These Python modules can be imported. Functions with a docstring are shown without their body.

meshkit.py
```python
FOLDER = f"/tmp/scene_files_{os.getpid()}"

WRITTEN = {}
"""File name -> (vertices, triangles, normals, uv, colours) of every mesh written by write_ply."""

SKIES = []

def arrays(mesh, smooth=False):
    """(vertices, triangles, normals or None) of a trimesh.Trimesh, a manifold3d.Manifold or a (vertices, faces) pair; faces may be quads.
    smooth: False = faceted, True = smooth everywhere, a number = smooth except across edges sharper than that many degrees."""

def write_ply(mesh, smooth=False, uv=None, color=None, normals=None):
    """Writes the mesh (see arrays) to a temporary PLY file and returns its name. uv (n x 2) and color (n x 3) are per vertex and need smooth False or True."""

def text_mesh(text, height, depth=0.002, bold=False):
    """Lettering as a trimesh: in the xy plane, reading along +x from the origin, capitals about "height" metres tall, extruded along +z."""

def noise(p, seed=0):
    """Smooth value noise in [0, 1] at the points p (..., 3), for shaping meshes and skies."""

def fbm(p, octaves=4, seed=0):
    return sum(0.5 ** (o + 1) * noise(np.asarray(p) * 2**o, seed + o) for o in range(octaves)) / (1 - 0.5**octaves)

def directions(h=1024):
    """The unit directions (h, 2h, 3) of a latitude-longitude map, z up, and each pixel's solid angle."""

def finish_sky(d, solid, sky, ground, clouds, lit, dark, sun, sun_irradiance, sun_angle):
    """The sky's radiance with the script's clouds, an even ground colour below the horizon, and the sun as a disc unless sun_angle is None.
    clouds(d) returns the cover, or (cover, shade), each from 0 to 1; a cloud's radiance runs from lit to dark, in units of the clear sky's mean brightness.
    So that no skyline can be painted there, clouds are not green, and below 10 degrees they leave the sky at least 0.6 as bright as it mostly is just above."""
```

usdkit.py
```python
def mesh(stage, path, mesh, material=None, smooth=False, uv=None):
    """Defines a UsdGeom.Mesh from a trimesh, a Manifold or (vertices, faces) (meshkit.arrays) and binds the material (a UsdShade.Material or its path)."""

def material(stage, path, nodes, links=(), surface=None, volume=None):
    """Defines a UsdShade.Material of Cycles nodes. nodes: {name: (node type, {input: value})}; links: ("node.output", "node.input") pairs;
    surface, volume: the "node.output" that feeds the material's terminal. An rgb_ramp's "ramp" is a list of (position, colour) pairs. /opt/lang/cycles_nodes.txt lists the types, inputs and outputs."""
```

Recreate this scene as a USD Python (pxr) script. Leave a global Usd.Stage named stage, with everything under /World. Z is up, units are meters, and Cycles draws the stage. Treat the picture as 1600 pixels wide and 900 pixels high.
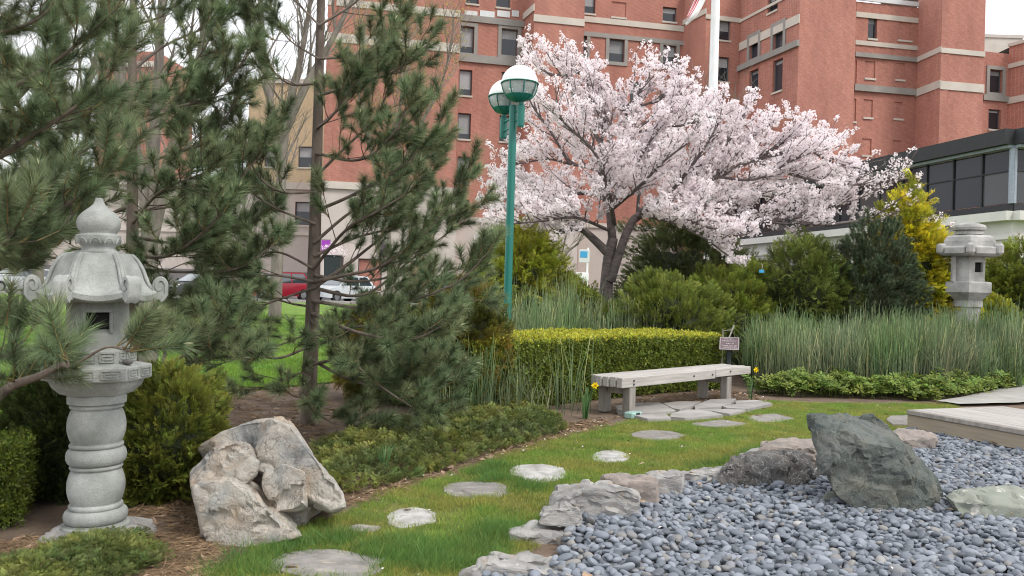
import math
import numpy as np
import trimesh
import manifold3d as m3
import usdkit
import meshkit
from pxr import Usd, UsdGeom, UsdLux, UsdShade, Gf, Sdf, Vt

# ------------------------------------------------------------------ stage, camera, sky, sun
stage = Usd.Stage.CreateInMemory()
UsdGeom.SetStageUpAxis(stage, 'Z')
UsdGeom.SetStageMetersPerUnit(stage, 1.0)
UsdGeom.Xform.Define(stage, '/World')
EYE, FPX, ROLL, PITCH = 1.5, 1300.0, math.radians(1.7), math.atan(5 / 1300.0)
cam = UsdGeom.Camera.Define(stage, '/World/camera')
cam.CreateHorizontalApertureAttr(36.0)
cam.CreateVerticalApertureAttr(20.25)
cam.CreateFocalLengthAttr(36.0 * FPX / 1600)
cam.CreateClippingRangeAttr(Gf.Vec2f(0.05, 5000))
cam.AddTranslateOp().Set(Gf.Vec3d(0, 0, EYE))
cam.AddRotateXOp().Set(90 + math.degrees(PITCH))
cam.AddRotateZOp().Set(math.degrees(ROLL))
cam.CreateExposureAttr(0.66)

SUN = np.array([0.50, -0.42, 0.76])
SUN = SUN / np.linalg.norm(SUN)
sun = UsdLux.DistantLight.Define(stage, '/World/sun')
sun.CreateIntensityAttr(0.40)
sun.CreateAngleAttr(18.0)
sun.CreateColorAttr(Gf.Vec3f(1.0, 0.95, 0.88))
sun.GetPrim().CreateAttribute('inputs:normalize', Sdf.ValueTypeNames.Bool).Set(True)
_z = Gf.Vec3d(0, 0, 1)
_rot = Gf.Rotation(_z, Gf.Vec3d(*map(float, SUN)))
sun.AddTransformOp().Set(Gf.Matrix4d().SetRotate(_rot))
sky_mat = usdkit.material(stage, '/World/Looks/sky', {
    'tc': ('texture_coordinate', {}),
    'sky': ('sky_texture', {'sky_type': 'single_scattering', 'sun_disc': False, 'sun_elevation': math.asin(SUN[2]),
                            'sun_rotation': math.atan2(SUN[0], SUN[1]), 'altitude': 100.0, 'air_density': 1.0, 'aerosol_density': 2.0, 'ozone_density': 1.0}),
    'map': ('mapping', {'scale': (1.5, 1.5, 4.0)}),
    'n': ('noise_texture', {'scale': 1.6, 'detail': 5.0, 'roughness': 0.55}),
    'r': ('rgb_ramp', {'ramp': [(0.30, (0.72, 0.72, 0.72)), (0.7, (1, 1, 1))]}),
    'hs': ('hsv', {'saturation': 0.25, 'value': 1.0, 'fac': 1.0}),
    'mx': ('mix_color', {'fac': 0.8, 'b': (9.0, 9.2, 9.6), 'use_clamp': False}),
    'bg': ('background_shader', {'strength': 0.105})},
    [('tc.generated', 'map.vector'), ('map.vector', 'n.vector'), ('n.fac', 'r.fac'), ('sky.color', 'hs.color'), ('hs.color', 'mx.a'), ('r.color', 'mx.fac'), ('mx.result', 'bg.color')], surface='bg.background')
dome = UsdLux.DomeLight.Define(stage, '/World/sky')
UsdShade.MaterialBindingAPI.Apply(dome.GetPrim()).Bind(sky_mat)


# ------------------------------------------------------------------ points in the place
def sight(u, v):
    u, v = u - 800.0, 450.0 - v
    a = u * math.cos(ROLL) - v * math.sin(ROLL)
    b = u * math.sin(ROLL) + v * math.cos(ROLL)
    d = np.array([a / FPX, 1.0, b / FPX])
    c, s = math.cos(PITCH), math.sin(PITCH)
    return np.array([d[0], d[1] * c - d[2] * s, d[1] * s + d[2] * c])


def at(u, v, y):                       # a point in the photograph, y metres away
    d = sight(u, v)
    return np.array([0, 0, EYE]) + d * (y / d[1])


def gr(u, v, z=0.0):                   # a point of the photograph on the level z
    d = sight(u, v)
    return np.array([0, 0, EYE]) + d * ((z - EYE) / d[2])


def terrain(x, y):
    t = np.clip((np.asarray(y, float) - 14.0) / 31.0, 0, 1)
    return 0.5 * t * t * (3 - 2 * t)


# ------------------------------------------------------------------ helpers
RNG = np.random.default_rng(7)
_names = {}


def numbered(parent, name):
    k = (parent, name)
    n = _names.get(k, -1) + 1
    _names[k] = n
    return parent + '/' + (name if n == 0 else '%s_%03d' % (name, n))


def path_of(p):
    return '/World' if p is None else (p if isinstance(p, str) else str(p.GetPath()))


def keys(prim, label=None, category=None, group=None, kind=None):
    for k, v in (('label', label), ('category', category), ('group', group), ('kind', kind)):
        if v:
            prim.SetCustomDataByKey(k, v)
    return prim


def thing(name, label, category, group=None, loc=None, rz=0.0, sc=None, lean=0.0):
    x = UsdGeom.Xform.Define(stage, numbered('/World', name))
    if loc is not None:
        x.AddTranslateOp().Set(Gf.Vec3d(*map(float, loc)))
        if lean:
            x.AddRotateYOp().Set(lean)
        if rz:
            x.AddRotateZOp().Set(math.degrees(rz))
        if sc:
            x.AddScaleOp().Set(Gf.Vec3f(sc, sc, sc))
    return keys(x.GetPrim(), label, category, group)


def obj(name, shape, mat, parent=None, smooth=False, tint=None, **kw):
    p = numbered(path_of(parent), name)
    if isinstance(shape, list):
        shape = join(shape)
    m = usdkit.mesh(stage, p, shape, mat, smooth=smooth)
    if tint is not None:
        UsdGeom.PrimvarsAPI(m).CreatePrimvar('tint', Sdf.ValueTypeNames.Color3fArray, 'vertex').Set(Vt.Vec3fArray.FromNumpy(np.asarray(tint, np.float32)))
    return keys(m.GetPrim(), **kw)


def vf(m):
    if isinstance(m, (tuple, list)):
        v, f = np.asarray(m[0], float), np.asarray(m[1], int)
        if f.shape[1] == 4:
            f = np.vstack([f[:, [0, 1, 2]], f[:, [0, 2, 3]]])
        return v, f
    if hasattr(m, 'to_mesh'):
        q = m.to_mesh()
        return np.array(q.vert_properties[:, :3], float), np.array(q.tri_verts, int)
    return np.array(m.vertices), np.array(m.faces)


def join(ms):
    V, F, n = [], [], 0
    for m in ms:
        v, f = vf(m)
        V.append(v)
        F.append(f + n)
        n += len(v)
    return np.vstack(V), np.vstack(F)


def box(c, s, rz=0.0, bev=0.0):
    c, s = np.asarray(c, float), np.asarray(s, float)
    if bev:
        h = s / 2
        pts = []
        for sx in (-1, 1):
            for sy in (-1, 1):
                for sz in (-1, 1):
                    for k in range(3):
                        q = h - bev
                        q[k] = h[k]
                        pts.append([sx * q[0], sy * q[1], sz * q[2]])
        v, f = vf(m3.Manifold.hull_points(np.array(pts)))
    else:
        v, f = vf(trimesh.creation.box(s))
    if rz:
        cr, sr = math.cos(rz), math.sin(rz)
        v = np.stack([v[:, 0] * cr - v[:, 1] * sr, v[:, 0] * sr + v[:, 1] * cr, v[:, 2]], 1)
    return v + c, f


def tube(pts, rad, sides=6, cap=True):
    p = np.asarray(pts, float)
    n = len(p)
    rad = np.broadcast_to(np.asarray(rad, float), (n,))
    t = np.gradient(p, axis=0)
    t /= np.linalg.norm(t, axis=1, keepdims=True) + 1e-12
    mt = t.mean(0)
    ref = np.array([0, 0, 1.0]) if abs(mt[2]) < 0.8 * np.linalg.norm(mt) + 1e-9 else np.array([1.0, 0, 0])
    a = np.cross(t, ref)
    a /= np.linalg.norm(a, axis=1, keepdims=True) + 1e-12
    b = np.cross(t, a)
    ang = np.arange(sides) * 2 * np.pi / sides
    v = (p[:, None] + rad[:, None, None] * (np.cos(ang)[None, :, None] * a[:, None] + np.sin(ang)[None, :, None] * b[:, None])).reshape(-1, 3)
    i, j = np.meshgrid(np.arange(n - 1), np.arange(sides), indexing='ij')
    A, B = i * sides + j, i * sides + (j + 1) % sides
    q = np.stack([A, A + sides, B + sides, B], -1).reshape(-1, 4)
    f = np.vstack([q[:, [0, 1, 2]], q[:, [0, 2, 3]]])
    if cap:
        v = np.vstack([v, p[:1], p[-1:]])
        k = np.arange(sides)
        f = np.vstack([f, np.stack([np.full(sides, n * sides), k, (k + 1) % sides], 1), np.stack([np.full(sides, n * sides + 1), (n - 1) * sides + (k + 1) % sides, (n - 1) * sides + k], 1)])
    return v, f


def smooth_line(pts, n=8):
    """Catmull-Rom through the points."""
    p = np.asarray(pts, float)
    if len(p) < 3:
        return np.linspace(p[0], p[-1], n)
    q = np.vstack([2 * p[0] - p[1], p, 2 * p[-1] - p[-2]])
    out = []
    for i in range(1, len(q) - 2):
        for t in np.linspace(0, 1, n, endpoint=False):
            out.append(0.5 * ((2 * q[i]) + (-q[i - 1] + q[i + 1]) * t + (2 * q[i - 1] - 5 * q[i] + 4 * q[i + 1] - q[i + 2]) * t * t + (-q[i - 1] + 3 * q[i] - 3 * q[i + 1] + q[i + 2]) * t ** 3))
    out.append(p[-1])
    return np.array(out)


def lathe(prof, n=48, c=(0, 0, 0), close=True):
    """prof: (radius, z) from bottom to top."""
    pr = np.asarray(prof, float)
    a = np.arange(n) * 2 * np.pi / n
    v = np.stack([pr[:, 0, None] * np.cos(a), pr[:, 0, None] * np.sin(a), np.repeat(pr[:, 1, None], n, 1)], -1).reshape(-1, 3)
    i, j = np.meshgrid(np.arange(len(pr) - 1), np.arange(n), indexing='ij')
    A, B = i * n + j, i * n + (j + 1) % n
    q = np.stack([A, B, B + n, A + n], -1).reshape(-1, 4)
    f = np.vstack([q[:, [0, 1, 2]], q[:, [0, 2, 3]]])
    if close:
        k = np.arange(n)
        L = len(v)
        v = np.vstack([v, [[0, 0, pr[0, 1]], [0, 0, pr[-1, 1]]]])
        e = (len(pr) - 1) * n
        f = np.vstack([f, np.stack([np.full(n, L), (k + 1) % n, k], 1), np.stack([np.full(n, L + 1), e + k, e + (k + 1) % n], 1)])
    return v + np.asarray(c, float), f


def ngon_loft(rings, n=6, a0=0.0, c=(0, 0, 0)):
    """rings: (R, z) of regular n-gons, bottom to top, faceted."""
    a = a0 + np.arange(n) * 2 * np.pi / n
    R = np.asarray(rings, float)
    v = np.stack([R[:, 0, None] * np.cos(a), R[:, 0, None] * np.sin(a), np.repeat(R[:, 1, None], n, 1)], -1).reshape(-1, 3)
    f = []
    for i in range(len(R) - 1):
        for j in range(n):
            A, B = i * n + j, i * n + (j + 1) % n
            f += [[A, B, B + n], [A, B + n, A + n]]
    L = len(v)
    v = np.vstack([v, [[0, 0, R[0, 1]], [0, 0, R[-1, 1]]]])
    e = (len(R) - 1) * n
    for j in range(n):
        f += [[L, (j + 1) % n, j], [L + 1, e + j, e + (j + 1) % n]]
    return v + np.asarray(c, float), np.array(f)


def unit(v):
    v = np.asarray(v, float)
    return v / (np.linalg.norm(v, axis=-1, keepdims=True) + 1e-12)


def frames(dirs, spin):
    """Quaternions (w,x,y,z) that take +z to dirs after a spin about z."""
    d = unit(dirs)
    n = len(d)
    q = np.stack([1 + d[:, 2], -d[:, 1], d[:, 0], np.zeros(n)], 1)
    bad = q[:, 0] < 1e-5
    q[bad] = [0, 1, 0, 0]
    q = unit(q)
    s = np.stack([np.cos(spin / 2), np.zeros(n), np.zeros(n), np.sin(spin / 2)], 1)
    w1, x1, y1, z1 = q.T
    w2, x2, y2, z2 = s.T
    return np.stack([w1 * w2 - x1 * x2 - y1 * y2 - z1 * z2, w1 * x2 + x1 * w2 + y1 * z2 - z1 * y2,
                     w1 * y2 - x1 * z2 + y1 * w2 + z1 * x2, w1 * z2 + x1 * y2 - y1 * x2 + z1 * w2], 1)


def scatter(name, protos, pos, dirs, scale, parent=None, rng=None, spin=None, idx=None, **kw):
    """protos: list of (piece name, mesh, material, tint or None); a PointInstancer of them."""
    rng = rng or RNG
    pos = np.asarray(pos, float)
    n = len(pos)
    p = numbered(path_of(parent), name)
    pi = UsdGeom.PointInstancer.Define(stage, p)
    targets = []
    for k, pr in enumerate(protos):
        m = usdkit.mesh(stage, '%s/%s' % (p, pr[0] if k == 0 else '%s_%03d' % (pr[0], k)), pr[1], pr[2], smooth=pr[4] if len(pr) > 4 else False)
        if pr[3] is not None:
            UsdGeom.PrimvarsAPI(m).CreatePrimvar('tint', Sdf.ValueTypeNames.Color3fArray, 'vertex').Set(Vt.Vec3fArray.FromNumpy(np.asarray(pr[3], np.float32)))
        targets.append(m.GetPath())
    pi.CreatePrototypesRel().SetTargets(targets)
    pi.CreateProtoIndicesAttr(Vt.IntArray.FromNumpy((rng.integers(0, len(protos), n) if idx is None else np.asarray(idx)).astype(np.int32)))
    pi.CreatePositionsAttr(Vt.Vec3fArray.FromNumpy(pos.astype(np.float32)))
    q = frames(np.broadcast_to(np.asarray(dirs, float), (n, 3)), rng.uniform(0, 2 * np.pi, n) if spin is None else np.broadcast_to(spin, (n,)))
    pi.CreateOrientationsAttr(Vt.QuathArray([Gf.Quath(*map(float, r)) for r in q]))
    sc = np.asarray(scale, float)
    if sc.ndim == 0:
        sc = np.full(n, sc)
    if sc.ndim == 1:
        sc = np.repeat(sc[:, None], 3, 1)
    pi.CreateScalesAttr(Vt.Vec3fArray.FromNumpy(sc.astype(np.float32)))
    kw.setdefault('kind', 'stuff')
    return keys(pi.GetPrim(), **kw)


# ------------------------------------------------------------------ materials
def mat(name, color, rough=0.7, var=0.25, scale=6.0, color2=None, bump=0.0, bscale=40.0, detail=6.0, spec=0.35, metal=0.0, coords='pos', stretch=(1, 1, 1), ramp=None, ob_random=0.0, extra=None):
    c = np.array(color, float)
    c2 = np.array(color2, float) if color2 is not None else c * (1 - var)
    n = {'g': ('geometry', {}), 'tc': ('texture_coordinate', {}), 'm': ('mapping', {'scale': stretch}),
         'n': ('noise_texture', {'scale': scale, 'detail': detail, 'roughness': 0.6}),
         'r': ('rgb_ramp', {'ramp': ramp or [(0.32, tuple(c2)), (0.68, tuple(c))]}),
         'p': ('principled_bsdf', {'roughness': rough, 'specular_ior_level': spec, 'metallic': metal})}
    L = [('g.position' if coords == 'pos' else 'tc.object', 'm.vector'), ('m.vector', 'n.vector'), ('n.fac', 'r.fac')]
    out = 'r.color'
    if ob_random:
        n['oi'] = ('object_info', {})
        n['mr'] = ('map_range', {'from_min': 0.0, 'from_max': 1.0, 'to_min': 1 - ob_random, 'to_max': 1 + ob_random})
        n['hv'] = ('hsv', {'fac': 1.0})
        L += [('oi.random', 'mr.value'), ('mr.result', 'hv.value'), (out, 'hv.color')]
        out = 'hv.color'
    if extra:                            # a second layer of speckle: (scale, colour, from, to)
        sc_, col_, lo, hi = extra
        n['n2'] = ('noise_texture', {'scale': sc_, 'detail': 3.0, 'roughness': 0.7})
        n['r2'] = ('map_range', {'from_min': lo, 'from_max': hi, 'to_min': 0.0, 'to_max': 1.0, 'clamp': True})
        n['mx'] = ('mix_color', {'b': col_})
        L += [('m.vector', 'n2.vector'), ('n2.fac', 'r2.value'), ('r2.result', 'mx.fac'), (out, 'mx.a')]
        out = 'mx.result'
    L.append((out, 'p.base_color'))
    if bump:
        n['nb'] = ('noise_texture', {'scale': bscale, 'detail': 8.0, 'roughness': 0.65})
        n['b'] = ('bump', {'strength': 0.8, 'distance': bump})
        L += [('m.vector', 'nb.vector'), ('nb.fac', 'b.height'), ('b.normal', 'p.normal')]
    return usdkit.material(stage, '/World/Looks/' + name, n, L, surface='p.BSDF')


def leaf(name, color, var=0.3, hue=0.02, trans=0.25, rough=0.5, spec=0.3, clump=0.0, cscale=2.5, color2=None):
    """Foliage: colour times the mesh's tint, varied per instance; optional broad patches of color2."""
    n = {'a': ('attribute', {'attribute': 'tint'}), 'oi': ('object_info', {}),
         'mr': ('map_range', {'from_min': 0.0, 'from_max': 1.0, 'to_min': 1 - var, 'to_max': 1 + var}),
         'mh': ('map_range', {'from_min': 0.0, 'from_max': 1.0, 'to_min': 0.5 - hue, 'to_max': 0.5 + hue}),
         'wn': ('white_noise_texture', {'dimensions': '1D'}),
         'c': ('mix_color', {'blend_type': 'multiply', 'fac': 1.0, 'b': color}),
         'hv': ('hsv', {'fac': 1.0, 'saturation': 1.0}),
         'p': ('principled_bsdf', {'roughness': rough, 'specular_ior_level': spec}),
         't': ('translucent_bsdf', {}), 'mx': ('mix_closure', {'fac': trans})}
    L = [('a.color', 'c.a'), ('oi.random', 'mr.value'), ('oi.random', 'wn.w'), ('wn.value', 'mh.value'), ('mr.result', 'hv.value'), ('mh.result', 'hv.hue'), ('c.result', 'hv.color'),
         ('hv.color', 'p.base_color'), ('hv.color', 't.color'), ('p.BSDF', 'mx.closure1'), ('t.BSDF', 'mx.closure2')]
    if color2 is not None:
        n['g'] = ('geometry', {})
        n['nz'] = ('noise_texture', {'scale': cscale, 'detail': 3.0})
        n['rr'] = ('map_range', {'from_min': 0.42, 'from_max': 0.6, 'to_min': 0.0, 'to_max': 1.0, 'clamp': True})
        n['cm'] = ('mix_color', {'a': color, 'b': color2})
        L += [('g.position', 'nz.vector'), ('nz.fac', 'rr.value'), ('rr.result', 'cm.fac'), ('cm.result', 'c.b')]
    return usdkit.material(stage, '/World/Looks/' + name, n, L, surface='mx.closure')


M = {}
M['soil'] = mat('soil', (0.20, 0.145, 0.105), 0.95, scale=3.0, color2=(0.09, 0.062, 0.045), bump=0.02, bscale=30, extra=(60, (0.30, 0.24, 0.18), 0.60, 0.72))
M['lawn'] = mat('lawn_soil', (0.17, 0.185, 0.045), 0.95, scale=2.2, color2=(0.13, 0.115, 0.05), bump=0.012, bscale=60, extra=(45, (0.24, 0.19, 0.10), 0.58, 0.75))
M['farlawn'] = mat('far_lawn', (0.15, 0.25, 0.035), 0.95, scale=1.0, color2=(0.115, 0.20, 0.03), bump=0.02, bscale=25)
M['asphalt'] = mat('asphalt', (0.075, 0.075, 0.08), 0.9, scale=2.0, bump=0.003, bscale=200)
M['concrete'] = mat('concrete', (0.40, 0.385, 0.36), 0.9, scale=2.5, color2=(0.29, 0.28, 0.265), bump=0.004, bscale=90)
M['granite'] = mat('granite', (0.42, 0.43, 0.41), 0.88, scale=4.5, color2=(0.185, 0.20, 0.18), bump=0.006, bscale=100, extra=(150, (0.20, 0.205, 0.20), 0.55, 0.70))
M['granite_old'] = mat('granite_weathered', (0.47, 0.46, 0.44), 0.88, scale=3.5, color2=(0.24, 0.24, 0.225), bump=0.006, bscale=60, extra=(90, (0.2, 0.2, 0.2), 0.58, 0.7))
M['void'] = mat('lantern_inside', (0.02, 0.02, 0.02), 0.95)
M['greystone'] = mat('grey_stone', (0.42, 0.405, 0.385), 0.9, scale=4.0, color2=(0.20, 0.195, 0.19), bump=0.03, bscale=13, stretch=(1, 1, 2.2), extra=(9, (0.34, 0.27, 0.2), 0.58, 0.72))
M['slab'] = mat('stepping_slab', (0.31, 0.29, 0.27), 0.92, scale=5.0, color2=(0.17, 0.16, 0.15), bump=0.02, bscale=16, stretch=(1, 1.8, 1), ob_random=0.12, extra=(12, (0.36, 0.32, 0.27), 0.56, 0.7))
M['slab_pale'] = mat('stepping_slab_pale', (0.56, 0.55, 0.53), 0.92, scale=6.0, color2=(0.27, 0.26, 0.245), bump=0.02, bscale=16, extra=(10, (0.30, 0.28, 0.25), 0.56, 0.68))
M['flag'] = mat('flagstone', (0.36, 0.34, 0.325), 0.85, scale=3.0, color2=(0.25, 0.235, 0.22), bump=0.005, bscale=22, ob_random=0.1)
M['pinkstone'] = mat('pinkish_stone', (0.36, 0.30, 0.265), 0.9, scale=4.0, color2=(0.20, 0.18, 0.165), bump=0.025, bscale=18)
M['darkstone'] = mat('dark_stone', (0.165, 0.155, 0.15), 0.8, scale=4.0, color2=(0.075, 0.072, 0.072), bump=0.035, bscale=11, extra=(5.5, (0.60, 0.60, 0.58), 0.655, 0.675))
M['greenstone_plain'] = mat('green_stone_plain', (0.115, 0.128, 0.122), 0.75, scale=3.6, color2=(0.050, 0.061, 0.062), bump=0.035, bscale=11, spec=0.4, extra=(5, (0.18, 0.165, 0.135), 0.56, 0.72))
M['palestone'] = mat('pale_green_stone', (0.29, 0.30, 0.26), 0.85, scale=3.5, color2=(0.22, 0.24, 0.20), bump=0.015, bscale=14, extra=(7, (0.60, 0.58, 0.53), 0.6, 0.7))
M['timber'] = mat('weathered_timber', (0.34, 0.31, 0.28), 0.85, scale=2.2, color2=(0.21, 0.19, 0.17), bump=0.004, bscale=9, coords='obj', stretch=(7, 7, 1.2), ob_random=0.1)
M['timber_top'] = mat('weathered_timber_top', (0.44, 0.415, 0.39), 0.85, scale=2.0, color2=(0.29, 0.27, 0.25), bump=0.004, bscale=7, coords='obj', stretch=(0.9, 16, 16), ob_random=0.12)
M['deckside'] = mat('deck_fascia', (0.34, 0.285, 0.21), 0.8, scale=2.0, color2=(0.24, 0.20, 0.15), bump=0.003, bscale=7, coords='obj', stretch=(0.9, 10, 16), ob_random=0.06)
M['bolt'] = mat('bolt_metal', (0.12, 0.12, 0.12), 0.5, metal=0.6)
M['barkpine'] = mat('pine_bark', (0.23, 0.185, 0.15), 0.95, scale=9.0, color2=(0.10, 0.080, 0.066), bump=0.02, bscale=30, stretch=(1, 1, 0.35))
M['twigpine'] = mat('pine_twig', (0.11, 0.085, 0.065), 0.95, scale=20.0)
M['barkcherry'] = mat('cherry_bark', (0.20, 0.165, 0.155), 0.8, scale=7.0, color2=(0.09, 0.075, 0.075), bump=0.012, bscale=22, stretch=(1, 1, 2.5))
M['barkgrey'] = mat('grey_bark', (0.25, 0.22, 0.19), 0.9, scale=5.0, color2=(0.13, 0.11, 0.10), bump=0.015, bscale=20, stretch=(1, 1, 0.4))
M['stem'] = mat('shrub_stem', (0.12, 0.09, 0.07), 0.95)
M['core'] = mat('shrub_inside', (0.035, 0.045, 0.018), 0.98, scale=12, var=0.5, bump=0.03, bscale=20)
M['greenpaint'] = mat('green_paint', (0.010, 0.155, 0.125), 0.38, var=0.08, spec=0.5)
M['white_globe'] = mat('white_globe', (0.86, 0.86, 0.84), 0.25, var=0.03, spec=0.5)
M['whitepaint'] = mat('white_paint', (0.82, 0.82, 0.83), 0.4, var=0.08, scale=3)
M['bronze'] = mat('bronze_plaque', (0.11, 0.075, 0.08), 0.5, var=0.2, spec=0.5)
M['letter'] = mat('plaque_letters', (0.42, 0.36, 0.37), 0.6)
M['darkmetal'] = mat('dark_metal', (0.03, 0.04, 0.04), 0.5)
M['yellow'] = mat('daffodil_yellow', (0.80, 0.62, 0.01), 0.5, var=0.05)
M['orange'] = mat('daffodil_trumpet', (0.82, 0.56, 0.01), 0.5, var=0.05)
M['paleblue'] = mat('pale_green_plastic', (0.30, 0.45, 0.41), 0.5, var=0.05)
M['limestone'] = mat('limestone', (0.52, 0.46, 0.42), 0.9, scale=0.5, color2=(0.44, 0.39, 0.355), bump=0.01, bscale=6)
M['stoneband'] = mat('stone_band', (0.55, 0.50, 0.44), 0.9, scale=0.8, var=0.15)
M['sillstone'] = mat('grey_sill_stone', (0.30, 0.285, 0.265), 0.9, scale=0.8, var=0.2)
M['podium'] = mat('white_podium_stone', (0.60, 0.585, 0.555), 0.85, scale=0.7, var=0.18, bump=0.01, bscale=5)
M['plinth'] = mat('grey_plinth', (0.20, 0.19, 0.19), 0.9, scale=0.8, var=0.2)
M['winframe'] = mat('window_frame', (0.10, 0.095, 0.10), 0.5)
M['whitepanel'] = mat('white_panel', (0.62, 0.64, 0.65), 0.4, var=0.08)
M['blind'] = mat('window_blind', (0.30, 0.30, 0.31), 0.7, var=0.12, ob_random=0.25)
M['blackglass2'] = usdkit.material(stage, '/World/Looks/tinted_glass_lit', {'p': ('principled_bsdf', {'base_color': (0.045, 0.047, 0.05), 'roughness': 0.12, 'specular_ior_level': 0.4})}, [], surface='p.BSDF')
M['petal'] = mat('fallen_petal', (0.75, 0.70, 0.70), 0.8, var=0.1)
M['pane'] = usdkit.material(stage, '/World/Looks/window_pane', {'p': ('principled_bsdf', {'base_color': (0.02, 0.022, 0.028), 'roughness': 0.06, 'specular_ior_level': 0.6})}, [], surface='p.BSDF')
M['blackglass'] = usdkit.material(stage, '/World/Looks/tinted_glass', {'p': ('principled_bsdf', {'base_color': (0.010, 0.011, 0.015), 'roughness': 0.10, 'specular_ior_level': 0.35})}, [], surface='p.BSDF')
M['fascia'] = mat('dark_fascia', (0.028, 0.03, 0.033), 0.6, var=0.2)
M['bluegrey'] = mat('soffit_metal', (0.30, 0.34, 0.40), 0.4)
M['tyre'] = mat('tyre_rubber', (0.02, 0.02, 0.02), 0.8)
M['chrome'] = mat('chrome', (0.6, 0.6, 0.6), 0.25, metal=0.9, var=0.05)
M['carglass'] = usdkit.material(stage, '/World/Looks/car_glass', {'p': ('principled_bsdf', {'base_color': (0.03, 0.04, 0.045), 'roughness': 0.04, 'specular_ior_level': 1.0, 'coat_weight': 1.0})}, [], surface='p.BSDF')
M['headlight'] = mat('headlight_lens', (0.75, 0.78, 0.8), 0.15, var=0.05, spec=0.7)
M['straw'] = mat('pine_straw', (0.29, 0.195, 0.115), 0.9, var=0.5, scale=30, ob_random=0.35)
M['deadleaf'] = mat('dead_leaf', (0.36, 0.25, 0.17), 0.85, var=0.45, scale=30, ob_random=0.4)
M['flagred'] = mat('flag_red', (0.55, 0.03, 0.06), 0.8, var=0.05)
M['flagblue'] = mat('flag_blue', (0.03, 0.05, 0.22), 0.8, var=0.05)
M['flagwhite'] = mat('flag_white', (0.80, 0.80, 0.80), 0.8, var=0.03)
M['purple'] = mat('purple_banner', (0.33, 0.05, 0.42), 0.7, var=0.05)
M['signblue'] = mat('sign_blue', (0.05, 0.33, 0.60), 0.5, var=0.05)
M['candle'] = mat('pine_bud', (0.52, 0.42, 0.30), 0.8)
M['clear'] = usdkit.material(stage, '/World/Looks/clear_lens', {'t': ('transparent_bsdf', {'color': (0.90, 0.96, 0.95)}), 'g': ('glossy_bsdf', {'roughness': 0.05}), 'd': ('diffuse_bsdf', {'color': (0.72, 0.80, 0.78)}), 'f': ('fresnel', {'IOR': 1.45}),
                                                               'm0': ('mix_closure', {'fac': 0.35}), 'm': ('mix_closure', {})},
                            [('t.BSDF', 'm0.closure1'), ('d.BSDF', 'm0.closure2'), ('f.fac', 'm.fac'), ('m0.closure', 'm.closure1'), ('g.BSDF', 'm.closure2')], surface='m.closure')


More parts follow.
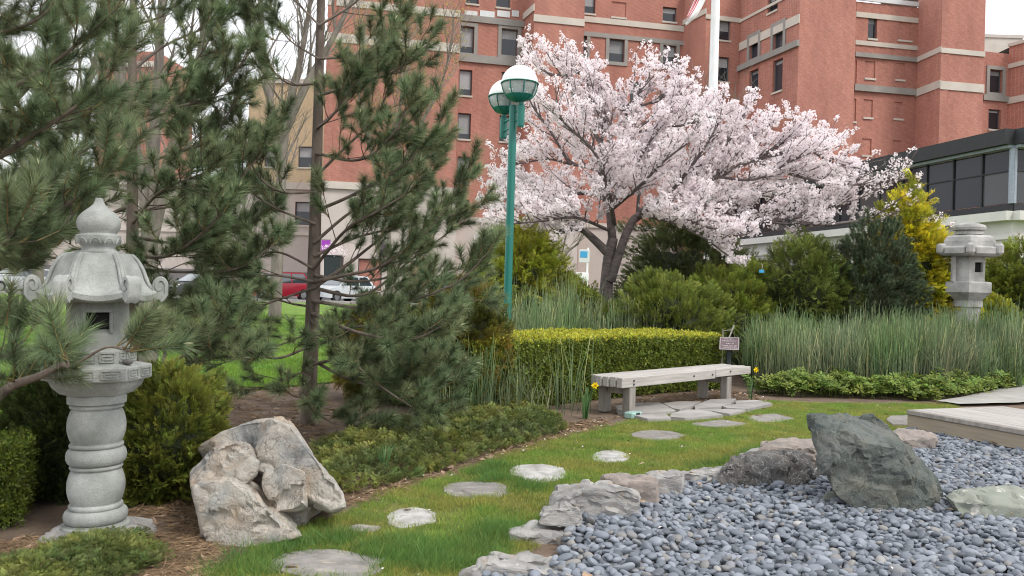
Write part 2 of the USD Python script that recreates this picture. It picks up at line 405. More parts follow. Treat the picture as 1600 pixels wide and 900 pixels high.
def brick_material(name, c1, c2, mortar, stain):
    return usdkit.material(stage, '/World/Looks/' + name, {
        'g': ('geometry', {}), 's': ('separate_xyz', {}), 'ad': ('math', {'math_type': 'multiply_add', 'value2': 0.8}), 'cx': ('combine_xyz', {}),
        'b': ('brick_texture', {'color1': c1, 'color2': c2, 'mortar': mortar, 'scale': 1.0, 'mortar_size': 0.007, 'brick_width': 0.22, 'row_height': 0.075, 'bias': -0.1}),
        'n': ('noise_texture', {'scale': 0.5, 'detail': 9.0, 'roughness': 0.72}), 'mp': ('mapping', {'scale': (1, 1, 0.28)}),
        'r': ('rgb_ramp', {'ramp': [(0.3, stain), (0.62, (1, 1, 1))]}),
        'm': ('mix_color', {'blend_type': 'multiply', 'fac': 1.0}), 'p': ('principled_bsdf', {'roughness': 0.9, 'specular_ior_level': 0.2})},
        [('g.position', 's.vector'), ('s.y', 'ad.value1'), ('s.x', 'ad.value3'), ('ad.value', 'cx.x'), ('s.z', 'cx.y'), ('cx.vector', 'b.vector'), ('g.position', 'mp.vector'), ('mp.vector', 'n.vector'), ('n.fac', 'r.fac'),
         ('b.color', 'm.a'), ('r.color', 'm.b'), ('m.result', 'p.base_color')], surface='p.BSDF')


M['brick'] = brick_material('red_brick', (0.44, 0.165, 0.118), (0.32, 0.115, 0.085), (0.54, 0.37, 0.31), (0.68, 0.66, 0.68))
M['beigebrick'] = brick_material('beige_brick', (0.50, 0.37, 0.22), (0.42, 0.30, 0.18), (0.45, 0.38, 0.3), (0.8, 0.8, 0.8))

# the big boulder: tan and grey with orange stains, pale veins and dark cracks
def veined_stone(name, ramp, stain, stain_to, crack, vein, vein_to, bump=0.04):
    return usdkit.material(stage, '/World/Looks/' + name, {
    'g': ('geometry', {}),
    'n1': ('noise_texture', {'scale': 2.6, 'detail': 6.0, 'roughness': 0.6, 'distortion': 0.6}),
    'r1': ('rgb_ramp', {'ramp': ramp}),
    'n2': ('noise_texture', {'scale': 3.3, 'detail': 5.0, 'roughness': 0.65}), 'm2': ('mapping', {'location': (3.1, 1.7, 0.4), 'scale': (1, 1, 1.4)}),
    'f2': ('map_range', {'from_min': 0.47, 'from_max': 0.66, 'to_min': 0.0, 'to_max': stain_to, 'clamp': True}),
    'x2': ('mix_color', {'b': stain}),
    'n3': ('noise_texture', {'scale': 4.0, 'detail': 8.0, 'roughness': 0.7, 'distortion': 1.2}), 's3': ('math', {'math_type': 'subtract', 'value2': 0.5}), 'a3': ('math', {'math_type': 'absolute'}),
    'f3': ('map_range', {'from_min': 0.0, 'from_max': 0.016, 'to_min': 0.75, 'to_max': 0.0, 'clamp': True}), 'x3': ('mix_color', {'b': crack}),
    'n4': ('noise_texture', {'scale': 9.0, 'detail': 4.0, 'distortion': 2.0}), 's4': ('math', {'math_type': 'subtract', 'value2': 0.46}), 'a4': ('math', {'math_type': 'absolute'}),
    'f4': ('map_range', {'from_min': 0.0, 'from_max': 0.012, 'to_min': vein_to, 'to_max': 0.0, 'clamp': True}), 'x4': ('mix_color', {'b': vein}),
    'nb': ('noise_texture', {'scale': 13.0, 'detail': 10.0, 'roughness': 0.72}), 'b': ('bump', {'strength': 1.0, 'distance': bump}),
    'p': ('principled_bsdf', {'roughness': 0.85, 'specular_ior_level': 0.3})},
    [('g.position', 'n1.vector'), ('n1.fac', 'r1.fac'), ('g.position', 'm2.vector'), ('m2.vector', 'n2.vector'), ('n2.fac', 'f2.value'), ('f2.result', 'x2.fac'), ('r1.color', 'x2.a'),
     ('g.position', 'n3.vector'), ('n3.fac', 's3.value1'), ('s3.value', 'a3.value1'), ('a3.value', 'f3.value'), ('f3.result', 'x3.fac'), ('x2.result', 'x3.a'),
     ('g.position', 'n4.vector'), ('n4.fac', 's4.value1'), ('s4.value', 'a4.value1'), ('a4.value', 'f4.value'), ('f4.result', 'x4.fac'), ('x3.result', 'x4.a'),
     ('x4.result', 'p.base_color'), ('g.position', 'nb.vector'), ('nb.fac', 'b.height'), ('b.normal', 'p.normal')], surface='p.BSDF')


M['boulder'] = veined_stone('boulder', [(0.30, (0.20, 0.205, 0.205)), (0.43, (0.37, 0.365, 0.35)), (0.60, (0.52, 0.48, 0.42)), (0.75, (0.35, 0.385, 0.38))], (0.45, 0.30, 0.17), 0.55, (0.10, 0.085, 0.07), (0.78, 0.77, 0.74), 0.5)
M['greenstone'] = veined_stone('green_stone', [(0.30, (0.050, 0.062, 0.060)), (0.45, (0.095, 0.112, 0.104)), (0.62, (0.145, 0.160, 0.148)), (0.75, (0.105, 0.110, 0.118))], (0.19, 0.175, 0.135), 0.55, (0.025, 0.028, 0.028), (0.30, 0.32, 0.29), 0.35, 0.035)
M['darkstone_veined'] = veined_stone('dark_stone_veined', [(0.30, (0.065, 0.063, 0.063)), (0.50, (0.12, 0.115, 0.112)), (0.70, (0.19, 0.18, 0.17))], (0.17, 0.14, 0.11), 0.4, (0.03, 0.03, 0.03), (0.62, 0.62, 0.60), 0.8, 0.035)

M['pebble'] = usdkit.material(stage, '/World/Looks/pebble', {
    'oi': ('object_info', {}), 'r': ('rgb_ramp', {'ramp': [(0.0, (0.090, 0.100, 0.118)), (0.25, (0.145, 0.162, 0.190)), (0.6, (0.20, 0.222, 0.258)), (0.86, (0.265, 0.29, 0.33)), (0.93, (0.185, 0.18, 0.18)), (0.985, (0.26, 0.25, 0.235)), (1.0, (0.42, 0.42, 0.41))]}),
    'tc': ('texture_coordinate', {}), 'n': ('noise_texture', {'scale': 30.0, 'detail': 4.0}), 'rr': ('rgb_ramp', {'ramp': [(0.3, (0.78, 0.78, 0.78)), (0.7, (1.1, 1.1, 1.1))]}),
    'm': ('mix_color', {'blend_type': 'multiply', 'fac': 1.0}), 'p': ('principled_bsdf', {'roughness': 0.55, 'specular_ior_level': 0.4})},
    [('oi.random', 'r.fac'), ('tc.object', 'n.vector'), ('n.fac', 'rr.fac'), ('r.color', 'm.a'), ('rr.color', 'm.b'), ('m.result', 'p.base_color')], surface='p.BSDF')

L = {}
L['pine'] = leaf('pine_needles', (0.170, 0.220, 0.118), 0.35, 0.025, 0.22, 0.45)
L['pine_far'] = leaf('pine_needles_far', (0.085, 0.130, 0.075), 0.30, 0.02, 0.15, 0.5)
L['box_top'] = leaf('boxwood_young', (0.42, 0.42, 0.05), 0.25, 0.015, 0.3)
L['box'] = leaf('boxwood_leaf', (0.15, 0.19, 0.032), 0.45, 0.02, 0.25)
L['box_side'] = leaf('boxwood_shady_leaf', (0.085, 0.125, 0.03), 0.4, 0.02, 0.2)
L['arbor'] = leaf('arborvitae_green', (0.15, 0.185, 0.034), 0.35, 0.02, 0.25)
L['arbor_near'] = leaf('arborvitae_near', (0.125, 0.150, 0.030), 0.45, 0.025, 0.2)
L['arbor_dark'] = leaf('arborvitae_dark', (0.045, 0.065, 0.020), 0.4, 0.02, 0.2)
L['arbor_rust'] = leaf('arborvitae_rusty', (0.075, 0.090, 0.022), 0.35, 0.03, 0.2, color2=(0.20, 0.16, 0.035), cscale=2.0)
L['goldgreen'] = leaf('cypress_goldgreen', (0.20, 0.24, 0.030), 0.35, 0.02, 0.3, color2=(0.27, 0.29, 0.04), cscale=1.5)
L['gold'] = leaf('cypress_gold', (0.54, 0.48, 0.03), 0.35, 0.02, 0.3, color2=(0.24, 0.27, 0.035), cscale=2.2)
L['broad'] = leaf('broad_arborvitae', (0.145, 0.18, 0.04), 0.35, 0.02, 0.25)
L['yew'] = leaf('yew_dark', (0.085, 0.105, 0.045), 0.4, 0.02, 0.2)
L['mugo'] = leaf('mugo_blue', (0.085, 0.120, 0.070), 0.35, 0.02, 0.15)
L['falsecyp'] = leaf('false_cypress', (0.13, 0.165, 0.040), 0.35, 0.02, 0.25, color2=(0.08, 0.11, 0.03), cscale=1.2)
L['reed'] = leaf('horsetail', (0.105, 0.165, 0.062), 0.42, 0.03, 0.1, 0.5, color2=(0.155, 0.195, 0.105), cscale=0.8)
L['juniper'] = leaf('juniper', (0.155, 0.175, 0.050), 0.4, 0.03, 0.2, color2=(0.085, 0.115, 0.04), cscale=1.5)
L['pachy'] = leaf('pachysandra', (0.155, 0.215, 0.04), 0.35, 0.03, 0.25)
L['grass'] = leaf('grass_blade', (0.175, 0.275, 0.050), 0.3, 0.03, 0.3, color2=(0.25, 0.28, 0.065), cscale=1.6)
L['grass_lush'] = leaf('grass_lush', (0.105, 0.20, 0.045), 0.3, 0.02, 0.3)
L['grass_far'] = leaf('grass_far', (0.15, 0.27, 0.035), 0.25, 0.02, 0.3)
L['daff'] = leaf('daffodil_leaf', (0.10, 0.20, 0.07), 0.2, 0.01, 0.25)
L['blossom'] = leaf('cherry_blossom', (0.945, 0.92, 0.925), 0.03, 0.0, 0.42, 0.6, 0.2)
L['budtree'] = leaf('spring_buds', (0.42, 0.33, 0.05), 0.3, 0.02, 0.3)

exec_order = None
# ------------------------------------------------------------------ the ground
def grid_sheet(xs, ys, dz=0.0):
    X, Y = np.meshgrid(xs, ys, indexing='ij')
    v = np.stack([X, Y, terrain(X, Y) + dz], -1).reshape(-1, 3)
    n = len(ys)
    i, j = np.meshgrid(np.arange(len(xs) - 1), np.arange(n - 1), indexing='ij')
    A = i * n + j
    q = np.stack([A, A + n, A + n + 1, A + 1], -1).reshape(-1, 4)
    return v, np.vstack([q[:, [0, 1, 2]], q[:, [0, 2, 3]]])


def poly_sheet(poly, z, step=None):
    from shapely.geometry import Polygon
    p = Polygon(poly).buffer(0)
    if p.geom_type == 'MultiPolygon':
        p = max(p.geoms, key=lambda g: g.area)
    v, f = trimesh.creation.triangulate_polygon(p, engine='earcut')
    return np.column_stack([v, np.full(len(v), z)]), f


def inside(poly, pts):
    import shapely
    from shapely.geometry import Polygon
    p = Polygon(poly).buffer(0)
    return shapely.contains_xy(p, pts[:, 0], pts[:, 1])


def rough_edge(poly, amp, step, seed):
    """The outline cut finer and made uneven."""
    p = np.asarray(poly, float)
    out = []
    for a, b in zip(p, np.roll(p, -1, 0)):
        n = max(1, int(np.linalg.norm(b - a) / step))
        for t in np.arange(n) / n:
            out.append(a + (b - a) * t)
    out = np.array(out)
    k = np.column_stack([out * 1.7, np.zeros(len(out))])
    return out + amp * (np.stack([meshkit.fbm(k * 2, 3, seed), meshkit.fbm(k * 2 + 9, 3, seed + 5)], 1) - 0.5) * 2


far = np.concatenate([[-2500, -900, -300, -120], np.arange(-60, 61, 3), [120, 300, 900, 2500]])
fary = np.concatenate([[-2500, -600, -100, -20], np.arange(-6, 60, 1.5), [75, 120, 300, 900, 2500]])
obj('ground', grid_sheet(far, fary), M['soil'], kind='structure')

PX = lambda pts: np.array([gr(u, v)[:2] for u, v in pts])
LAWN = rough_edge(np.vstack([PX([(250, 960), (330, 900), (420, 848), (520, 812), (600, 772), (700, 746), (800, 708), (880, 684), (960, 664), (1000, 655), (1110, 640), (1200, 628), (1300, 632), (1480, 632), (1500, 640)]), [(7.0, 11.6), (6.2, 10.2), (5.2, 9.6)],
                         PX([(1415, 672), (1300, 705), (1120, 742), (1000, 752), (880, 785), (810, 865), (740, 910), (700, 1000)])]), 0.05, 0.15, 3)
obj('lawn', poly_sheet(LAWN, 0.006), M['lawn'], kind='structure')
POND = np.vstack([PX([(700, 1000), (740, 920), (860, 900), (890, 840), (930, 800), (985, 775), (1060, 752), (1120, 740), (1200, 738), (1280, 705), (1390, 690), (1430, 672)]), [(5.0, 9.7), (6.5, 9.0), (7.5, 7.5), (7.5, 3.0), (-0.4, 3.0)]])
obj('pebble_bed', poly_sheet(POND, 0.010), M['darkstone'], kind='structure')
FARLAWN_EDGE = np.array([(-60, 3.0), (-7.5, 6.5), (-5.6, 8.4), (-4.6, 10.2), (-3.2, 12.3), (-1.0, 15.0), (3, 19.0), (12, 24.0), (60, 26.0)])
# far lawn: a terrain sheet beyond that line
fx = np.unique(np.concatenate([np.arange(-60, 61, 2.0)]))
V, F = [], []
ny = np.linspace(0, 1, 24)
for x in fx:
    y0 = np.interp(x, FARLAWN_EDGE[:, 0], FARLAWN_EDGE[:, 1])
    for t in ny:
        y = y0 + (46.0 - y0) * t
        V.append((x, y, terrain(x, y) + 0.03))
n = len(ny)
for i in range(len(fx) - 1):
    for j in range(n - 1):
        a = i * n + j
        F += [[a, a + n, a + n + 1], [a, a + n + 1, a + 1]]
obj('far_lawn', (np.array(V), np.array(F)), M['farlawn'], kind='structure')
obj('road', box((0, 56.5, 0.49), (160, 18, 0.06)), M['asphalt'], kind='structure')
obj('kerb', box((0, 47.2, 0.54), (160, 0.2, 0.24), bev=0.02), M['concrete'], kind='structure')
obj('pavement', box((0, 67.6, 0.55), (160, 4.0, 0.22), bev=0.02), M['concrete'], kind='structure')
obj('path', poly_sheet(rough_edge(np.array([(6.45, 12.55), (7.2, 13.2), (9.6, 15.6), (14, 18.0), (14, 15.8), (9.3, 13.6), (7.7, 12.6), (6.6, 12.2)]), 0.02, 0.5, 8), 0.045), M['concrete'], kind='structure')


# ------------------------------------------------------------------ rocks
def rock_mesh(pieces, seed, edge=0.04, amp=0.03, smooth=2, freq=4.0, strata=0.0, crack=0.0, chip=0.0, cell=0.16):
    """Hulls of points, joined, cut fine, softened and broken up."""
    ms = [m3.Manifold.hull_points(np.asarray(p, float)) for p in pieces]
    m = ms[0]
    for k in ms[1:]:
        m = m + k
    m = m.refine_to_length(edge)
    v, f = vf(m)
    t = trimesh.Trimesh(v, f, process=True)
    if smooth:
        trimesh.smoothing.filter_taubin(t, lamb=0.5, nu=0.45, iterations=smooth)
    n = np.array(t.vertex_normals)
    p = np.array(t.vertices)
    q = p * freq
    big = meshkit.fbm(q + seed, 4, seed) - 0.5
    rid = 1 - 2 * np.abs(meshkit.fbm(q * 0.9 + 7.7 * seed, 3, seed + 11) - 0.5)
    fine = meshkit.fbm(q * 5.0, 3, seed + 3) - 0.5
    d = amp * (1.3 * big + 0.45 * fine - 0.9 * np.clip((rid - 0.90) / 0.10, 0, 1) * 0.9)
    if strata:
        s = meshkit.noise(np.stack([p[:, 0] * 1.5, p[:, 1] * 1.5, p[:, 2] * 38 + 3 * p[:, 0]], 1), seed + 5) - 0.5
        d += strata * s * (1 - np.abs(n[:, 2]))
    if crack:
        c = np.abs(meshkit.fbm(p * 2.2 + 3.3 * seed, 3, seed + 21) - 0.5)
        d -= crack * np.clip(1 - c / 0.035, 0, 1)
    if chip:                             # fractured faces: each cell of the rock has its own tilt
        from scipy.spatial import cKDTree
        rg = np.random.default_rng(seed + 900)
        lo, hi = p.min(0) - cell, p.max(0) + cell
        sd = rg.uniform(lo, hi, (max(8, int(np.prod((hi - lo) / cell))), 3))
        k = cKDTree(sd).query(p + 0.03 * (meshkit.fbm(p * 9, 2, seed)[:, None] - 0.5))[1]
        tl = rg.normal(0, 1.0, (len(sd), 3))
        d += chip * (rg.uniform(-0.5, 0.5, len(sd))[k] + 0.55 * np.einsum('ij,ij->i', (p - sd[k]) / cell, tl[k]))
    p = p + n * d[:, None]
    return trimesh.Trimesh(p, t.faces, process=False)


def rock(name, label, category, pieces, material, seed, group=None, parent=None, **kw):
    sm = kw.pop('shade', 40)
    m = rock_mesh(pieces, seed, **kw)
    return obj(name, m, material, parent, smooth=sm, label=label, category=category, group=group)


def back(pts, dy, shrink=0.85, dz=0.0):
    """The same silhouette some way behind, a little smaller."""
    p = np.asarray(pts, float)
    c = p.mean(0)
    q = c + (p - c) * shrink
    q[:, 1] += dy
    q[:, 2] += dz
    return np.vstack([p, q])


# big tan boulder beside the lantern
def A(y, *uv):
    return np.array([at(u, v, y) for u, v in uv])


bl = [
    np.vstack([A(4.75, (318, 850), (345, 868), (380, 862), (322, 790), (300, 757), (360, 752), (410, 790), (440, 830), (470, 838)), A(5.2, (300, 770), (330, 735), (400, 745), (470, 830), (330, 850))]),
    np.vstack([A(4.85, (296, 748), (298, 765), (330, 705), (352, 692), (385, 692), (402, 720), (398, 740), (380, 755), (340, 762)), A(5.4, (300, 735), (345, 690), (400, 700), (400, 750))]),
    np.vstack([A(4.85, (412, 760), (415, 735), (440, 725), (475, 735), (480, 790), (455, 800), (432, 800)), A(5.2, (420, 730), (480, 740), (480, 795), (430, 800))]),
    np.vstack([A(5.0, (400, 705), (405, 735), (430, 655), (452, 664), (535, 765), (540, 792), (520, 800), (500, 785), (440, 740)), A(5.6, (385, 660), (425, 655), (450, 660), (530, 770), (525, 790), (400, 760))]),
    np.vstack([A(5.3, (325, 690), (345, 672), (390, 658), (440, 655), (460, 690), (400, 720), (345, 705)), A(5.9, (322, 695), (390, 665), (440, 664), (470, 720), (340, 760)), A(5.4, (305, 700), (322, 690))]),
    np.vstack([A(5.15, (380, 755), (420, 735), (490, 790), (470, 838), (400, 830)), A(5.7, (340, 740), (500, 760), (510, 800), (360, 820))]),
]
rock('boulder', 'big tan and grey boulder with orange stains beside the tall stone lantern', 'boulder', bl, M['boulder'], 4, edge=0.022, amp=0.016, smooth=1, freq=5.0, crack=0.020, shade=28, chip=0.024, cell=0.27)

# dark green pointed rock standing in the pebbles
gl = [np.vstack([A(5.75, (1335, 800), (1370, 808), (1430, 806), (1300, 770), (1296, 740), (1440, 780), (1400, 700), (1330, 690)),
                 A(6.0, (1268, 690), (1263, 652), (1290, 648), (1340, 660), (1472, 775), (1450, 735), (1412, 690), (1478, 788)),
                 A(6.3, (1265, 648), (1282, 690)), A(6.35, (1288, 650), (1320, 660), (1365, 652), (1385, 668), (1455, 740), (1470, 785), (1310, 775))]),
      np.vstack([A(6.15, (1338, 655), (1350, 648), (1368, 649), (1385, 664), (1400, 700), (1330, 690)), A(6.4, (1345, 653), (1375, 655), (1395, 690))])]
rock('standing_rock', 'dark green upright rock with a pointed top standing in the pebbles', 'rock', gl, M['greenstone'], 12, edge=0.020, amp=0.018, smooth=2, freq=5.0, crack=0.014, shade=28, chip=0.026, cell=0.17)
lr = [np.vstack([A(6.35, (1121, 752), (1128, 764), (1190, 778), (1270, 778), (1125, 735), (1150, 724)), A(6.7, (1160, 706), (1180, 703), (1225, 705), (1262, 712), (1278, 740), (1282, 772)), A(7.1, (1130, 740), (1180, 708), (1255, 706), (1275, 760))])]
rock('low_rock', 'low dark rock with white streaks left of the green upright rock', 'rock', lr, M['darkstone_veined'], 21, edge=0.022, amp=0.02, smooth=1, freq=6, crack=0.012, shade=28, chip=0.03, cell=0.16)
pr = [np.vstack([A(5.7, (1500, 815), (1560, 832), (1640, 850), (1640, 800), (1490, 785), (1530, 785)), A(6.0, (1478, 775), (1500, 764), (1535, 760), (1585, 762), (1640, 772)), A(6.6, (1485, 768), (1540, 760), (1640, 768), (1640, 800))])]
rock('pale_rock', 'pale greenish low rock at the right edge of the pebbles', 'rock', pr, M['palestone'], 31, edge=0.03, amp=0.045, smooth=2, freq=5)
rock('small_stone', 'small olive grey stone lying between the two dark rocks', 'stone', [np.vstack([A(5.95, (1284, 780), (1300, 786), (1314, 782), (1290, 768), (1306, 766)), A(6.1, (1286, 778), (1312, 775))])], M['palestone'], 33, edge=0.02, amp=0.01, smooth=3)

EDGE = [
    ('wide flat edging stone nearest the camera, cut by the bottom of the photo', [A(4.25, (690, 930), (760, 935), (860, 930), (920, 905), (720, 895), (760, 878)), A(4.6, (735, 880), (800, 872), (870, 880), (900, 895))], 'greystone', 41),
    ('layered flat edging stone just behind the nearest one', [A(4.5, (770, 885), (850, 890), (922, 900), (930, 885), (768, 868)), A(4.95, (772, 868), (790, 860), (850, 858), (895, 868), (925, 882))], 'greystone', 42),
    ('two stepped grey edging stone with a smaller block as its upper step', [A(4.95, (795, 832), (800, 852), (850, 860), (908, 858), (912, 842)), A(5.2, (800, 826), (845, 815), (905, 820), (914, 840)), None, A(5.05, (838, 818), (850, 797), (888, 790), (906, 792), (913, 826), (880, 825)), A(5.4, (848, 792), (900, 789), (910, 810))], 'greystone', 43),
    ('largest grey edging stone with a blunt face, between lawn and pebbles', [A(5.35, (905, 800), (960, 808), (990, 800), (860, 788), (915, 765), (950, 770), (985, 765), (997, 780)), A(5.8, (858, 780), (864, 760), (905, 752), (950, 750), (995, 768), (998, 785))], 'greystone', 44),
    ('pinkish edging stone with a flat top behind the largest grey one', [A(5.75, (975, 760), (1000, 772), (1018, 768), (1028, 752), (960, 752)), A(6.15, (940, 745), (960, 738), (1015, 742), (1028, 750))], 'pinkstone', 45),
    ('long low grey edging stone right of the pinkish one', [A(6.1, (1020, 756), (1062, 758), (1066, 742), (1020, 745)), A(6.55, (1010, 740), (1040, 736), (1066, 738), (1066, 750))], 'greystone', 46),
    ('thin flat edging stone left of the low dark rock', [A(6.5, (1066, 748), (1125, 748), (1130, 738), (1066, 740)), A(6.9, (1065, 738), (1100, 732), (1135, 728), (1140, 738))], 'greystone', 47),
    ('flat topped pinkish grey edging stone behind the low dark rock', [A(7.0, (1180, 730), (1280, 730), (1285, 700), (1190, 698)), A(7.5, (1192, 693), (1215, 686), (1270, 685), (1300, 692), (1300, 715))], 'pinkstone', 48),
    ('small rounded grey edging stone above the low dark rock', [A(7.1, (1155, 715), (1185, 716), (1190, 706)), A(7.3, (1155, 708), (1168, 702), (1186, 703), (1195, 712))], 'greystone', 49),
    ('brownish flat edging stone at the near corner of the timber deck', [A(8.2, (1395, 690), (1440, 697), (1458, 692), (1462, 684)), A(8.8, (1385, 676), (1400, 668), (1440, 671), (1462, 680))], 'pinkstone', 50),
    ('small loose stone poking from the grass by the nearest edging stone', [A(4.5, (706, 898), (735, 895), (708, 888)), A(4.65, (712, 884), (732, 882), (738, 890))], 'greystone', 51),
]
for lab, pcs, mt, sd in EDGE:
    pieces, cur = [], []
    for p in pcs + [None]:
        if p is None:
            pieces.append(np.vstack(cur))
            cur = []
        else:
            cur.append(p)
    for i, p in enumerate(pieces):      # the stone is let into the ground
        if i == 0 or len(pieces) == 1:
            lo = p.copy()
            lo[:, 2] = -0.06
            pieces[i] = np.vstack([p, lo])
    rock('edging_stone', lab, 'stone', pieces, M[mt], sd, group='stones edging the pebble bed', edge=0.024, amp=0.016, smooth=1, freq=6, strata=0.014, crack=0.010, shade=28, chip=0.022, cell=0.13)

SM = [
    ('reddish broken stone lying behind the big boulder, by the bush', [A(5.6, (256, 806), (275, 812), (300, 815), (310, 800)), A(5.9, (262, 800), (285, 790), (305, 790), (312, 798))], 'pinkstone', 61),
    ('small mossy stone on the pine straw at the lower left', [A(4.75, (248, 872), (262, 876), (268, 866)), A(4.85, (248, 864), (258, 857), (268, 860))], 'palestone', 62),
    ('pale split stone wedged against the lantern base', [A(5.0, (202, 842), (215, 850), (229, 842)), A(5.2, (205, 828), (220, 824), (230, 832))], 'greystone', 63),
    ('small white pebble cluster stone at the right foot of the big boulder', [A(5.35, (470, 828), (500, 826), (495, 816)), A(5.45, (474, 820), (490, 817))], 'slab', 64),
    ('grey stone half hidden under the pine behind the boulder', [A(8.0, (545, 680), (562, 682), (566, 676)), A(8.1, (548, 673), (560, 671))], 'slab', 65),
]
for lab, pcs, mt, sd in SM:
    p = np.vstack(pcs)
    lo = p.copy()
    lo[:, 2] -= 0.04
    rock('loose_stone', lab, 'stone', [np.vstack([p, lo])], M[mt], sd, edge=0.022, amp=0.012, smooth=2, freq=8)


# ------------------------------------------------------------------ stepping stones and flagstones
def slab_mesh(outline, top, thick, seed, amp=0.006, edge=0.05):
    o = np.asarray(outline, float)
    if o.shape[1] == 3:
        o = o[:, :2]
    cs = m3.CrossSection([o])
    if cs.area() < 1e-6:
        cs = m3.CrossSection([o[::-1]])
    m = cs.extrude(thick).translate([0, 0, top - thick]).refine_to_length(edge)
    v, f = vf(m)
    c = v.mean(0)
    dn = np.linalg.norm((v - c)[:, :2], axis=1, keepdims=True)
    w = meshkit.fbm(v * 6, 3, seed) - 0.5
    up = v[:, 2] > top - 1e-6
    v[:, :2] += (v - c)[:, :2] / (dn + 1e-9) * (w[:, None] * 0.05) * (0.6 + 0.4 * (v[:, 2:3] < top - 1e-4))
    v[up, 2] += amp * 2 * (meshkit.fbm(v[up] * 5 + 3, 4, seed + 2) - 0.5)
    return trimesh.Trimesh(v, f, process=False)


def ell(u0, v0, du, dv, seed, n=13, p=0.34):
    r = np.random.default_rng(seed)
    a = np.arange(n) * 2 * np.pi / n
    k = 1 + p * (meshkit.fbm(np.stack([np.cos(a) * 1.5, np.sin(a) * 1.5, np.full(n, seed * 1.3)], 1) * 1.3, 3, seed) - 0.5) * 2
    return np.array([gr(u0 + du * c * q, v0 + dv * s * q)[:2] for c, s, q in zip(np.cos(a), np.sin(a), k)])[::-1]


STEPS = [
    (515, 886, 88, 24, 'large flat stepping stone cut by the bottom edge of the photo'),
    (641, 812, 44, 15, 'round pale stepping stone with rubbed grey patches beside the boulder'),
    (745, 768, 54, 14, 'long grey layered stepping stone at the edge of the junipers'),
    (842, 740, 44, 14, 'bright white topped stepping stone right of the lush grass tuft'),
    (955, 715, 31, 10, 'small pale stepping stone alone in the middle of the lawn'),
    (1030, 682, 38, 9, 'brownish stepping stone left of the bench front'),
    (1125, 664, 44, 6.5, 'thin long stepping stone just in front of the flagstones'),
    (1205, 655, 34, 7, 'pinkish stepping stone farthest right, by the end of the flagstones'),
    (570, 829, 26, 6, 'smallest sliver of stepping stone left of the round pale one'),
]
for k, (u, v, du, dv, lab) in enumerate(STEPS):
    m = slab_mesh(ell(u, v, du, dv * 0.95, 70 + k), 0.014, 0.10, 80 + k, 0.012, 0.04)
    obj('stepping_stone', m, M['slab_pale' if k in (1, 3, 4) else 'slab'], smooth=35, label=lab, category='stepping stone', group='stepping stones across the lawn')

pav = keys(UsdGeom.Xform.Define(stage, '/World/flagstone_paving').GetPrim(), kind='structure')
FL = [[(962, 640), (982, 636), (1030, 634), (1056, 648), (1010, 652), (985, 652), (965, 648)], [(1036, 636), (1060, 633), (1095, 633), (1082, 640), (1062, 646), (1050, 644)],
      [(1085, 640), (1110, 630), (1150, 629), (1142, 637), (1125, 642), (1086, 646)], [(1080, 646), (1120, 645), (1165, 646), (1140, 653), (1112, 648)],
      [(1050, 652), (1075, 646), (1110, 649), (1130, 655), (1070, 660), (1045, 658)], [(1128, 641), (1150, 638), (1200, 634), (1206, 637), (1168, 646), (1135, 644)],
      [(990, 655), (1040, 652), (1048, 660), (1012, 661)], [(1088, 650), (1115, 651), (1128, 654), (1100, 655)], [(1150, 632), (1180, 631), (1192, 633), (1150, 637)]]
for k, o in enumerate(FL):
    g = PX(o)
    m = slab_mesh(g, 0.05 + 0.004 * (k % 3), 0.07, 120 + k, 0.004, 0.06)
    obj('flagstone', m, M['flag'], pav, smooth=30)


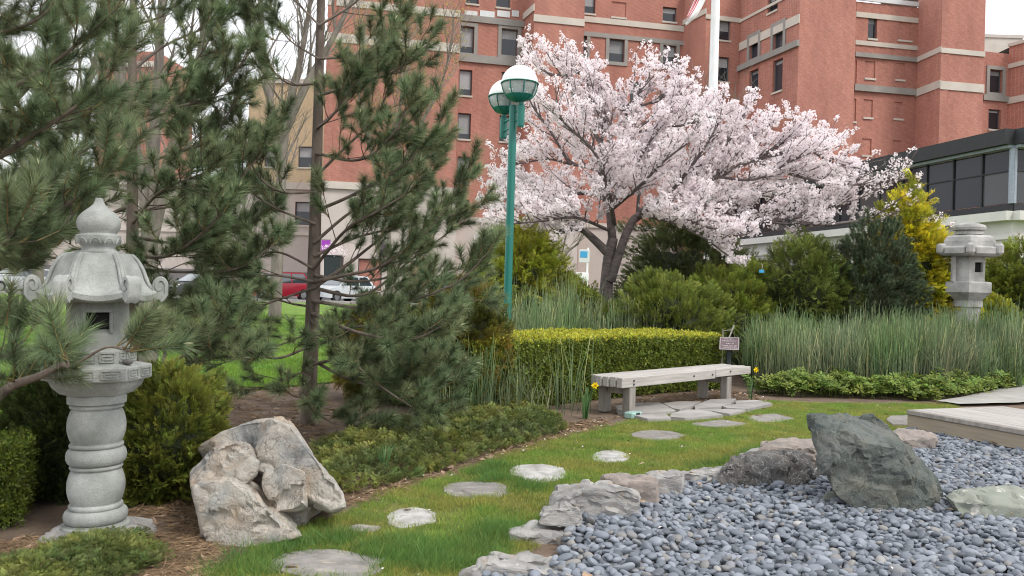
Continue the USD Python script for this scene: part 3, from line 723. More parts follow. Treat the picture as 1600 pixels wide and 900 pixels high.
# ------------------------------------------------------------------ stone lanterns
def lantern_near():
    base = np.array([-2.385, 4.86, 0.0])
    t = thing('stone_lantern', 'tall grey granite lantern with scrolled six sided roof beside the boulder', 'stone lantern', 'stone lanterns', base, lean=-1.2)
    UsdGeom.Xformable(t).AddScaleOp().Set(Gf.Vec3f(0.895, 0.895, 1.0))
    g = M['granite']
    rng = np.random.default_rng(5)
    a = np.arange(9) * 2 * np.pi / 9 + 0.2
    p = [[math.cos(k) * r, math.sin(k) * r, z] for k, r in zip(a, rng.uniform(0.30, 0.40, 9)) for z in (-0.05, 0.035)] + [[math.cos(k) * 0.24, math.sin(k) * 0.24, 0.07] for k in a]
    obj('base_stone', rock_mesh([p], 3, 0.03, 0.02, 2, 6), M['greystone'], t, smooth=40)
    sh = [(0.205, 0.05), (0.208, 0.06), (0.205, 0.075), (0.185, 0.082), (0.183, 0.09)]
    ring = lambda r, z0, z1, n=9: [(r - (z1 - z0) * 0.35 + (z1 - z0) * 0.35 * math.sin(k), z0 + (z1 - z0) * (0.5 - 0.5 * math.cos(k))) for k in np.linspace(0, math.pi, n)]
    belly = lambda r0, r1, z0, z1, top=None: [(r0 + (r1 - r0) * math.sin(k) ** 0.8, z0 + (z1 - z0) * (k / math.pi)) for k in np.linspace(0.02, math.pi - 0.02, 22)]
    sh += ring(0.192, 0.09, 0.165) + [(0.162, 0.168)] + ring(0.163, 0.170, 0.197) + [(0.148, 0.20)]
    sh += belly(0.146, 0.174, 0.20, 0.395) + [(0.150, 0.398)] + ring(0.160, 0.40, 0.42) + [(0.154, 0.422)]
    sh += ring(0.182, 0.424, 0.522) + [(0.156, 0.524)] + ring(0.163, 0.526, 0.546) + [(0.150, 0.548)]
    sh += belly(0.148, 0.176, 0.55, 0.745) + [(0.150, 0.747)] + ring(0.163, 0.75, 0.772) + [(0.163, 0.776), (0.176, 0.78), (0.178, 0.815), (0.174, 0.83)]
    obj('shaft', lathe(sh, 56), g, t, smooth=50)
    a0 = math.radians(26)
    obj('bowl', ngon_loft([(0.18, 0.825), (0.215, 0.835), (0.265, 0.875), (0.285, 0.915)], 6, a0), g, t)
    pl = obj('platform', ngon_loft([(0.285, 0.912), (0.322, 0.918), (0.326, 0.925), (0.326, 0.992), (0.320, 1.0), (0.24, 1.014)], 6, a0), g, t)
    ap = 0.326 * math.cos(math.pi / 6)

    def panel(k, cx, w, z0, z1, r, name, par):
        """A raised frame with a raised key inside on side k of a hexagon of apothem r."""
        th = a0 + math.pi / 6 + k * math.pi / 3
        nx, ny = math.cos(th), math.sin(th)
        tx, ty = -ny, nx
        bars = []
        W, H, cz, b, d = w, z1 - z0, (z0 + z1) / 2, 0.006, 0.007

        def bar(s, z, l, h):
            c = (nx * r + tx * (cx + s), ny * r + ty * (cx + s), cz + z)
            v, f = box((0, 0, 0), (d * 2, l, h))
            cr, sr = nx, ny
            v = np.stack([v[:, 0] * cr - v[:, 1] * sr, v[:, 0] * sr + v[:, 1] * cr, v[:, 2]], 1) + np.array(c)
            bars.append((v, f))
        bar(0, H / 2, W, b)
        bar(0, -H / 2, W, b)
        bar(-W / 2, 0, b, H - b)
        bar(W / 2, 0, b, H - b)
        bar(0.0, H * 0.16, W * 0.62, b)
        bar(-W * 0.31, -H * 0.05, b, H * 0.36)
        bar(W * 0.06, -H * 0.22, W * 0.5, b)
        obj(name, bars, g, par)
    for k in (3, 4, 5, 0):
        for s in (-1, 1):
            panel(k, s * 0.078, 0.115, 0.937, 0.982, ap, 'key_carving', pl)
    pln = obj('plinth', ngon_loft([(0.232, 1.012), (0.232, 1.085), (0.222, 1.098), (0.19, 1.104)], 6, a0), g, t)
    for k in (3, 4, 5, 0):
        for s in (-1, 1):
            panel(k, s * 0.056, 0.085, 1.026, 1.078, 0.232 * math.cos(math.pi / 6), 'key_carving', pln)
    # firebox with an opening on the front side
    solid = lambda rr: m3.Manifold.hull_points(np.vstack([np.array([[r * math.cos(a0 + k * math.pi / 3), r * math.sin(a0 + k * math.pi / 3), z] for k in range(6)]) for r, z in rr]))
    fb = solid([(0.196, 1.10), (0.182, 1.38)])
    fb = fb - solid([(0.14, 1.16), (0.14, 1.34)])
    for k in (1, 4):
        th = a0 + math.pi / 6 + k * math.pi / 3
        cutter = m3.Manifold.cube([0.5, 0.132, 0.085], True).translate([0.25, 0, 1.265]).rotate([0, 0, math.degrees(th)])
        slope = m3.Manifold.hull_points(np.array([[x, y, z] for x in (0.10, 0.3) for y in (-0.066, 0.066) for z in ((1.224,) if x < 0.2 else (1.10, 1.224))]))
        fb = fb - cutter - slope.rotate([0, 0, math.degrees(th)])
    f = obj('firebox', fb, g, t)
    th = a0 + math.pi / 6 + 4 * math.pi / 3
    fr = []
    for c, s in (((0.163, 0, 1.318), (0.03, 0.176, 0.014)), ((0.163, 0.080, 1.255), (0.03, 0.014, 0.124)), ((0.163, -0.080, 1.255), (0.03, 0.014, 0.124))):
        v, q = box((0, 0, 0), s)
        v = v + np.array(c)
        fr.append((np.stack([v[:, 0] * math.cos(th) - v[:, 1] * math.sin(th), v[:, 0] * math.sin(th) + v[:, 1] * math.cos(th), v[:, 2]], 1), q))
    obj('opening_frame', fr, g, f)
    obj('lamp_chamber', ngon_loft([(0.136, 1.162), (0.136, 1.338)], 6, a0), M['void'], f)
    # roof
    n_a, prof = 120, [(0.15, 1.362), (0.30, 1.362), (0.362, 1.372), (0.385, 1.385), (0.390, 1.415), (0.385, 1.420), (0.345, 1.430), (0.315, 1.452), (0.297, 1.490), (0.282, 1.535), (0.258, 1.585), (0.226, 1.625), (0.205, 1.645), (0.10, 1.650)]
    a = np.arange(n_a) * 2 * np.pi / n_a
    V = []
    for i, (r, z) in enumerate(prof):
        for q in a:
            w = (q - a0) % (math.pi / 3) - math.pi / 6                       # -30..30 from the side's middle
            hexr = math.cos(math.pi / 6) / math.cos(w)
            k = 0.82 if i > 1 else 1.0
            rr = r * (1 - k + k * hexr)
            sag = 0.022 * (abs(w) / (math.pi / 6)) ** 2 * (1 if 2 <= i <= 7 else 0.3) - 0.010 * (1 - (abs(w) / (math.pi / 6)) ** 2) * (1 if 2 <= i <= 6 else 0)
            V.append((rr * math.cos(q), rr * math.sin(q), z + sag))
    F = []
    for i in range(len(prof) - 1):
        for j in range(n_a):
            A_, B_ = i * n_a + j, i * n_a + (j + 1) % n_a
            F += [[A_, B_, B_ + n_a], [A_, B_ + n_a, A_ + n_a]]
    L0 = len(V)
    V += [(0, 0, prof[0][1]), (0, 0, prof[-1][1])]
    e = (len(prof) - 1) * n_a
    for j in range(n_a):
        F += [[L0, (j + 1) % n_a, j], [L0 + 1, e + j, e + (j + 1) % n_a]]
    rf = obj('roof', (np.array(V), np.array(F)), g, t, smooth=32)
    UsdGeom.Xformable(rf).AddScaleOp().Set(Gf.Vec3f(0.945, 0.945, 1.0))
    for k in range(6):
        th = a0 + k * math.pi / 3
        # ridge rib down the corner then the rolled scroll at its end
        path = smooth_line([(0.205, 0, 1.640), (0.240, 0, 1.612), (0.275, 0, 1.562), (0.300, 0, 1.505), (0.322, 0, 1.462), (0.352, 0, 1.440)], 6)
        ribs = []
        for s in (-0.020, 0.020):
            q = path.copy()
            q[:, 1] += s * np.linspace(0.8, 1.25, len(q))
            ribs.append(tube(q, 0.0085, 6))
        q = path.copy()
        ribs.append(tube(q, 0.016, 8))
        # scroll: a spiral band swept across the corner's width
        sp = []
        for w in np.linspace(0, 2.35 * math.pi, 40):
            r = 0.062 - 0.0060 * w
            sp.append((0.386 + r * math.cos(-math.pi / 2 + w) * 1.0, 1.462 + r * math.sin(-math.pi / 2 + w) * 1.2))
        sp = np.array([(0.398, 1.366), (0.420, 1.380), (0.440, 1.410)] + [(x + 0.004, z) for x, z in sp[9:]])
        hw = 0.045
        tn = np.gradient(sp, axis=0)
        nn = unit(np.stack([tn[:, 1], -tn[:, 0]], 1))
        o, i_ = sp, sp - nn * 0.020
        ring_ = []
        for y, bulge in ((-hw, 0), (-hw * 0.55, 0.006), (-hw * 0.18, 0.001), (hw * 0.18, 0.001), (hw * 0.55, 0.006), (hw, 0)):
            ring_.append(np.column_stack([o[:, 0] + nn[:, 0] * bulge, np.full(len(sp), y), o[:, 1] + nn[:, 1] * bulge]))
        for y in (hw, -hw):
            ring_.append(np.column_stack([i_[:, 0], np.full(len(sp), y), i_[:, 1]]))
        R = np.array(ring_)
        m_, s_ = R.shape[0], R.shape[1]
        v = R.reshape(-1, 3)
        ff = []
        for x in range(m_):
            for y in range(s_ - 1):
                A_, B_ = x * s_ + y, ((x + 1) % m_) * s_ + y
                ff += [[A_, B_, B_ + 1], [A_, B_ + 1, A_ + 1]]
        ribs.append((v, np.array(ff)))
        # solid cheek inside the roll
        disc = [(0.388 + 0.046 * math.cos(w), s, 1.462 + 0.054 * math.sin(w)) for s in (-0.034, 0.034) for w in np.linspace(0, 2 * math.pi, 16, endpoint=False)]
        ribs.append(vf(m3.Manifold.hull_points(np.array(disc))))
        neck = [(x, s, z) for s in (-0.04, 0.04) for x, z in ((0.33, 1.385), (0.405, 1.380), (0.42, 1.42), (0.40, 1.44), (0.33, 1.44))]
        ribs.append(vf(m3.Manifold.hull_points(np.array(neck))))
        out = []
        for v, f_ in ribs:
            out.append((np.stack([v[:, 0] * math.cos(th) - v[:, 1] * math.sin(th), v[:, 0] * math.sin(th) + v[:, 1] * math.cos(th), v[:, 2]], 1), f_))
        obj('scroll_corner', out, g, rf, smooth=45)
    fin = [(0.14, 1.645), (0.142, 1.652), (0.14, 1.660), (0.108, 1.664), (0.100, 1.675), (0.098, 1.685), (0.112, 1.70), (0.130, 1.712), (0.134, 1.73), (0.134, 1.752), (0.126, 1.757), (0.108, 1.760), (0.106, 1.766), (0.118, 1.782), (0.131, 1.805), (0.133, 1.832), (0.124, 1.858), (0.105, 1.880), (0.080, 1.900), (0.055, 1.918), (0.036, 1.935), (0.026, 1.955), (0.023, 1.968), (0.020, 1.972)]
    fn = obj('finial', lathe(fin, 48), g, t, smooth=45)
    pet = []
    for k in range(10):
        th = k * 2 * math.pi / 10
        arc = np.array([[0.1335 * math.cos(th + w), 0.1335 * math.sin(th + w), 1.738 - 0.030 * abs(w / 0.24) ** 2.2 - 0.004] for w in np.linspace(-0.24, 0.24, 9)])
        pet.append(tube(arc, 0.0042, 5))
    obj('petal_carving', pet, g, fn, smooth=45)
    return t


lantern_near()
v, f = vf(trimesh.creation.icosphere(3))
obj('dark_pebble', (v * np.array([0.030, 0.022, 0.018]) * (1 + 0.12 * (meshkit.fbm(v * 1.5, 2, 3) - 0.5))[:, None] + np.array([-2.385 + 0.217 - 0.021, 4.86 - 0.09, 1.030]), f), M['darkstone'], smooth=True, label='small dark pebble left on the right end of the lantern platform', category='pebble')


def lantern_far():
    p = at(1511, 480, 17.0)
    t = thing('stone_lantern', 'pale weathered lantern with a thick flat roof standing behind the reeds', 'stone lantern', 'stone lanterns', (p[0], p[1], 0.02), rz=0.08)
    g = M['granite_old']
    obj('shaft', lathe([(0.34, 0), (0.34, 0.12), (0.27, 0.15), (0.25, 0.3), (0.245, 1.30), (0.25, 1.42), (0.28, 1.44), (0.28, 1.55), (0.26, 1.57)], 40), g, t, smooth=40)
    obj('platform', ngon_loft([(0.27, 1.56), (0.44, 1.70), (0.46, 1.715), (0.475, 1.73), (0.475, 1.92), (0.46, 1.94), (0.40, 1.95)], 6, 0.0), g, t)
    c0 = 1.945
    hexa = lambda r, z: np.array([[r * math.cos(k * math.pi / 3), r * math.sin(k * math.pi / 3), z] for k in range(6)])
    fb = m3.Manifold.hull_points(np.vstack([hexa(0.335, c0), hexa(0.335, 2.47)])) - m3.Manifold.hull_points(np.vstack([hexa(0.25, c0 + 0.08), hexa(0.25, 2.40)]))
    for k in (1, 4):
        fb = fb - m3.Manifold.cube([0.6, 0.17, 0.20], True).translate([0.3, 0.04, 2.24]).rotate([0, 0, 30 + 60 * k])
    f = obj('firebox', fb, g, t)
    obj('lamp_chamber', ngon_loft([(0.245, c0 + 0.085), (0.245, 2.395)], 6), M['void'], f)
    obj('corner_post', [box((-0.39, -0.12, 2.2), (0.075, 0.075, 0.53), bev=0.008)], g, t)
    rf = obj('roof', ngon_loft([(0.36, 2.455), (0.56, 2.46), (0.60, 2.48), (0.62, 2.60), (0.60, 2.64), (0.55, 2.66), (0.53, 2.76), (0.49, 2.84), (0.42, 2.88), (0.22, 2.90)], 6), g, t)
    for k in range(6):
        th = k * math.pi / 3
        obj('corner_stub', box((0.585 * math.cos(th), 0.585 * math.sin(th), 2.60), (0.17, 0.16, 0.22), rz=th, bev=0.04), g, rf)
    for k in range(6):
        th = k * math.pi / 3 + math.pi / 6
        obj('edge_block', box((0.515 * math.cos(th), 0.515 * math.sin(th), 2.565), (0.10, 0.42, 0.15), rz=th, bev=0.02), g, rf)
    obj('finial', lathe([(0.20, 2.895), (0.26, 2.91), (0.27, 2.96), (0.24, 2.985), (0.30, 3.0), (0.315, 3.05), (0.29, 3.10), (0.20, 3.13), (0.12, 3.15), (0.05, 3.165)], 32), g, t, smooth=40)


lantern_far()


# ------------------------------------------------------------------ bench, sign, deck
def bench():
    o = np.array([1.37, 10.10])
    d = unit(np.array([2.23, 2.31]))
    ang = math.atan2(d[1], d[0])
    t = thing('bench', 'weathered grey timber bench on square legs in front of the clipped hedge', 'bench', None, (o[0], o[1], 0.0), ang)
    Lg, W, top, th = 3.22, 0.50, 0.485, 0.125
    bw, gap = 0.083, 0.021
    for k in range(5):
        y = bw / 2 + k * (bw + gap)
        rng = np.random.default_rng(k)
        if k == 0:      # the front beam is two lengths with a small step where they meet
            obj('beam', box((Lg * 0.34, y, top - th / 2), (Lg * 0.68, bw, th), bev=0.006), M['timber_top'], t)
            obj('beam', box((Lg * 0.842, y + 0.004, top - th / 2 + 0.008), (Lg * 0.31, bw, th - 0.016), bev=0.006), M['timber_top'], t)
        else:
            obj('beam', box((Lg / 2 + rng.uniform(-0.02, 0.02), y, top - th / 2 + rng.uniform(-0.003, 0.003)), (Lg, bw, th), bev=0.006), M['timber_top'], t)
    for x in (0.24, Lg - 0.62):
        for y in (0.065, W - 0.06):
            obj('leg', box((x, y, (top - th) / 2 + 0.005), (0.125, 0.115, top - th - 0.01), bev=0.008), M['timber'], t)
        obj('cross_rail', box((x, W / 2, top - th - 0.052), (0.09, W - 0.262, 0.09), bev=0.006), M['timber'], t)
    for x, z in ((0.24, 0.44), (0.24, 0.395), (1.62, 0.425), (2.10, 0.42), (Lg - 0.62, 0.44)):
        obj('bolt', vf(trimesh.creation.cylinder(0.013, 0.014, sections=12, transform=trimesh.transformations.rotation_matrix(math.pi / 2, [1, 0, 0]) )) if False else (vf(trimesh.creation.cylinder(0.013, 0.014, sections=12, transform=trimesh.transformations.rotation_matrix(math.pi / 2, [1, 0, 0])))[0] + np.array([x, -0.004, z]), vf(trimesh.creation.cylinder(0.013, 0.014, sections=12))[1]), M['bolt'], t)
    p = o + d * 0.24
    q = thing('ground_light', 'small pale green box at the foot of the near bench leg', 'box', None, (p[0] - 0.02, p[1] - 0.16, 0.0), ang)
    obj('housing', box((0, 0, 0.041), (0.21, 0.13, 0.08), bev=0.015), M['paleblue'], q)
    obj('dark_slot', box((0.01, -0.064, 0.055), (0.07, 0.02, 0.04), bev=0.004), M['darkmetal'], q)


bench()


def plaque():
    p = at(1138, 590, 13.3)
    t = thing('plaque_sign', 'small bronze plaque tilted on a dark post at the hedge end behind the bench', 'sign', None, (p[0], p[1], 0.0), -0.10)
    obj('post', box((0.0, 0.02, 0.33), (0.07, 0.07, 0.66), bev=0.006), M['darkmetal'], t)
    tilt = math.radians(42)
    ct, st = math.cos(tilt), math.sin(tilt)

    def lay(m):
        v, f = vf(m)
        return np.stack([v[:, 0] + 0.12 * v[:, 1], v[:, 1] * ct - v[:, 2] * st, v[:, 1] * st + v[:, 2] * ct], 1) + np.array([0, 0, 0.76]), f
    pl = obj('plate', lay(box((0, 0, 0), (0.30, 0.27, 0.018), bev=0.004)), M['bronze'], t)
    obj('rim', [lay(box((0.1465, 0, 0.009), (0.010, 0.27, 0.012))), lay(box((-0.1465, 0, 0.009), (0.010, 0.27, 0.012))), lay(box((0, -0.1315, 0.0095), (0.283, 0.010, 0.012))), lay(box((0, 0.1315, 0.0095), (0.283, 0.010, 0.012)))], M['letter'], pl)
    rows = []
    tm = meshkit.text_mesh('Thank you for', 0.028, 0.004, True)
    v, f = vf(tm)
    v = v - (v.min(0) + v.max(0)) / 2
    v[:, 0] *= 0.24 / (v[:, 0].max() - v[:, 0].min())
    rows.append(lay((v + np.array([0, -0.055, 0.0105]), f)))
    rng = np.random.default_rng(2)
    for y, x0, x1 in ((0.10, -0.09, 0.07), (0.055, -0.11, 0.10), (0.0, -0.05, 0.06), (-0.10, -0.10, 0.12)):   # worn letters that cannot be read
        x = x0
        while x < x1:
            w = rng.uniform(0.008, 0.02)
            rows.append(lay(box((x + w / 2, y + rng.uniform(-0.002, 0.002), 0.0105), (w, rng.uniform(0.010, 0.018), 0.004))))
            x += w + rng.uniform(0.004, 0.012)
    obj('lettering', rows, M['letter'], pl)
    s = thing('garden_stake', 'two pale sticks tied together standing just behind the plaque', 'stake', None, (p[0] + 0.0, p[1] + 0.22, 0.0))
    obj('stick', tube([(-0.06, 0, 0), (-0.05, 0, 0.98)], 0.009, 6), M['timber'], s)
    obj('stick', tube([(0.02, 0, 0), (0.05, 0, 0.85), (0.13, 0.0, 1.06)], 0.011, 6), M['timber_top'], s)
    obj('cross_stick', tube([(-0.055, -0.012, 0.965), (0.085, -0.012, 0.975)], 0.006, 5), M['timber'], s)


plaque()


def deck():
    o = np.array([4.59, 9.58])
    d = unit(np.array([0.54, -1.32]))
    n = np.array([-d[1], d[0]])
    ang = math.atan2(d[1], d[0])
    t = thing('timber_deck', 'low weathered timber deck edge at the right over the pebbles', 'deck', None, (o[0], o[1], 0.0), ang)
    Lg, W = 4.2, 1.5
    nb = 10
    bw = W / nb
    obj('fascia', box((Lg / 2, 0.02, 0.145), (Lg, 0.04, 0.15), bev=0.004), M['deckside'], t)
    obj('fascia', box((0.02, W / 2 + 0.02, 0.145), (0.04, W - 0.042, 0.15), bev=0.004), M['deckside'], t)
    obj('edge_trim', box((Lg / 2, 0.022, 0.2465), (Lg, 0.075, 0.05), bev=0.005), M['timber'], t)
    for k in range(nb):
        rng = np.random.default_rng(k + 30)
        obj('board', box((Lg / 2 + 0.0, 0.068 + bw * (k + 0.5), 0.255 + rng.uniform(0, 0.003)), (Lg, bw - 0.008, 0.035), bev=0.004), M['timber_top'], t)
    for x in (0.5, 2.0, 3.6):
        obj('joist', box((x, W / 2 + 0.05, 0.15), (0.08, W - 0.15, 0.13)), M['timber'], t)
    for x in (0.4, 2.2, 3.8):
        for y in (0.35, 1.2):
            obj('pier', box((x, y, 0.04), (0.2, 0.2, 0.09)), M['concrete'], t)
    g = PX([(1385, 660), (1392, 654), (1418, 653), (1436, 660), (1420, 668), (1395, 668)])
    obj('stepping_stone', slab_mesh(g, 0.04, 0.1, 140, 0.006, 0.06), M['slab'], smooth=35, label='flat grey stepping stone tucked against the left end of the deck', category='stepping stone', group='stepping stones across the lawn')


deck()


# ------------------------------------------------------------------ foliage pieces
def blades(base, tip, width, side=None, rng=None, fold=False):
    """Thin leaves as single triangles from base to tip (n x 3 each)."""
    rng = rng or RNG
    d = unit(tip - base)
    s = unit(np.cross(d, rng.normal(size=d.shape))) if side is None else side
    w = np.asarray(width)
    w = w[:, None] if w.ndim else w
    a, b, c = base - s * w / 2, base + s * w / 2, tip
    n = len(base)
    v = np.stack([a, b, c], 1).reshape(-1, 3)
    return v, np.arange(3 * n).reshape(-1, 3)


def diamonds(base, tip, width, side=None, rng=None, at_=0.45):
    """Leaves as two triangles, widest part way along."""
    rng = rng or RNG
    d = unit(tip - base)
    s = unit(np.cross(d, rng.normal(size=d.shape))) if side is None else side
    w = np.asarray(width)
    w = w[:, None] if w.ndim else w
    m = base + (tip - base) * at_
    v = np.stack([base, m - s * w / 2, tip, m + s * w / 2], 1).reshape(-1, 3)
    k = np.arange(len(base))[:, None] * 4
    return v, np.vstack([k + [0, 1, 2], k + [0, 2, 3]])


def graded(v, lo, hi, axis_vals):
    t = np.clip(axis_vals, 0, 1)[:, None]
    return np.asarray(lo) * (1 - t) + np.asarray(hi) * t


def needle_tuft(seed, length=0.22, nl=0.13, n=190, width=0.0042, lean=0.85):
    """A pine shoot along +z with its needles, bunched towards the end."""
    rng = np.random.default_rng(seed)
    s = rng.uniform(0.1, 1.0, n) ** 0.6
    th = rng.uniform(0, 2 * np.pi, n)
    base = np.column_stack([np.cos(th) * 0.004, np.sin(th) * 0.004, s * length])
    open_ = np.radians(rng.uniform(28, 70, n)) * (1.15 - 0.5 * s) * lean / 0.75
    d = np.column_stack([np.cos(th) * np.sin(open_), np.sin(th) * np.sin(open_), np.cos(open_)])
    L_ = nl * rng.uniform(0.75, 1.1, n)
    tip = base + d * L_[:, None]
    tip[:, 2] -= 0.010 * rng.uniform(0, 1, n)
    v, f = blades(base, tip, width, rng=rng)
    t = np.tile([0.0, 0.0, 1.0], n)
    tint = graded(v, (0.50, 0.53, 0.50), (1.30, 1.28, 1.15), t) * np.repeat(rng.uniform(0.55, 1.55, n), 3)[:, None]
    stem = tube([(0, 0, 0), (0, 0, length * 1.03)], [0.005, 0.003], 4)
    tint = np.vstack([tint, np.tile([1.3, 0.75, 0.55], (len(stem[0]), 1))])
    parts = [(v, f), stem]
    if seed % 4 == 0:
        bud = tube([(0, 0, length * 1.0), (0, 0, length * 1.0 + 0.02), (0.002, 0, length + 0.045)], [0.0055, 0.006, 0.002], 5)
        parts.append(bud)
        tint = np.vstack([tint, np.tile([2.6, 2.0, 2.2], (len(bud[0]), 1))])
    v, f = join(parts)
    return v, f, tint


PINE = [needle_tuft(k) for k in range(4)]
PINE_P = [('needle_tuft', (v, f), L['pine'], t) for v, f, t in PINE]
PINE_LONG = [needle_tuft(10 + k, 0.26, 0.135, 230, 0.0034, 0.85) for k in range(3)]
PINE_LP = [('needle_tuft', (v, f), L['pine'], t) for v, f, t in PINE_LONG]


def spray(seed, size=0.16, n=9, w=0.010, droop=0.0, flat=True):
    """A flat fan of scale-leaf branchlets growing along +z."""
    rng = np.random.default_rng(seed)
    B, T, S, H = [], [], [], []
    zs = np.linspace(0.08, 0.95, n)
    for i, z in enumerate(zs):
        for s in (-1, 1):
            l = size * (0.55 - 0.35 * abs(z - 0.4)) * rng.uniform(0.7, 1.15)
            an = math.radians(rng.uniform(35, 58))
            o = np.array([0, 0, z * size])
            d = np.array([s * math.sin(an), rng.normal(0, 0.22) - droop * z, math.cos(an)])
            e = o + d * l
            B.append(o)
            T.append(e)
            S.append((0.3, 1, 0) if not flat else (math.cos(an), 0.35 * rng.normal(), -s * math.sin(an)))
            H.append(z)
            for q in (0.45, 0.7):
                for s2 in (-1, 1):
                    a2 = an * s + s2 * 0.6
                    o2 = o + d * l * q
                    B.append(o2)
                    T.append(o2 + np.array([math.sin(a2), rng.normal(0, 0.2) - droop * z, math.cos(a2)]) * l * 0.45)
                    S.append((math.cos(a2), 0.3 * rng.normal(), -math.sin(a2)))
                    H.append(z)
    B, T, S = np.array(B), np.array(T), unit(np.array(S))
    v, f = diamonds(B, T, w, S)
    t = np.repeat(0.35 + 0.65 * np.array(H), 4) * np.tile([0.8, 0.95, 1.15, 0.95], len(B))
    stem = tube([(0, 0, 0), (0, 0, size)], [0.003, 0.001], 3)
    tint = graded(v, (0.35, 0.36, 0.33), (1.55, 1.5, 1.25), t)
    tint = np.vstack([tint, np.tile([0.8, 0.6, 0.4], (len(stem[0]), 1))])
    v, f = join([(v, f), stem])
    return v, f, tint


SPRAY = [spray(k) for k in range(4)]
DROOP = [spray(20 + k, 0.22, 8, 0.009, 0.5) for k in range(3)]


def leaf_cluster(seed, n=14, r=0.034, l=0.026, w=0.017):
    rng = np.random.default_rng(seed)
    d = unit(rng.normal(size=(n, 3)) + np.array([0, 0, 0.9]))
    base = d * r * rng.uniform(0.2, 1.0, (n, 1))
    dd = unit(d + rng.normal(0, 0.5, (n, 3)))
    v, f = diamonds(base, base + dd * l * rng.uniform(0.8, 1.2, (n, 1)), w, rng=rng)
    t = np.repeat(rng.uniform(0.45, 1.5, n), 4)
    return v, f, np.repeat(t[:, None], 3, 1)


def whorl(seed, n=7, l=0.055, w=0.026):
    rng = np.random.default_rng(seed)
    B, T, S = [], [], []
    for k in range(n):
        a = k * 2 * math.pi / n + rng.uniform(-0.2, 0.2)
        up = rng.uniform(-0.1, 0.55)
        d = np.array([math.cos(a), math.sin(a), up])
        B.append(np.array([0, 0, 0.05]) + 0.006 * d)
        T.append(B[-1] + d * l * rng.uniform(0.8, 1.2))
        S.append((-math.sin(a), math.cos(a), rng.normal(0, 0.2)))
    v, f = diamonds(np.array(B), np.array(T), w, unit(np.array(S)), at_=0.6)
    t = np.repeat(rng.uniform(0.7, 1.25, n), 4)
    st = tube([(0, 0, -0.06), (0, 0, 0.05)], 0.003, 3)
    tint = np.vstack([np.repeat(t[:, None], 3, 1), np.full((len(st[0]), 3), 0.5)])
    v, f = join([(v, f), st])
    return v, f, tint


def grass_patch(seed, r=0.09, n=70, h=0.035, w=0.004, lean=0.55, dry=0.15):
    rng = np.random.default_rng(seed)
    a, q = rng.uniform(0, 2 * np.pi, n), r * np.sqrt(rng.uniform(0, 1, n))
    base = np.column_stack([q * np.cos(a), q * np.sin(a), np.full(n, -0.004)])
    tip = base + np.column_stack([rng.normal(0, lean, n), rng.normal(0, lean, n), np.ones(n)]) * (h * rng.uniform(0.5, 1.2, n))[:, None]
    v, f = blades(base, tip, w * rng.uniform(0.7, 1.3, n), rng=rng)
    k = rng.uniform(size=n) < dry
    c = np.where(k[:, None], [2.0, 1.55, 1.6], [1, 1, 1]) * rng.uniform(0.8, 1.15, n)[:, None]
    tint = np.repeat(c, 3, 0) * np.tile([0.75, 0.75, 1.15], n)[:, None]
    return v, f, tint


def reed_clump(seed, n=26, r=0.16, h=1.15):
    rng = np.random.default_rng(seed)
    parts, tint = [], []
    for k in range(n):
        a, q = rng.uniform(0, 2 * np.pi), r * math.sqrt(rng.uniform())
        b = np.array([q * math.cos(a), q * math.sin(a), -0.02])
        hh = h * rng.uniform(0.45, 1.12)
        ln = rng.normal(0, 0.08, 2) * hh
        if rng.uniform() < 0.10:
            ln = rng.normal(0, 0.35, 2) * hh
        pts = [b, b + np.array([ln[0] * 0.35, ln[1] * 0.35, hh * 0.55]), b + np.array([ln[0], ln[1], hh])]
        v, f = tube(pts, [0.0045, 0.004, 0.0025], 3, cap=False)
        u = rng.uniform()
        c = np.array([2.6, 1.9, 1.9]) if u < 0.09 else np.array([1.0, 1.0, 1.0]) * rng.uniform(0.75, 1.2)
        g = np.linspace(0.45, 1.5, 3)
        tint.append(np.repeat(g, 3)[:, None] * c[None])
        parts.append((v, f))
    v, f = join(parts)
    return v, f, np.vstack(tint)


def blossom_cluster(seed, n=9, r=0.055):
    rng = np.random.default_rng(seed)
    B, T, S, C = [], [], [], []
    d = unit(rng.normal(size=(n, 3)))
    for k in range(n):
        o = d[k] * r * rng.uniform(0.55, 1.1)
        ax = unit(d[k] + rng.normal(0, 0.45, 3))
        e1 = unit(np.cross(ax, [0.3, 0.5, 0.81]))
        e2 = np.cross(ax, e1)
        for p in range(5):
            a = p * 2 * math.pi / 5
            g = e1 * math.cos(a) + e2 * math.sin(a)
            B.append(o)
            T.append(o + (g * 0.9 + ax * 0.45) * 0.026)
            S.append(np.cross(ax, g))
            C.append(rng.uniform(0.9, 1.08))
    v, f = diamonds(np.array(B), np.array(T), 0.020, unit(np.array(S)), at_=0.65)
    c = np.repeat(np.array(C), 4)[:, None] * np.tile(np.array([[1.0, 0.86, 0.89], [1, 1, 1], [1, 1, 1], [1, 1, 1]]), (len(B), 1))
    return v, f, c


def P_(name, made, m):
    return [(name, (v, f), m, t) for v, f, t in made]


# ------------------------------------------------------------------ shrubs
def lumpy(rng, n, seed, bumps=0.35):
    d = unit(rng.normal(size=(n, 3)))
    k = 1 + bumps * 2 * (meshkit.fbm(d * 2.1 + seed * 3.7, 3, seed) - 0.5)
    return d, k


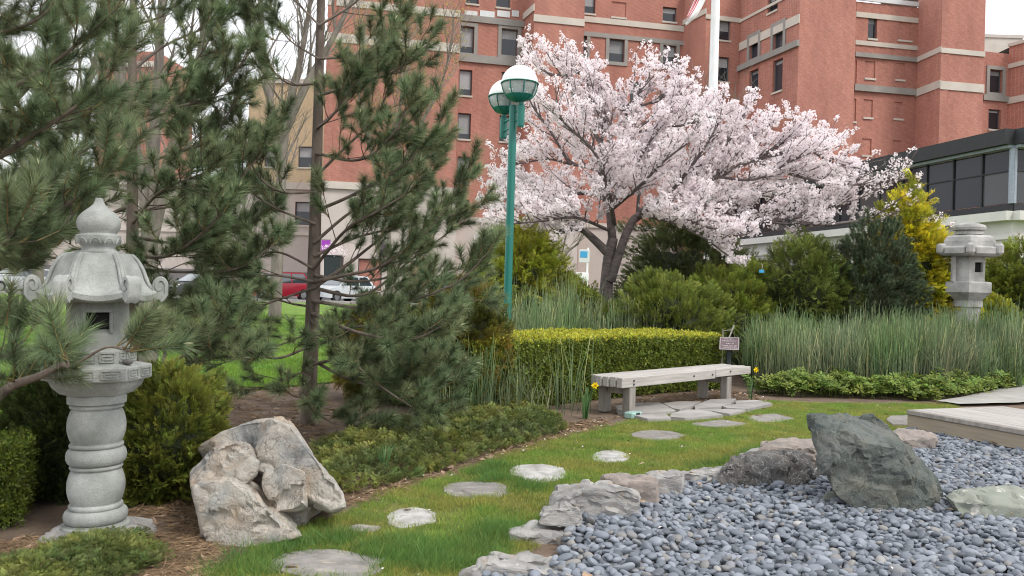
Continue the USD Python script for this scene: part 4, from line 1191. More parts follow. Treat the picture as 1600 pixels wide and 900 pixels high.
def shrub(name, label, category, center, radii, leafkind, n, seed, protos='spray', scale=1.0, group=None, up=0.5, bumps=0.35, core=0.72, conical=0.0, down=0.0, floor=True):
    """Stem, dark inside and a crown of leaf sprays on an uneven outline. center: middle of the crown."""
    rng = np.random.default_rng(seed)
    c, R = np.asarray(center, float), np.asarray(radii, float)
    z0 = float(terrain(c[0], c[1]))
    t = thing(name, label, category, group, (c[0], c[1], z0))
    o = np.array([0, 0, c[2] - z0])
    for k in range(3):
        a = rng.uniform(0, 6.28)
        obj('stem', tube(smooth_line([(0.04 * math.cos(a), 0.04 * math.sin(a), -0.05), (0.12 * R[0] * math.cos(a), 0.12 * R[1] * math.sin(a), o[2] * 0.6), (0.3 * R[0] * math.cos(a), 0.3 * R[1] * math.sin(a), o[2] + 0.4 * R[2])], 4), np.linspace(0.035, 0.008, 9) * max(R[0], 0.3), 5), M['stem'], t)
    d, k = lumpy(rng, n, seed, bumps)
    depth = 1 - 0.38 * rng.uniform(0, 1, n) ** 1.6
    taper = 1 - conical * np.clip(d[:, 2] * depth, -1, 1)
    p = d * R * (k * depth)[:, None]
    p[:, :2] *= taper[:, None]
    p += o
    if floor:
        p[:, 2] = np.maximum(p[:, 2], 0.03 + 0.1 * rng.uniform(0, 1, n))
    g = unit(d / R * R.min() + np.array([0, 0, up - down]) + rng.normal(0, 0.28, (n, 3)))
    pr = {'spray': SPRAY, 'droop': DROOP}[protos] if isinstance(protos, str) else protos
    # shrub cores: an uneven dark inside
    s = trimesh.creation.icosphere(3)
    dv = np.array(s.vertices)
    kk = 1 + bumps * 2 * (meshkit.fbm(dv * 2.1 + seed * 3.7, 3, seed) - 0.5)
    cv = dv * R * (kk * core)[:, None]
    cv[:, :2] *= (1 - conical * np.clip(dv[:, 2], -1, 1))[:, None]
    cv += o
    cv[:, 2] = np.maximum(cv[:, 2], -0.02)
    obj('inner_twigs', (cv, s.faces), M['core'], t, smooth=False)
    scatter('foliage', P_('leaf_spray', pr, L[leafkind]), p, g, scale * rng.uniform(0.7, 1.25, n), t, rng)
    return t


def shrub_px(name, label, category, u0, u1, v0, v1, y, leafkind, n, seed, thick=0.9, **kw):
    a, b = at((u0 + u1) / 2, v0, y), at((u0 + u1) / 2, v1, y)
    w = (at(u1, (v0 + v1) / 2, y) - at(u0, (v0 + v1) / 2, y))[0]
    c = (a + b) / 2
    return shrub(name, label, category, c, (w / 2, w / 2 * thick, (a[2] - b[2]) / 2), leafkind, n, seed, **kw)


shrub_px('arborvitae', 'rounded dark green arborvitae right behind the tall lantern shaft, left of the boulder', 'shrub', 165, 345, 580, 815, 5.75, 'arbor_near', 1700, 101, scale=0.55, bumps=0.42)
shrub_px('arborvitae', 'very dark shaded arborvitae left of the tall lantern shaft', 'shrub', 10, 150, 560, 850, 5.7, 'arbor_dark', 1100, 102, scale=0.62)
shrub_px('arborvitae', 'rusty green arborvitae under the pine at the left end of the clipped hedge', 'shrub', 640, 790, 455, 650, 10.3, 'arbor_rust', 1400, 103, scale=0.9, up=0.3)
shrub_px('arborvitae', 'dark rusty arborvitae half hidden by the pine trunk', 'shrub', 530, 670, 475, 640, 11.2, 'arbor_rust', 1000, 104, scale=0.9, up=0.3)
shrub_px('cypress_shrub', 'yellow green drooping cypress just left of and behind the green lamp post', 'shrub', 735, 890, 368, 560, 17.5, 'goldgreen', 1500, 105, protos='droop', scale=1.25, up=0.0, bumps=0.45, conical=0.3)
shrub_px('arborvitae', 'dense mid green bush hiding the foot of the cherry trunk on its left', 'shrub', 862, 935, 448, 560, 18.0, 'arbor', 700, 106, scale=1.4)
shrub_px('arborvitae', 'broad light green arborvitae with fan sprays right of the cherry trunk', 'shrub', 948, 1125, 434, 590, 16.2, 'broad', 1500, 107, scale=1.2, bumps=0.6)
shrub_px('arborvitae', 'broad green bush continuing right behind the plaque sign', 'shrub', 1060, 1200, 425, 590, 17.0, 'arbor', 1000, 117, scale=1.35, bumps=0.4)
shrub_px('yew_tree', 'dark spreading yew behind the cherry trunk with open level branches', 'shrub', 960, 1190, 345, 560, 22.0, 'yew', 1600, 108, scale=1.7, bumps=0.6, up=0.1, conical=0.35, core=0.55)
shrub_px('false_cypress', 'domed olive green cypress in the middle of the reeds background', 'shrub', 1180, 1335, 378, 600, 17.5, 'falsecyp', 1500, 109, scale=1.3, bumps=0.3, protos='droop', up=0.15)
MUGO = [needle_tuft(40 + k, 0.22, 0.075, 120, 0.0055, 0.8) for k in range(3)]
shrub_px('mugo_pine', 'bluish dark green mounded pine left of the golden cypress', 'shrub', 1300, 1425, 360, 590, 17.2, 'mugo', 1100, 110, scale=1.25, bumps=0.4, protos=MUGO, up=0.8)
shrub_px('golden_cypress', 'bright golden yellow cypress leaning toward the far lantern', 'shrub', 1352, 1486, 298, 590, 18.0, 'gold', 2300, 111, protos='droop', scale=1.15, bumps=0.45, conical=0.5, up=0.1)
shrub_px('arborvitae', 'green bush at the right edge behind the far lantern', 'shrub', 1535, 1660, 392, 560, 19.0, 'arbor', 1100, 112, scale=1.5, bumps=0.3)
shrub_px('arborvitae', 'low yellow green bush between the far lantern and the right edge bush', 'shrub', 1525, 1580, 470, 540, 18.2, 'goldgreen', 400, 113, scale=1.0)


# ------------------------------------------------------------------ hedges
def hedge(name, label, line, depth, h, n, seed, scale=1.0, topcol='box_top', sidecol='box'):
    rng = np.random.default_rng(seed)
    ln = smooth_line(np.column_stack([np.asarray(line, float), np.zeros(len(line))]), 12)[:, :2]
    seg = np.linalg.norm(np.diff(ln, axis=0), axis=1)
    s = np.concatenate([[0], np.cumsum(seg)])
    tot = s[-1]

    def pos(q):
        p = np.column_stack([np.interp(q, s, ln[:, 0]), np.interp(q, s, ln[:, 1])])
        e = 0.05
        d = np.column_stack([np.interp(np.clip(q + e, 0, tot), s, ln[:, 0]) - np.interp(np.clip(q - e, 0, tot), s, ln[:, 0]), np.interp(np.clip(q + e, 0, tot), s, ln[:, 1]) - np.interp(np.clip(q - e, 0, tot), s, ln[:, 1])])
        d = unit(d)
        return p, np.column_stack([-d[:, 1], d[:, 0]])
    t = thing(name, label, 'hedge')
    # inside
    q = np.linspace(0.06, tot - 0.06, 24)
    p, nn = pos(q)
    rings = []
    for a, z in ((0.05, 0.0), (depth - 0.05, 0.0), (depth - 0.05, h - 0.05), (0.05, h - 0.05)):
        rings.append(np.column_stack([p + nn * a, np.full(len(p), z)]))
    R = np.array(rings)
    v = R.reshape(-1, 3)
    f, m_ = [], len(q)
    for x in range(4):
        for y in range(m_ - 1):
            A_, B_ = x * m_ + y, ((x + 1) % 4) * m_ + y
            f += [[A_, A_ + 1, B_ + 1], [A_, B_ + 1, B_]]
    for y in (0, m_ - 1):
        c = [k * m_ + y for k in range(4)]
        f += [[c[0], c[1], c[2]], [c[0], c[2], c[3]]]
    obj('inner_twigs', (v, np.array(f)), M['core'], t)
    for k in range(6):
        pp, nn2 = pos(np.array([tot * (k + 0.5) / 6]))
        w = pp[0] + nn2[0] * depth * 0.5
        obj('stem', tube([(w[0], w[1], -0.05), (w[0] + 0.05, w[1], h * 0.7)], [0.02, 0.01], 5), M['stem'], t)
    # leaves: front, ends, back and the clipped top
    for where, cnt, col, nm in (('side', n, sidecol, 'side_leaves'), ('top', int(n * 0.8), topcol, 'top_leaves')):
        if where == 'side':
            qq = rng.uniform(0, tot, cnt)
            p, nn = pos(qq)
            u = rng.uniform(size=cnt)
            face = np.where(u < 0.72, 0.0, np.where(u < 0.84, 1.0, 2.0))
            z = rng.uniform(0.03, h - 0.01, cnt)
            off = np.where(face == 0, rng.normal(0.02, 0.025, cnt), np.where(face == 1, depth + rng.normal(-0.02, 0.025, cnt), rng.uniform(0, depth, cnt)))
            end = face == 2
            qe = np.where(rng.uniform(size=cnt) < 0.5, rng.normal(0.02, 0.025, cnt), tot + rng.normal(-0.02, 0.025, cnt))
            pe, ne = pos(np.clip(qe, 0, tot))
            p = np.where(end[:, None], pe, p)
            nn = np.where(end[:, None], ne, nn)
            xy = p + nn * off[:, None]
            xy = xy + 0.03 * (meshkit.fbm(np.column_stack([xy * 4, z * 4]), 2, seed)[:, None] - 0.5)
            dr = np.column_stack([np.where((face == 0)[:, None], -nn, nn), np.full(cnt, 0.6)]) + rng.normal(0, 0.4, (cnt, 3))
            P3 = np.column_stack([xy, z])
        else:
            p, nn = pos(rng.uniform(0, tot, cnt))
            xy = p + nn * rng.uniform(0, depth, cnt)[:, None]
            z = h + rng.normal(-0.01, 0.018, cnt) + 0.045 * (meshkit.fbm(np.column_stack([xy * 2.5, np.zeros(cnt)]), 2, seed) - 0.5)
            P3 = np.column_stack([xy, z])
            dr = rng.normal(0, 0.35, (cnt, 3)) + np.array([0, 0, 1.0])
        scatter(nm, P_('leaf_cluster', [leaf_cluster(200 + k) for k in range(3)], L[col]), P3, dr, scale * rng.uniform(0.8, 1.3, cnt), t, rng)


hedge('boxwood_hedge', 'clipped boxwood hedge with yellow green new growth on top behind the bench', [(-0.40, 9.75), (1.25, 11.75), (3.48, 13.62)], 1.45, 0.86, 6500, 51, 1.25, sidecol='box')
hl = at(12, 700, 5.0)
hedge('boxwood_hedge', 'end of a clipped boxwood hedge cut by the left edge of the photo', [(-4.6, 4.3), tuple(at(34, 700, 4.95)[:2])], 0.9, hl[2], 3600, 52, 0.8, topcol='box', sidecol='box')
hedge('boxwood_hedge', 'far low clipped hedge strip seen right of the far lantern', [tuple(at(1522, 500, 18.6)[:2]), tuple(at(1720, 500, 20)[:2])], 0.9, float(at(1560, 489, 19)[2]), 1500, 53, 2.0)


# ------------------------------------------------------------------ reeds, ground cover, junipers
def fill(poly, n, rng):
    poly = np.asarray(poly, float)
    lo, hi = poly.min(0), poly.max(0)
    out = np.zeros((0, 2))
    while len(out) < n:
        q = rng.uniform(lo, hi, (n * 2, 2))
        out = np.vstack([out, q[inside(poly, q)]])
    return out[:n]


REED = [reed_clump(300 + k) for k in range(4)]


REED_THIN = [reed_clump(320 + k, 9, 0.15) for k in range(4)]


def reeds(label, poly, n, seed, h=1.0, kinds=None):
    rng = np.random.default_rng(seed)
    xy = fill(poly, n, rng)
    k = h * (0.68 + 0.70 * meshkit.fbm(np.column_stack([xy * 1.1, np.zeros(n)]), 2, seed))
    s = np.column_stack([np.ones(n), np.ones(n), k * rng.uniform(0.7, 1.15, n)])
    scatter('horsetail_reeds', P_('reed_clump', kinds or REED, L['reed']), np.column_stack([xy, terrain(xy[:, 0], xy[:, 1])]), np.array([0, 0, 1.0]) + rng.normal(0, 0.04, (n, 3)), s, None, rng, label=label, category='reeds')


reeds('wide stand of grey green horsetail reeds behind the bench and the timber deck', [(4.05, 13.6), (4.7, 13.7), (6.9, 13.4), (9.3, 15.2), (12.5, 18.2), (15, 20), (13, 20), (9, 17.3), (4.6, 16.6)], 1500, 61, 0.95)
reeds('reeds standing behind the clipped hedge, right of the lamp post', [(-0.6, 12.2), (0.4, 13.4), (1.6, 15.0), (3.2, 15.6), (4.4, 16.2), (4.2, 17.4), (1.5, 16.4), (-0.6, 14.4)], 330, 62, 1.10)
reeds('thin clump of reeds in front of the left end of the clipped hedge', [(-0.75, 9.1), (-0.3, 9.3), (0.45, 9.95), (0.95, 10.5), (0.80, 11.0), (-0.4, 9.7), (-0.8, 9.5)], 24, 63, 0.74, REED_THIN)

rng = np.random.default_rng(64)
xy = fill([(3.7, 13.1), (4.2, 12.7), (5.2, 12.75), (6.6, 12.75), (7.6, 13.5), (9.4, 15.3), (12.0, 17.6), (12.0, 18.4), (9.0, 15.6), (6.8, 13.5), (4.6, 13.7)], 2600, rng)
hgt = 0.06 + 0.42 * meshkit.fbm(np.column_stack([xy * 3, np.zeros(len(xy))]), 2, 4) ** 1.5
zz = rng.uniform(0, 1, len(xy)) ** 0.5 * hgt
scatter('ground_cover', P_('leaf_whorl', [whorl(400 + k) for k in range(3)], L['pachy']), np.column_stack([xy, zz]), np.array([0, -0.25, 1.0]) + rng.normal(0, 0.3, (len(xy), 3)), rng.uniform(0.9, 1.6, len(xy)), None, rng, label='low leafy yellow green ground cover along the foot of the reeds', category='ground cover')

JUN = [spray(500 + k, 0.15, 8, 0.008, 0.15) for k in range(3)]


def juniper(label, poly, n, seed, h=0.22, scale=1.0):
    rng = np.random.default_rng(seed)
    xy = fill(poly, n, rng)
    import shapely
    from shapely.geometry import Polygon
    P = Polygon(poly).buffer(0)
    dist = shapely.distance(P.exterior, shapely.points(xy))
    top = h * np.clip(dist / 0.35, 0.15, 1) * (0.55 + 0.9 * meshkit.fbm(np.column_stack([xy * 2.3, np.zeros(n)]), 3, seed))
    z = top * rng.uniform(0.25, 1.0, n) ** 0.5
    a = rng.uniform(0, 2 * np.pi, n)
    d = np.column_stack([np.cos(a), np.sin(a) - 0.3, rng.uniform(0.1, 0.8, n)])
    scatter('juniper_cover', P_('juniper_spray', JUN, L['juniper']), np.column_stack([xy, z + 0.01]), d, scale * rng.uniform(0.6, 1.1, n), None, rng, label=label, category='juniper')


juniper('creeping juniper mat between the pine trunk and the stepping stones', np.vstack([PX([(505, 770), (560, 775), (640, 752), (720, 725), (800, 700), (878, 678), (872, 655), (830, 640), (760, 640), (680, 660), (560, 680), (495, 700)])]), 4200, 71, 0.15, 0.62)
juniper('creeping juniper mat at the bottom left in front of the lantern base', np.vstack([PX([(-60, 960), (60, 960), (200, 900), (245, 885), (250, 865), (215, 845), (150, 842), (90, 858), (40, 880), (-60, 900)])]), 2200, 72, 0.11, 0.48)

# ------------------------------------------------------------------ grass
GR = [grass_patch(600 + k) for k in range(4)]
rng = np.random.default_rng(81)
lx = fill(LAWN, 7000, rng)
keep = np.ones(len(lx), bool)
for u, v, du, dv, lab in STEPS:      # no grass on the stones
    keep &= ~inside(ell(u, v, du * 0.97, dv * 0.97, 70 + [s[0] for s in STEPS].index(u)), lx)
for o in FL:
    keep &= ~inside(PX(o), lx)
lx = lx[keep & (lx[:, 1] > 3.6)]
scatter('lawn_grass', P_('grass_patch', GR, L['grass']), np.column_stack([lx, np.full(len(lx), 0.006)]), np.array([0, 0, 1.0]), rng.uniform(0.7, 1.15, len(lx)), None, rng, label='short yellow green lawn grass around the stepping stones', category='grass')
LUSH = [grass_patch(620 + k, 0.11, 70, 0.075, 0.0035, 0.6, 0.04) for k in range(3)]
def off_stones(q):
    k = np.ones(len(q), bool)
    for u, v, du, dv, lab in STEPS:
        k &= ~inside(ell(u, v, du * 1.06, dv * 1.06, 70 + [s[0] for s in STEPS].index(u)), q)
    return q[k]


spots = off_stones(np.vstack([fill(PX([(560, 860), (620, 840), (700, 850), (770, 820), (800, 800), (815, 830), (800, 865), (740, 895), (640, 900), (600, 885)]), 150, rng), fill(PX([(740, 742), (770, 726), (805, 730), (800, 750), (840, 760), (860, 770), (790, 770), (750, 755)]), 75, rng),
                   fill(PX([(330, 905), (380, 870), (480, 845), (560, 835), (540, 860), (430, 885), (400, 910)]), 80, rng), fill(PX([(1050, 742), (1200, 715), (1260, 700), (1250, 690), (1120, 720)]), 70, rng)]))
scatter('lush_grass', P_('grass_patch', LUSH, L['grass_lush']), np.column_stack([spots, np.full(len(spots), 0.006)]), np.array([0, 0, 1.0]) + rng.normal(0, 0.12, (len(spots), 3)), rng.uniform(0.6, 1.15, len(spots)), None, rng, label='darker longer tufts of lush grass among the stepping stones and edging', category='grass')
FG = [grass_patch(640 + k, 0.35, 110, 0.07, 0.012, 0.5, 0.03) for k in range(3)]
fxy = []
for k in range(5200):
    x = rng.uniform(-16, 9)
    y0 = np.interp(x, FARLAWN_EDGE[:, 0], FARLAWN_EDGE[:, 1])
    y = y0 + 0.1 + 26 * rng.uniform() ** 1.7
    fxy.append((x, y))
fxy = np.array(fxy)
scatter('far_grass', P_('grass_patch', FG, L['grass_far']), np.column_stack([fxy, terrain(fxy[:, 0], fxy[:, 1]) + 0.03]), np.array([0, 0, 1.0]), rng.uniform(0.7, 1.2, len(fxy)), None, rng, label='bright green grass of the far lawn behind the pines', category='grass')


# ------------------------------------------------------------------ litter
def straw_piece(seed):
    rng = np.random.default_rng(seed)
    parts = []
    for k in range(7):
        a = rng.uniform(0, 6.28)
        o = rng.normal(0, 0.03, 2)
        l = rng.uniform(0.05, 0.13)
        parts.append(tube([(o[0], o[1], 0.004), (o[0] + math.cos(a) * l / 2, o[1] + math.sin(a) * l / 2, 0.012), (o[0] + math.cos(a + 0.2) * l, o[1] + math.sin(a + 0.2) * l, 0.005)], 0.0018, 3, cap=False))
    return join(parts)


def dead_leaf(seed):
    rng = np.random.default_rng(seed)
    a = np.linspace(0, 2 * np.pi, 9)[:-1]
    r = 0.028 * (1 + 0.25 * rng.normal(size=8))
    v = np.column_stack([1.4 * r * np.cos(a), 0.7 * r * np.sin(a), 0.008 + 0.012 * rng.uniform(size=8)])
    v = np.vstack([v, [[0, 0, 0.004]]])
    return v, np.array([[8, k, (k + 1) % 8] for k in range(8)])


BEDS = [PX([(40, 850), (200, 800), (320, 780), (335, 850), (230, 862), (60, 880)]), PX([(230, 860), (330, 830), (340, 880), (300, 930), (150, 980), (245, 880)]), PX([(0, 850), (60, 840), (50, 880), (0, 900)]), PX([(540, 790), (720, 735), (880, 685), (960, 668), (940, 655), (880, 668), (700, 735), (560, 775)]),
        PX([(880, 665), (980, 650), (960, 640), (1000, 620), (1120, 610), (1190, 618), (1200, 628), (1000, 650)]), PX([(320, 660), (480, 690), (560, 660), (480, 600), (340, 610)]), PX([(480, 760), (560, 790), (680, 745), (600, 700), (500, 700)])]
rng = np.random.default_rng(91)
cn = [240, 420, 90, 320, 220, 320, 180]
sx = np.vstack([fill(b, c, rng) for b, c in zip(BEDS, cn)])
scatter('pine_straw', [('fallen_needles', straw_piece(k), M['straw'], None) for k in range(3)], np.column_stack([sx, np.full(len(sx), 0.006)]), np.array([0, 0, 1.0]) + rng.normal(0, 0.1, (len(sx), 3)), rng.uniform(0.7, 1.3, len(sx)), None, rng, label='brown fallen pine needles strewn over the bare soil', category='pine straw')
cn = [25, 30, 10, 90, 110, 120, 25]
sx = np.vstack([fill(b, c, rng) for b, c in zip(BEDS, cn)] + [fill(LAWN, 60, rng), fill(POND, 45, rng) + 0])
zz = np.where(np.arange(len(sx)) >= len(sx) - 45, 0.085, 0.012)
px = np.vstack([fill(LAWN, 50, rng), fill(POND, 60, rng), fill(BEDS[3], 60, rng), fill(BEDS[4], 50, rng)])
pz = np.concatenate([np.full(50, 0.03), np.full(60, 0.085), np.full(110, 0.02)])
scatter('fallen_petals', [('petal', (np.array([[-.012, 0, 0], [0, -.008, .003], [.012, 0, 0.001], [0, .008, .004]]), np.array([[0, 1, 2], [0, 2, 3]])), M['petal'], None)], np.column_stack([px, pz]), np.array([0, 0, 1.0]) + rng.normal(0, 0.3, (len(px), 3)), rng.uniform(0.6, 1.4, len(px)), None, rng, label='tiny white petals dropped on lawn, soil and pebbles', category='petals')
scatter('dead_leaves', [('dead_leaf', dead_leaf(k), M['deadleaf'], None) for k in range(4)], np.column_stack([sx, zz]), np.array([0, 0, 1.0]) + rng.normal(0, 0.25, (len(sx), 3)), rng.uniform(0.5, 1.1, len(sx)), None, rng, label='scattered dry brown leaves on soil, lawn and pebbles', category='dead leaves')


# ------------------------------------------------------------------ daffodils
def daffodil(label, p, n, h, flowers, seed):
    rng = np.random.default_rng(seed)
    t = thing('daffodil', label, 'daffodil', None, p)
    for k in range(n):
        a, q = rng.uniform(0, 6.28), 0.035 * math.sqrt(rng.uniform())
        b = np.array([q * math.cos(a), q * math.sin(a), -0.01])
        hh = h * rng.uniform(0.65, 1.05)
        a2 = a + rng.normal(0, 0.4)
        ln = rng.uniform(0.05, 0.28) * hh
        pts = np.array([b, b + [0.35 * ln * math.cos(a2), 0.35 * ln * math.sin(a2), hh * 0.6], b + [ln * math.cos(a2), ln * math.sin(a2), hh]])
        pts = smooth_line(pts, 3)
        s = np.array([-math.sin(a2 + 0.6), math.cos(a2 + 0.6), 0])
        w = np.linspace(0.009, 0.003, len(pts))[:, None]
        v = np.vstack([pts - s * w, pts + s * w])
        m_ = len(pts)
        f = np.array([q_ for i in range(m_ - 1) for q_ in ([i, i + 1, m_ + i + 1], [i, m_ + i + 1, m_ + i])])
        obj('leaf_blade', (v, f), L['daff'], t, tint=np.tile(rng.uniform(0.8, 1.25) * np.ones(3), (len(v), 1)))
    for fx, fy, fz, face in flowers:
        hd = np.array([fx, fy, fz])
        st = obj('flower_stalk', tube(smooth_line([(0, 0, 0), (fx * 0.5, fy * 0.5, fz * 0.6), hd + [0, 0, 0.01], hd + 0.012 * unit(face)], 4), 0.004, 5), L['daff'], t, tint=None)
        ax = unit(face)
        e1 = unit(np.cross(ax, [0, 0.2, 1.0]))
        e2 = np.cross(ax, e1)
        B, T, S = [], [], []
        for k in range(6):
            a = k * math.pi / 3
            g = e1 * math.cos(a) + e2 * math.sin(a)
            B.append(hd + ax * 0.012)
            T.append(hd + ax * 0.018 + g * 0.052)
            S.append(np.cross(ax, g) + 0.25 * ax * (-1) ** k)
        fl = obj('flower', diamonds(np.array(B), np.array(T), 0.030, unit(np.array(S)), at_=0.5), M['yellow'], t)
        tr = tube([hd + ax * 0.012, hd + ax * 0.030, hd + ax * 0.042], [0.010, 0.013, 0.019], 10, cap=False)
        obj('trumpet', tr, M['orange'], t)


daffodil('yellow daffodil with leafy clump at the left end of the bench', gr(914, 655), 22, 0.40, [(0.10, -0.02, 0.41, (0.2, -1, -0.1))], 1)
e = at(1178, 577, 12.2)
daffodil('single yellow daffodil peeping out past the right end of the bench', (e[0] - 0.02, e[1] + 0.02, 0), 8, 0.40, [(0.03, -0.05, float(e[2]), (0.5, -1, -0.2))], 2)
daffodil('flowerless daffodil leaves growing in the junipers by the boulder', gr(600, 745), 16, 0.26, [], 3)


# ------------------------------------------------------------------ pebbles
def pebble_mesh(seed, sub):
    rng = np.random.default_rng(seed)
    s = trimesh.creation.icosphere(sub)
    v = np.array(s.vertices)
    v = v * (1 + 0.22 * (meshkit.fbm(v * 1.1 + seed * 5.1, 2, seed) - 0.5))[:, None]
    v = np.sign(v) * np.abs(v) ** 0.95 * np.array([1.0, rng.uniform(0.66, 0.85), rng.uniform(0.40, 0.55)])
    return v, np.array(s.faces)


from shapely.geometry import Point
rng = np.random.default_rng(111)
cand = fill(POND, 95000, rng)
cand = cand[(cand[:, 1] > 3.55) & (cand[:, 1] < 10.2)]
# only what the photo looks at, plus a margin
cand = cand[np.abs(cand[:, 0] / cand[:, 1]) < 0.72]
from scipy.spatial import cKDTree
chosen, cell = [], {}
rad = 0.030 * np.exp(rng.normal(0, 0.27, len(cand)))
rad = np.clip(rad, 0.017, 0.054)
for i, (x, y) in enumerate(cand):
    gx, gy = int(x / 0.08), int(y / 0.08)
    ok = True
    for a in (gx - 1, gx, gx + 1):
        for b in (gy - 1, gy, gy + 1):
            for j in cell.get((a, b), ()):
                if (cand[j, 0] - x) ** 2 + (cand[j, 1] - y) ** 2 < (0.66 * (rad[i] + rad[j])) ** 2:
                    ok = False
                    break
    if ok:
        chosen.append(i)
        cell.setdefault((gx, gy), []).append(i)
chosen = np.array(chosen)
top_xy, top_r = cand[chosen], rad[chosen]
hz = 0.05 * (meshkit.fbm(np.column_stack([top_xy * 1.6, np.zeros(len(top_xy))]), 2, 9) - 0.3)
top_z = 0.050 + hz + rng.uniform(-0.014, 0.018, len(top_xy))
low = fill(POND, 17000, rng)
low = low[(low[:, 1] > 3.55) & (low[:, 1] < 10.2) & (np.abs(low[:, 0] / low[:, 1]) < 0.72)]
lowr = np.clip(0.034 * np.exp(rng.normal(0, 0.2, len(low))), 0.02, 0.05)
low_z = 0.028 + 0.05 * (meshkit.fbm(np.column_stack([low * 1.6, np.zeros(len(low))]), 2, 9) - 0.3)
tilt = lambda n: np.array([0, 0, 1.0]) + rng.normal(0, 0.34, (n, 3))
# the 300 that show largest: the nearest inside the frame
def in_frame(x, y, z):
    d = np.array([x, y, z - EYE])
    fy = d[1]
    a, b = FPX * d[0] / fy, FPX * d[2] / fy
    u, v = 800 + a * math.cos(ROLL) + b * math.sin(ROLL), 450 + a * math.sin(ROLL) - b * math.cos(ROLL)
    return 0 < u < 1600 and v < 905
vis = np.array([in_frame(x, y, z) for (x, y), z in zip(top_xy, top_z)])
size = np.where(vis, top_r / np.hypot(top_xy[:, 0], top_xy[:, 1]), 0)
order = np.argsort(-size)
single, rest = order[:300], order[300:]
PEB = [pebble_mesh(700 + k, 2) for k in range(5)]
cls = []
for k in range(5):
    c = UsdGeom.Xform(stage.CreateClassPrim('/_pebble_shape_%d' % k))
    m = usdkit.mesh(stage, '/_pebble_shape_%d/stone' % k, PEB[k], M['pebble'], smooth=True)
    cls.append(c)
q = frames(tilt(300), rng.uniform(0, 6.28, 300))
for n_, i in enumerate(single):
    p = numbered('/World', 'river_pebble')
    x = UsdGeom.Xform.Define(stage, p)
    x.AddTranslateOp().Set(Gf.Vec3d(float(top_xy[i, 0]), float(top_xy[i, 1]), float(top_z[i])))
    x.AddOrientOp().Set(Gf.Quatf(*map(float, q[n_])))
    s = float(top_r[i])
    x.AddScaleOp().Set(Gf.Vec3f(s, s, s))
    x.GetPrim().GetReferences().AddInternalReference('/_pebble_shape_%d' % (n_ % 5))
    x.GetPrim().SetInstanceable(True)
    keys(x.GetPrim(), 'smooth blue grey river pebble in the near part of the pebble bed', 'pebble', 'river pebbles at the front of the bed')
scatter('river_pebbles', [('pebble', pebble_mesh(720 + k, 2), M['pebble'], None, True) for k in range(5)], np.vstack([np.column_stack([top_xy[rest], top_z[rest]]), np.column_stack([low, low_z])]), tilt(len(rest) + len(low)), np.concatenate([top_r[rest], lowr]), None, rng, label='the rest of the bed of smooth blue grey river pebbles', category='pebbles')


# ------------------------------------------------------------------ branching
def sprout(rng, line, n, lo, hi, length, out_bias, up, spread=0.5, from_=0.3):
    """Side shoots from a polyline: list of (polyline)."""
    line = np.asarray(line)
    res = []
    seg = np.concatenate([[0], np.cumsum(np.linalg.norm(np.diff(line, axis=0), axis=1))])
    for k in range(n):
        t = from_ + (1 - from_) * (k + rng.uniform(0.1, 0.9)) / n
        s = t * seg[-1]
        p = np.array([np.interp(s, seg, line[:, j]) for j in range(3)])
        e = min(seg[-1], s + 0.05)
        d = unit(np.array([np.interp(e, seg, line[:, j]) - np.interp(max(0, e - 0.1), seg, line[:, j]) for j in range(3)]))
        side = unit(np.cross(d, [0, 0, 1.0])) * (1 if (k % 2) else -1)
        dr = unit(d * out_bias + side * rng.uniform(0.35, 1.0) + np.array([0, 0, up]) + rng.normal(0, spread, 3) * 0.5)
        l = length * rng.uniform(lo, hi) * (1.15 - 0.6 * t)
        bend = np.array([0, 0, up * 0.5]) + rng.normal(0, 0.2, 3)
        res.append(smooth_line([p, p + dr * l * 0.5 + bend * l * 0.06, p + unit(dr + bend * 0.45) * l], 4))
    return res


def along(line, n, rng, from_=0.3, to=1.0):
    line = np.asarray(line)
    seg = np.concatenate([[0], np.cumsum(np.linalg.norm(np.diff(line, axis=0), axis=1))])
    t = rng.uniform(from_, to, n) * seg[-1]
    p = np.stack([np.interp(t, seg, line[:, j]) for j in range(3)], 1)
    e = np.clip(t + 0.03, 0, seg[-1])
    d = unit(np.stack([np.interp(e, seg, line[:, j]) - np.interp(np.clip(e - 0.06, 0, None), seg, line[:, j]) for j in range(3)], 1))
    return p, d


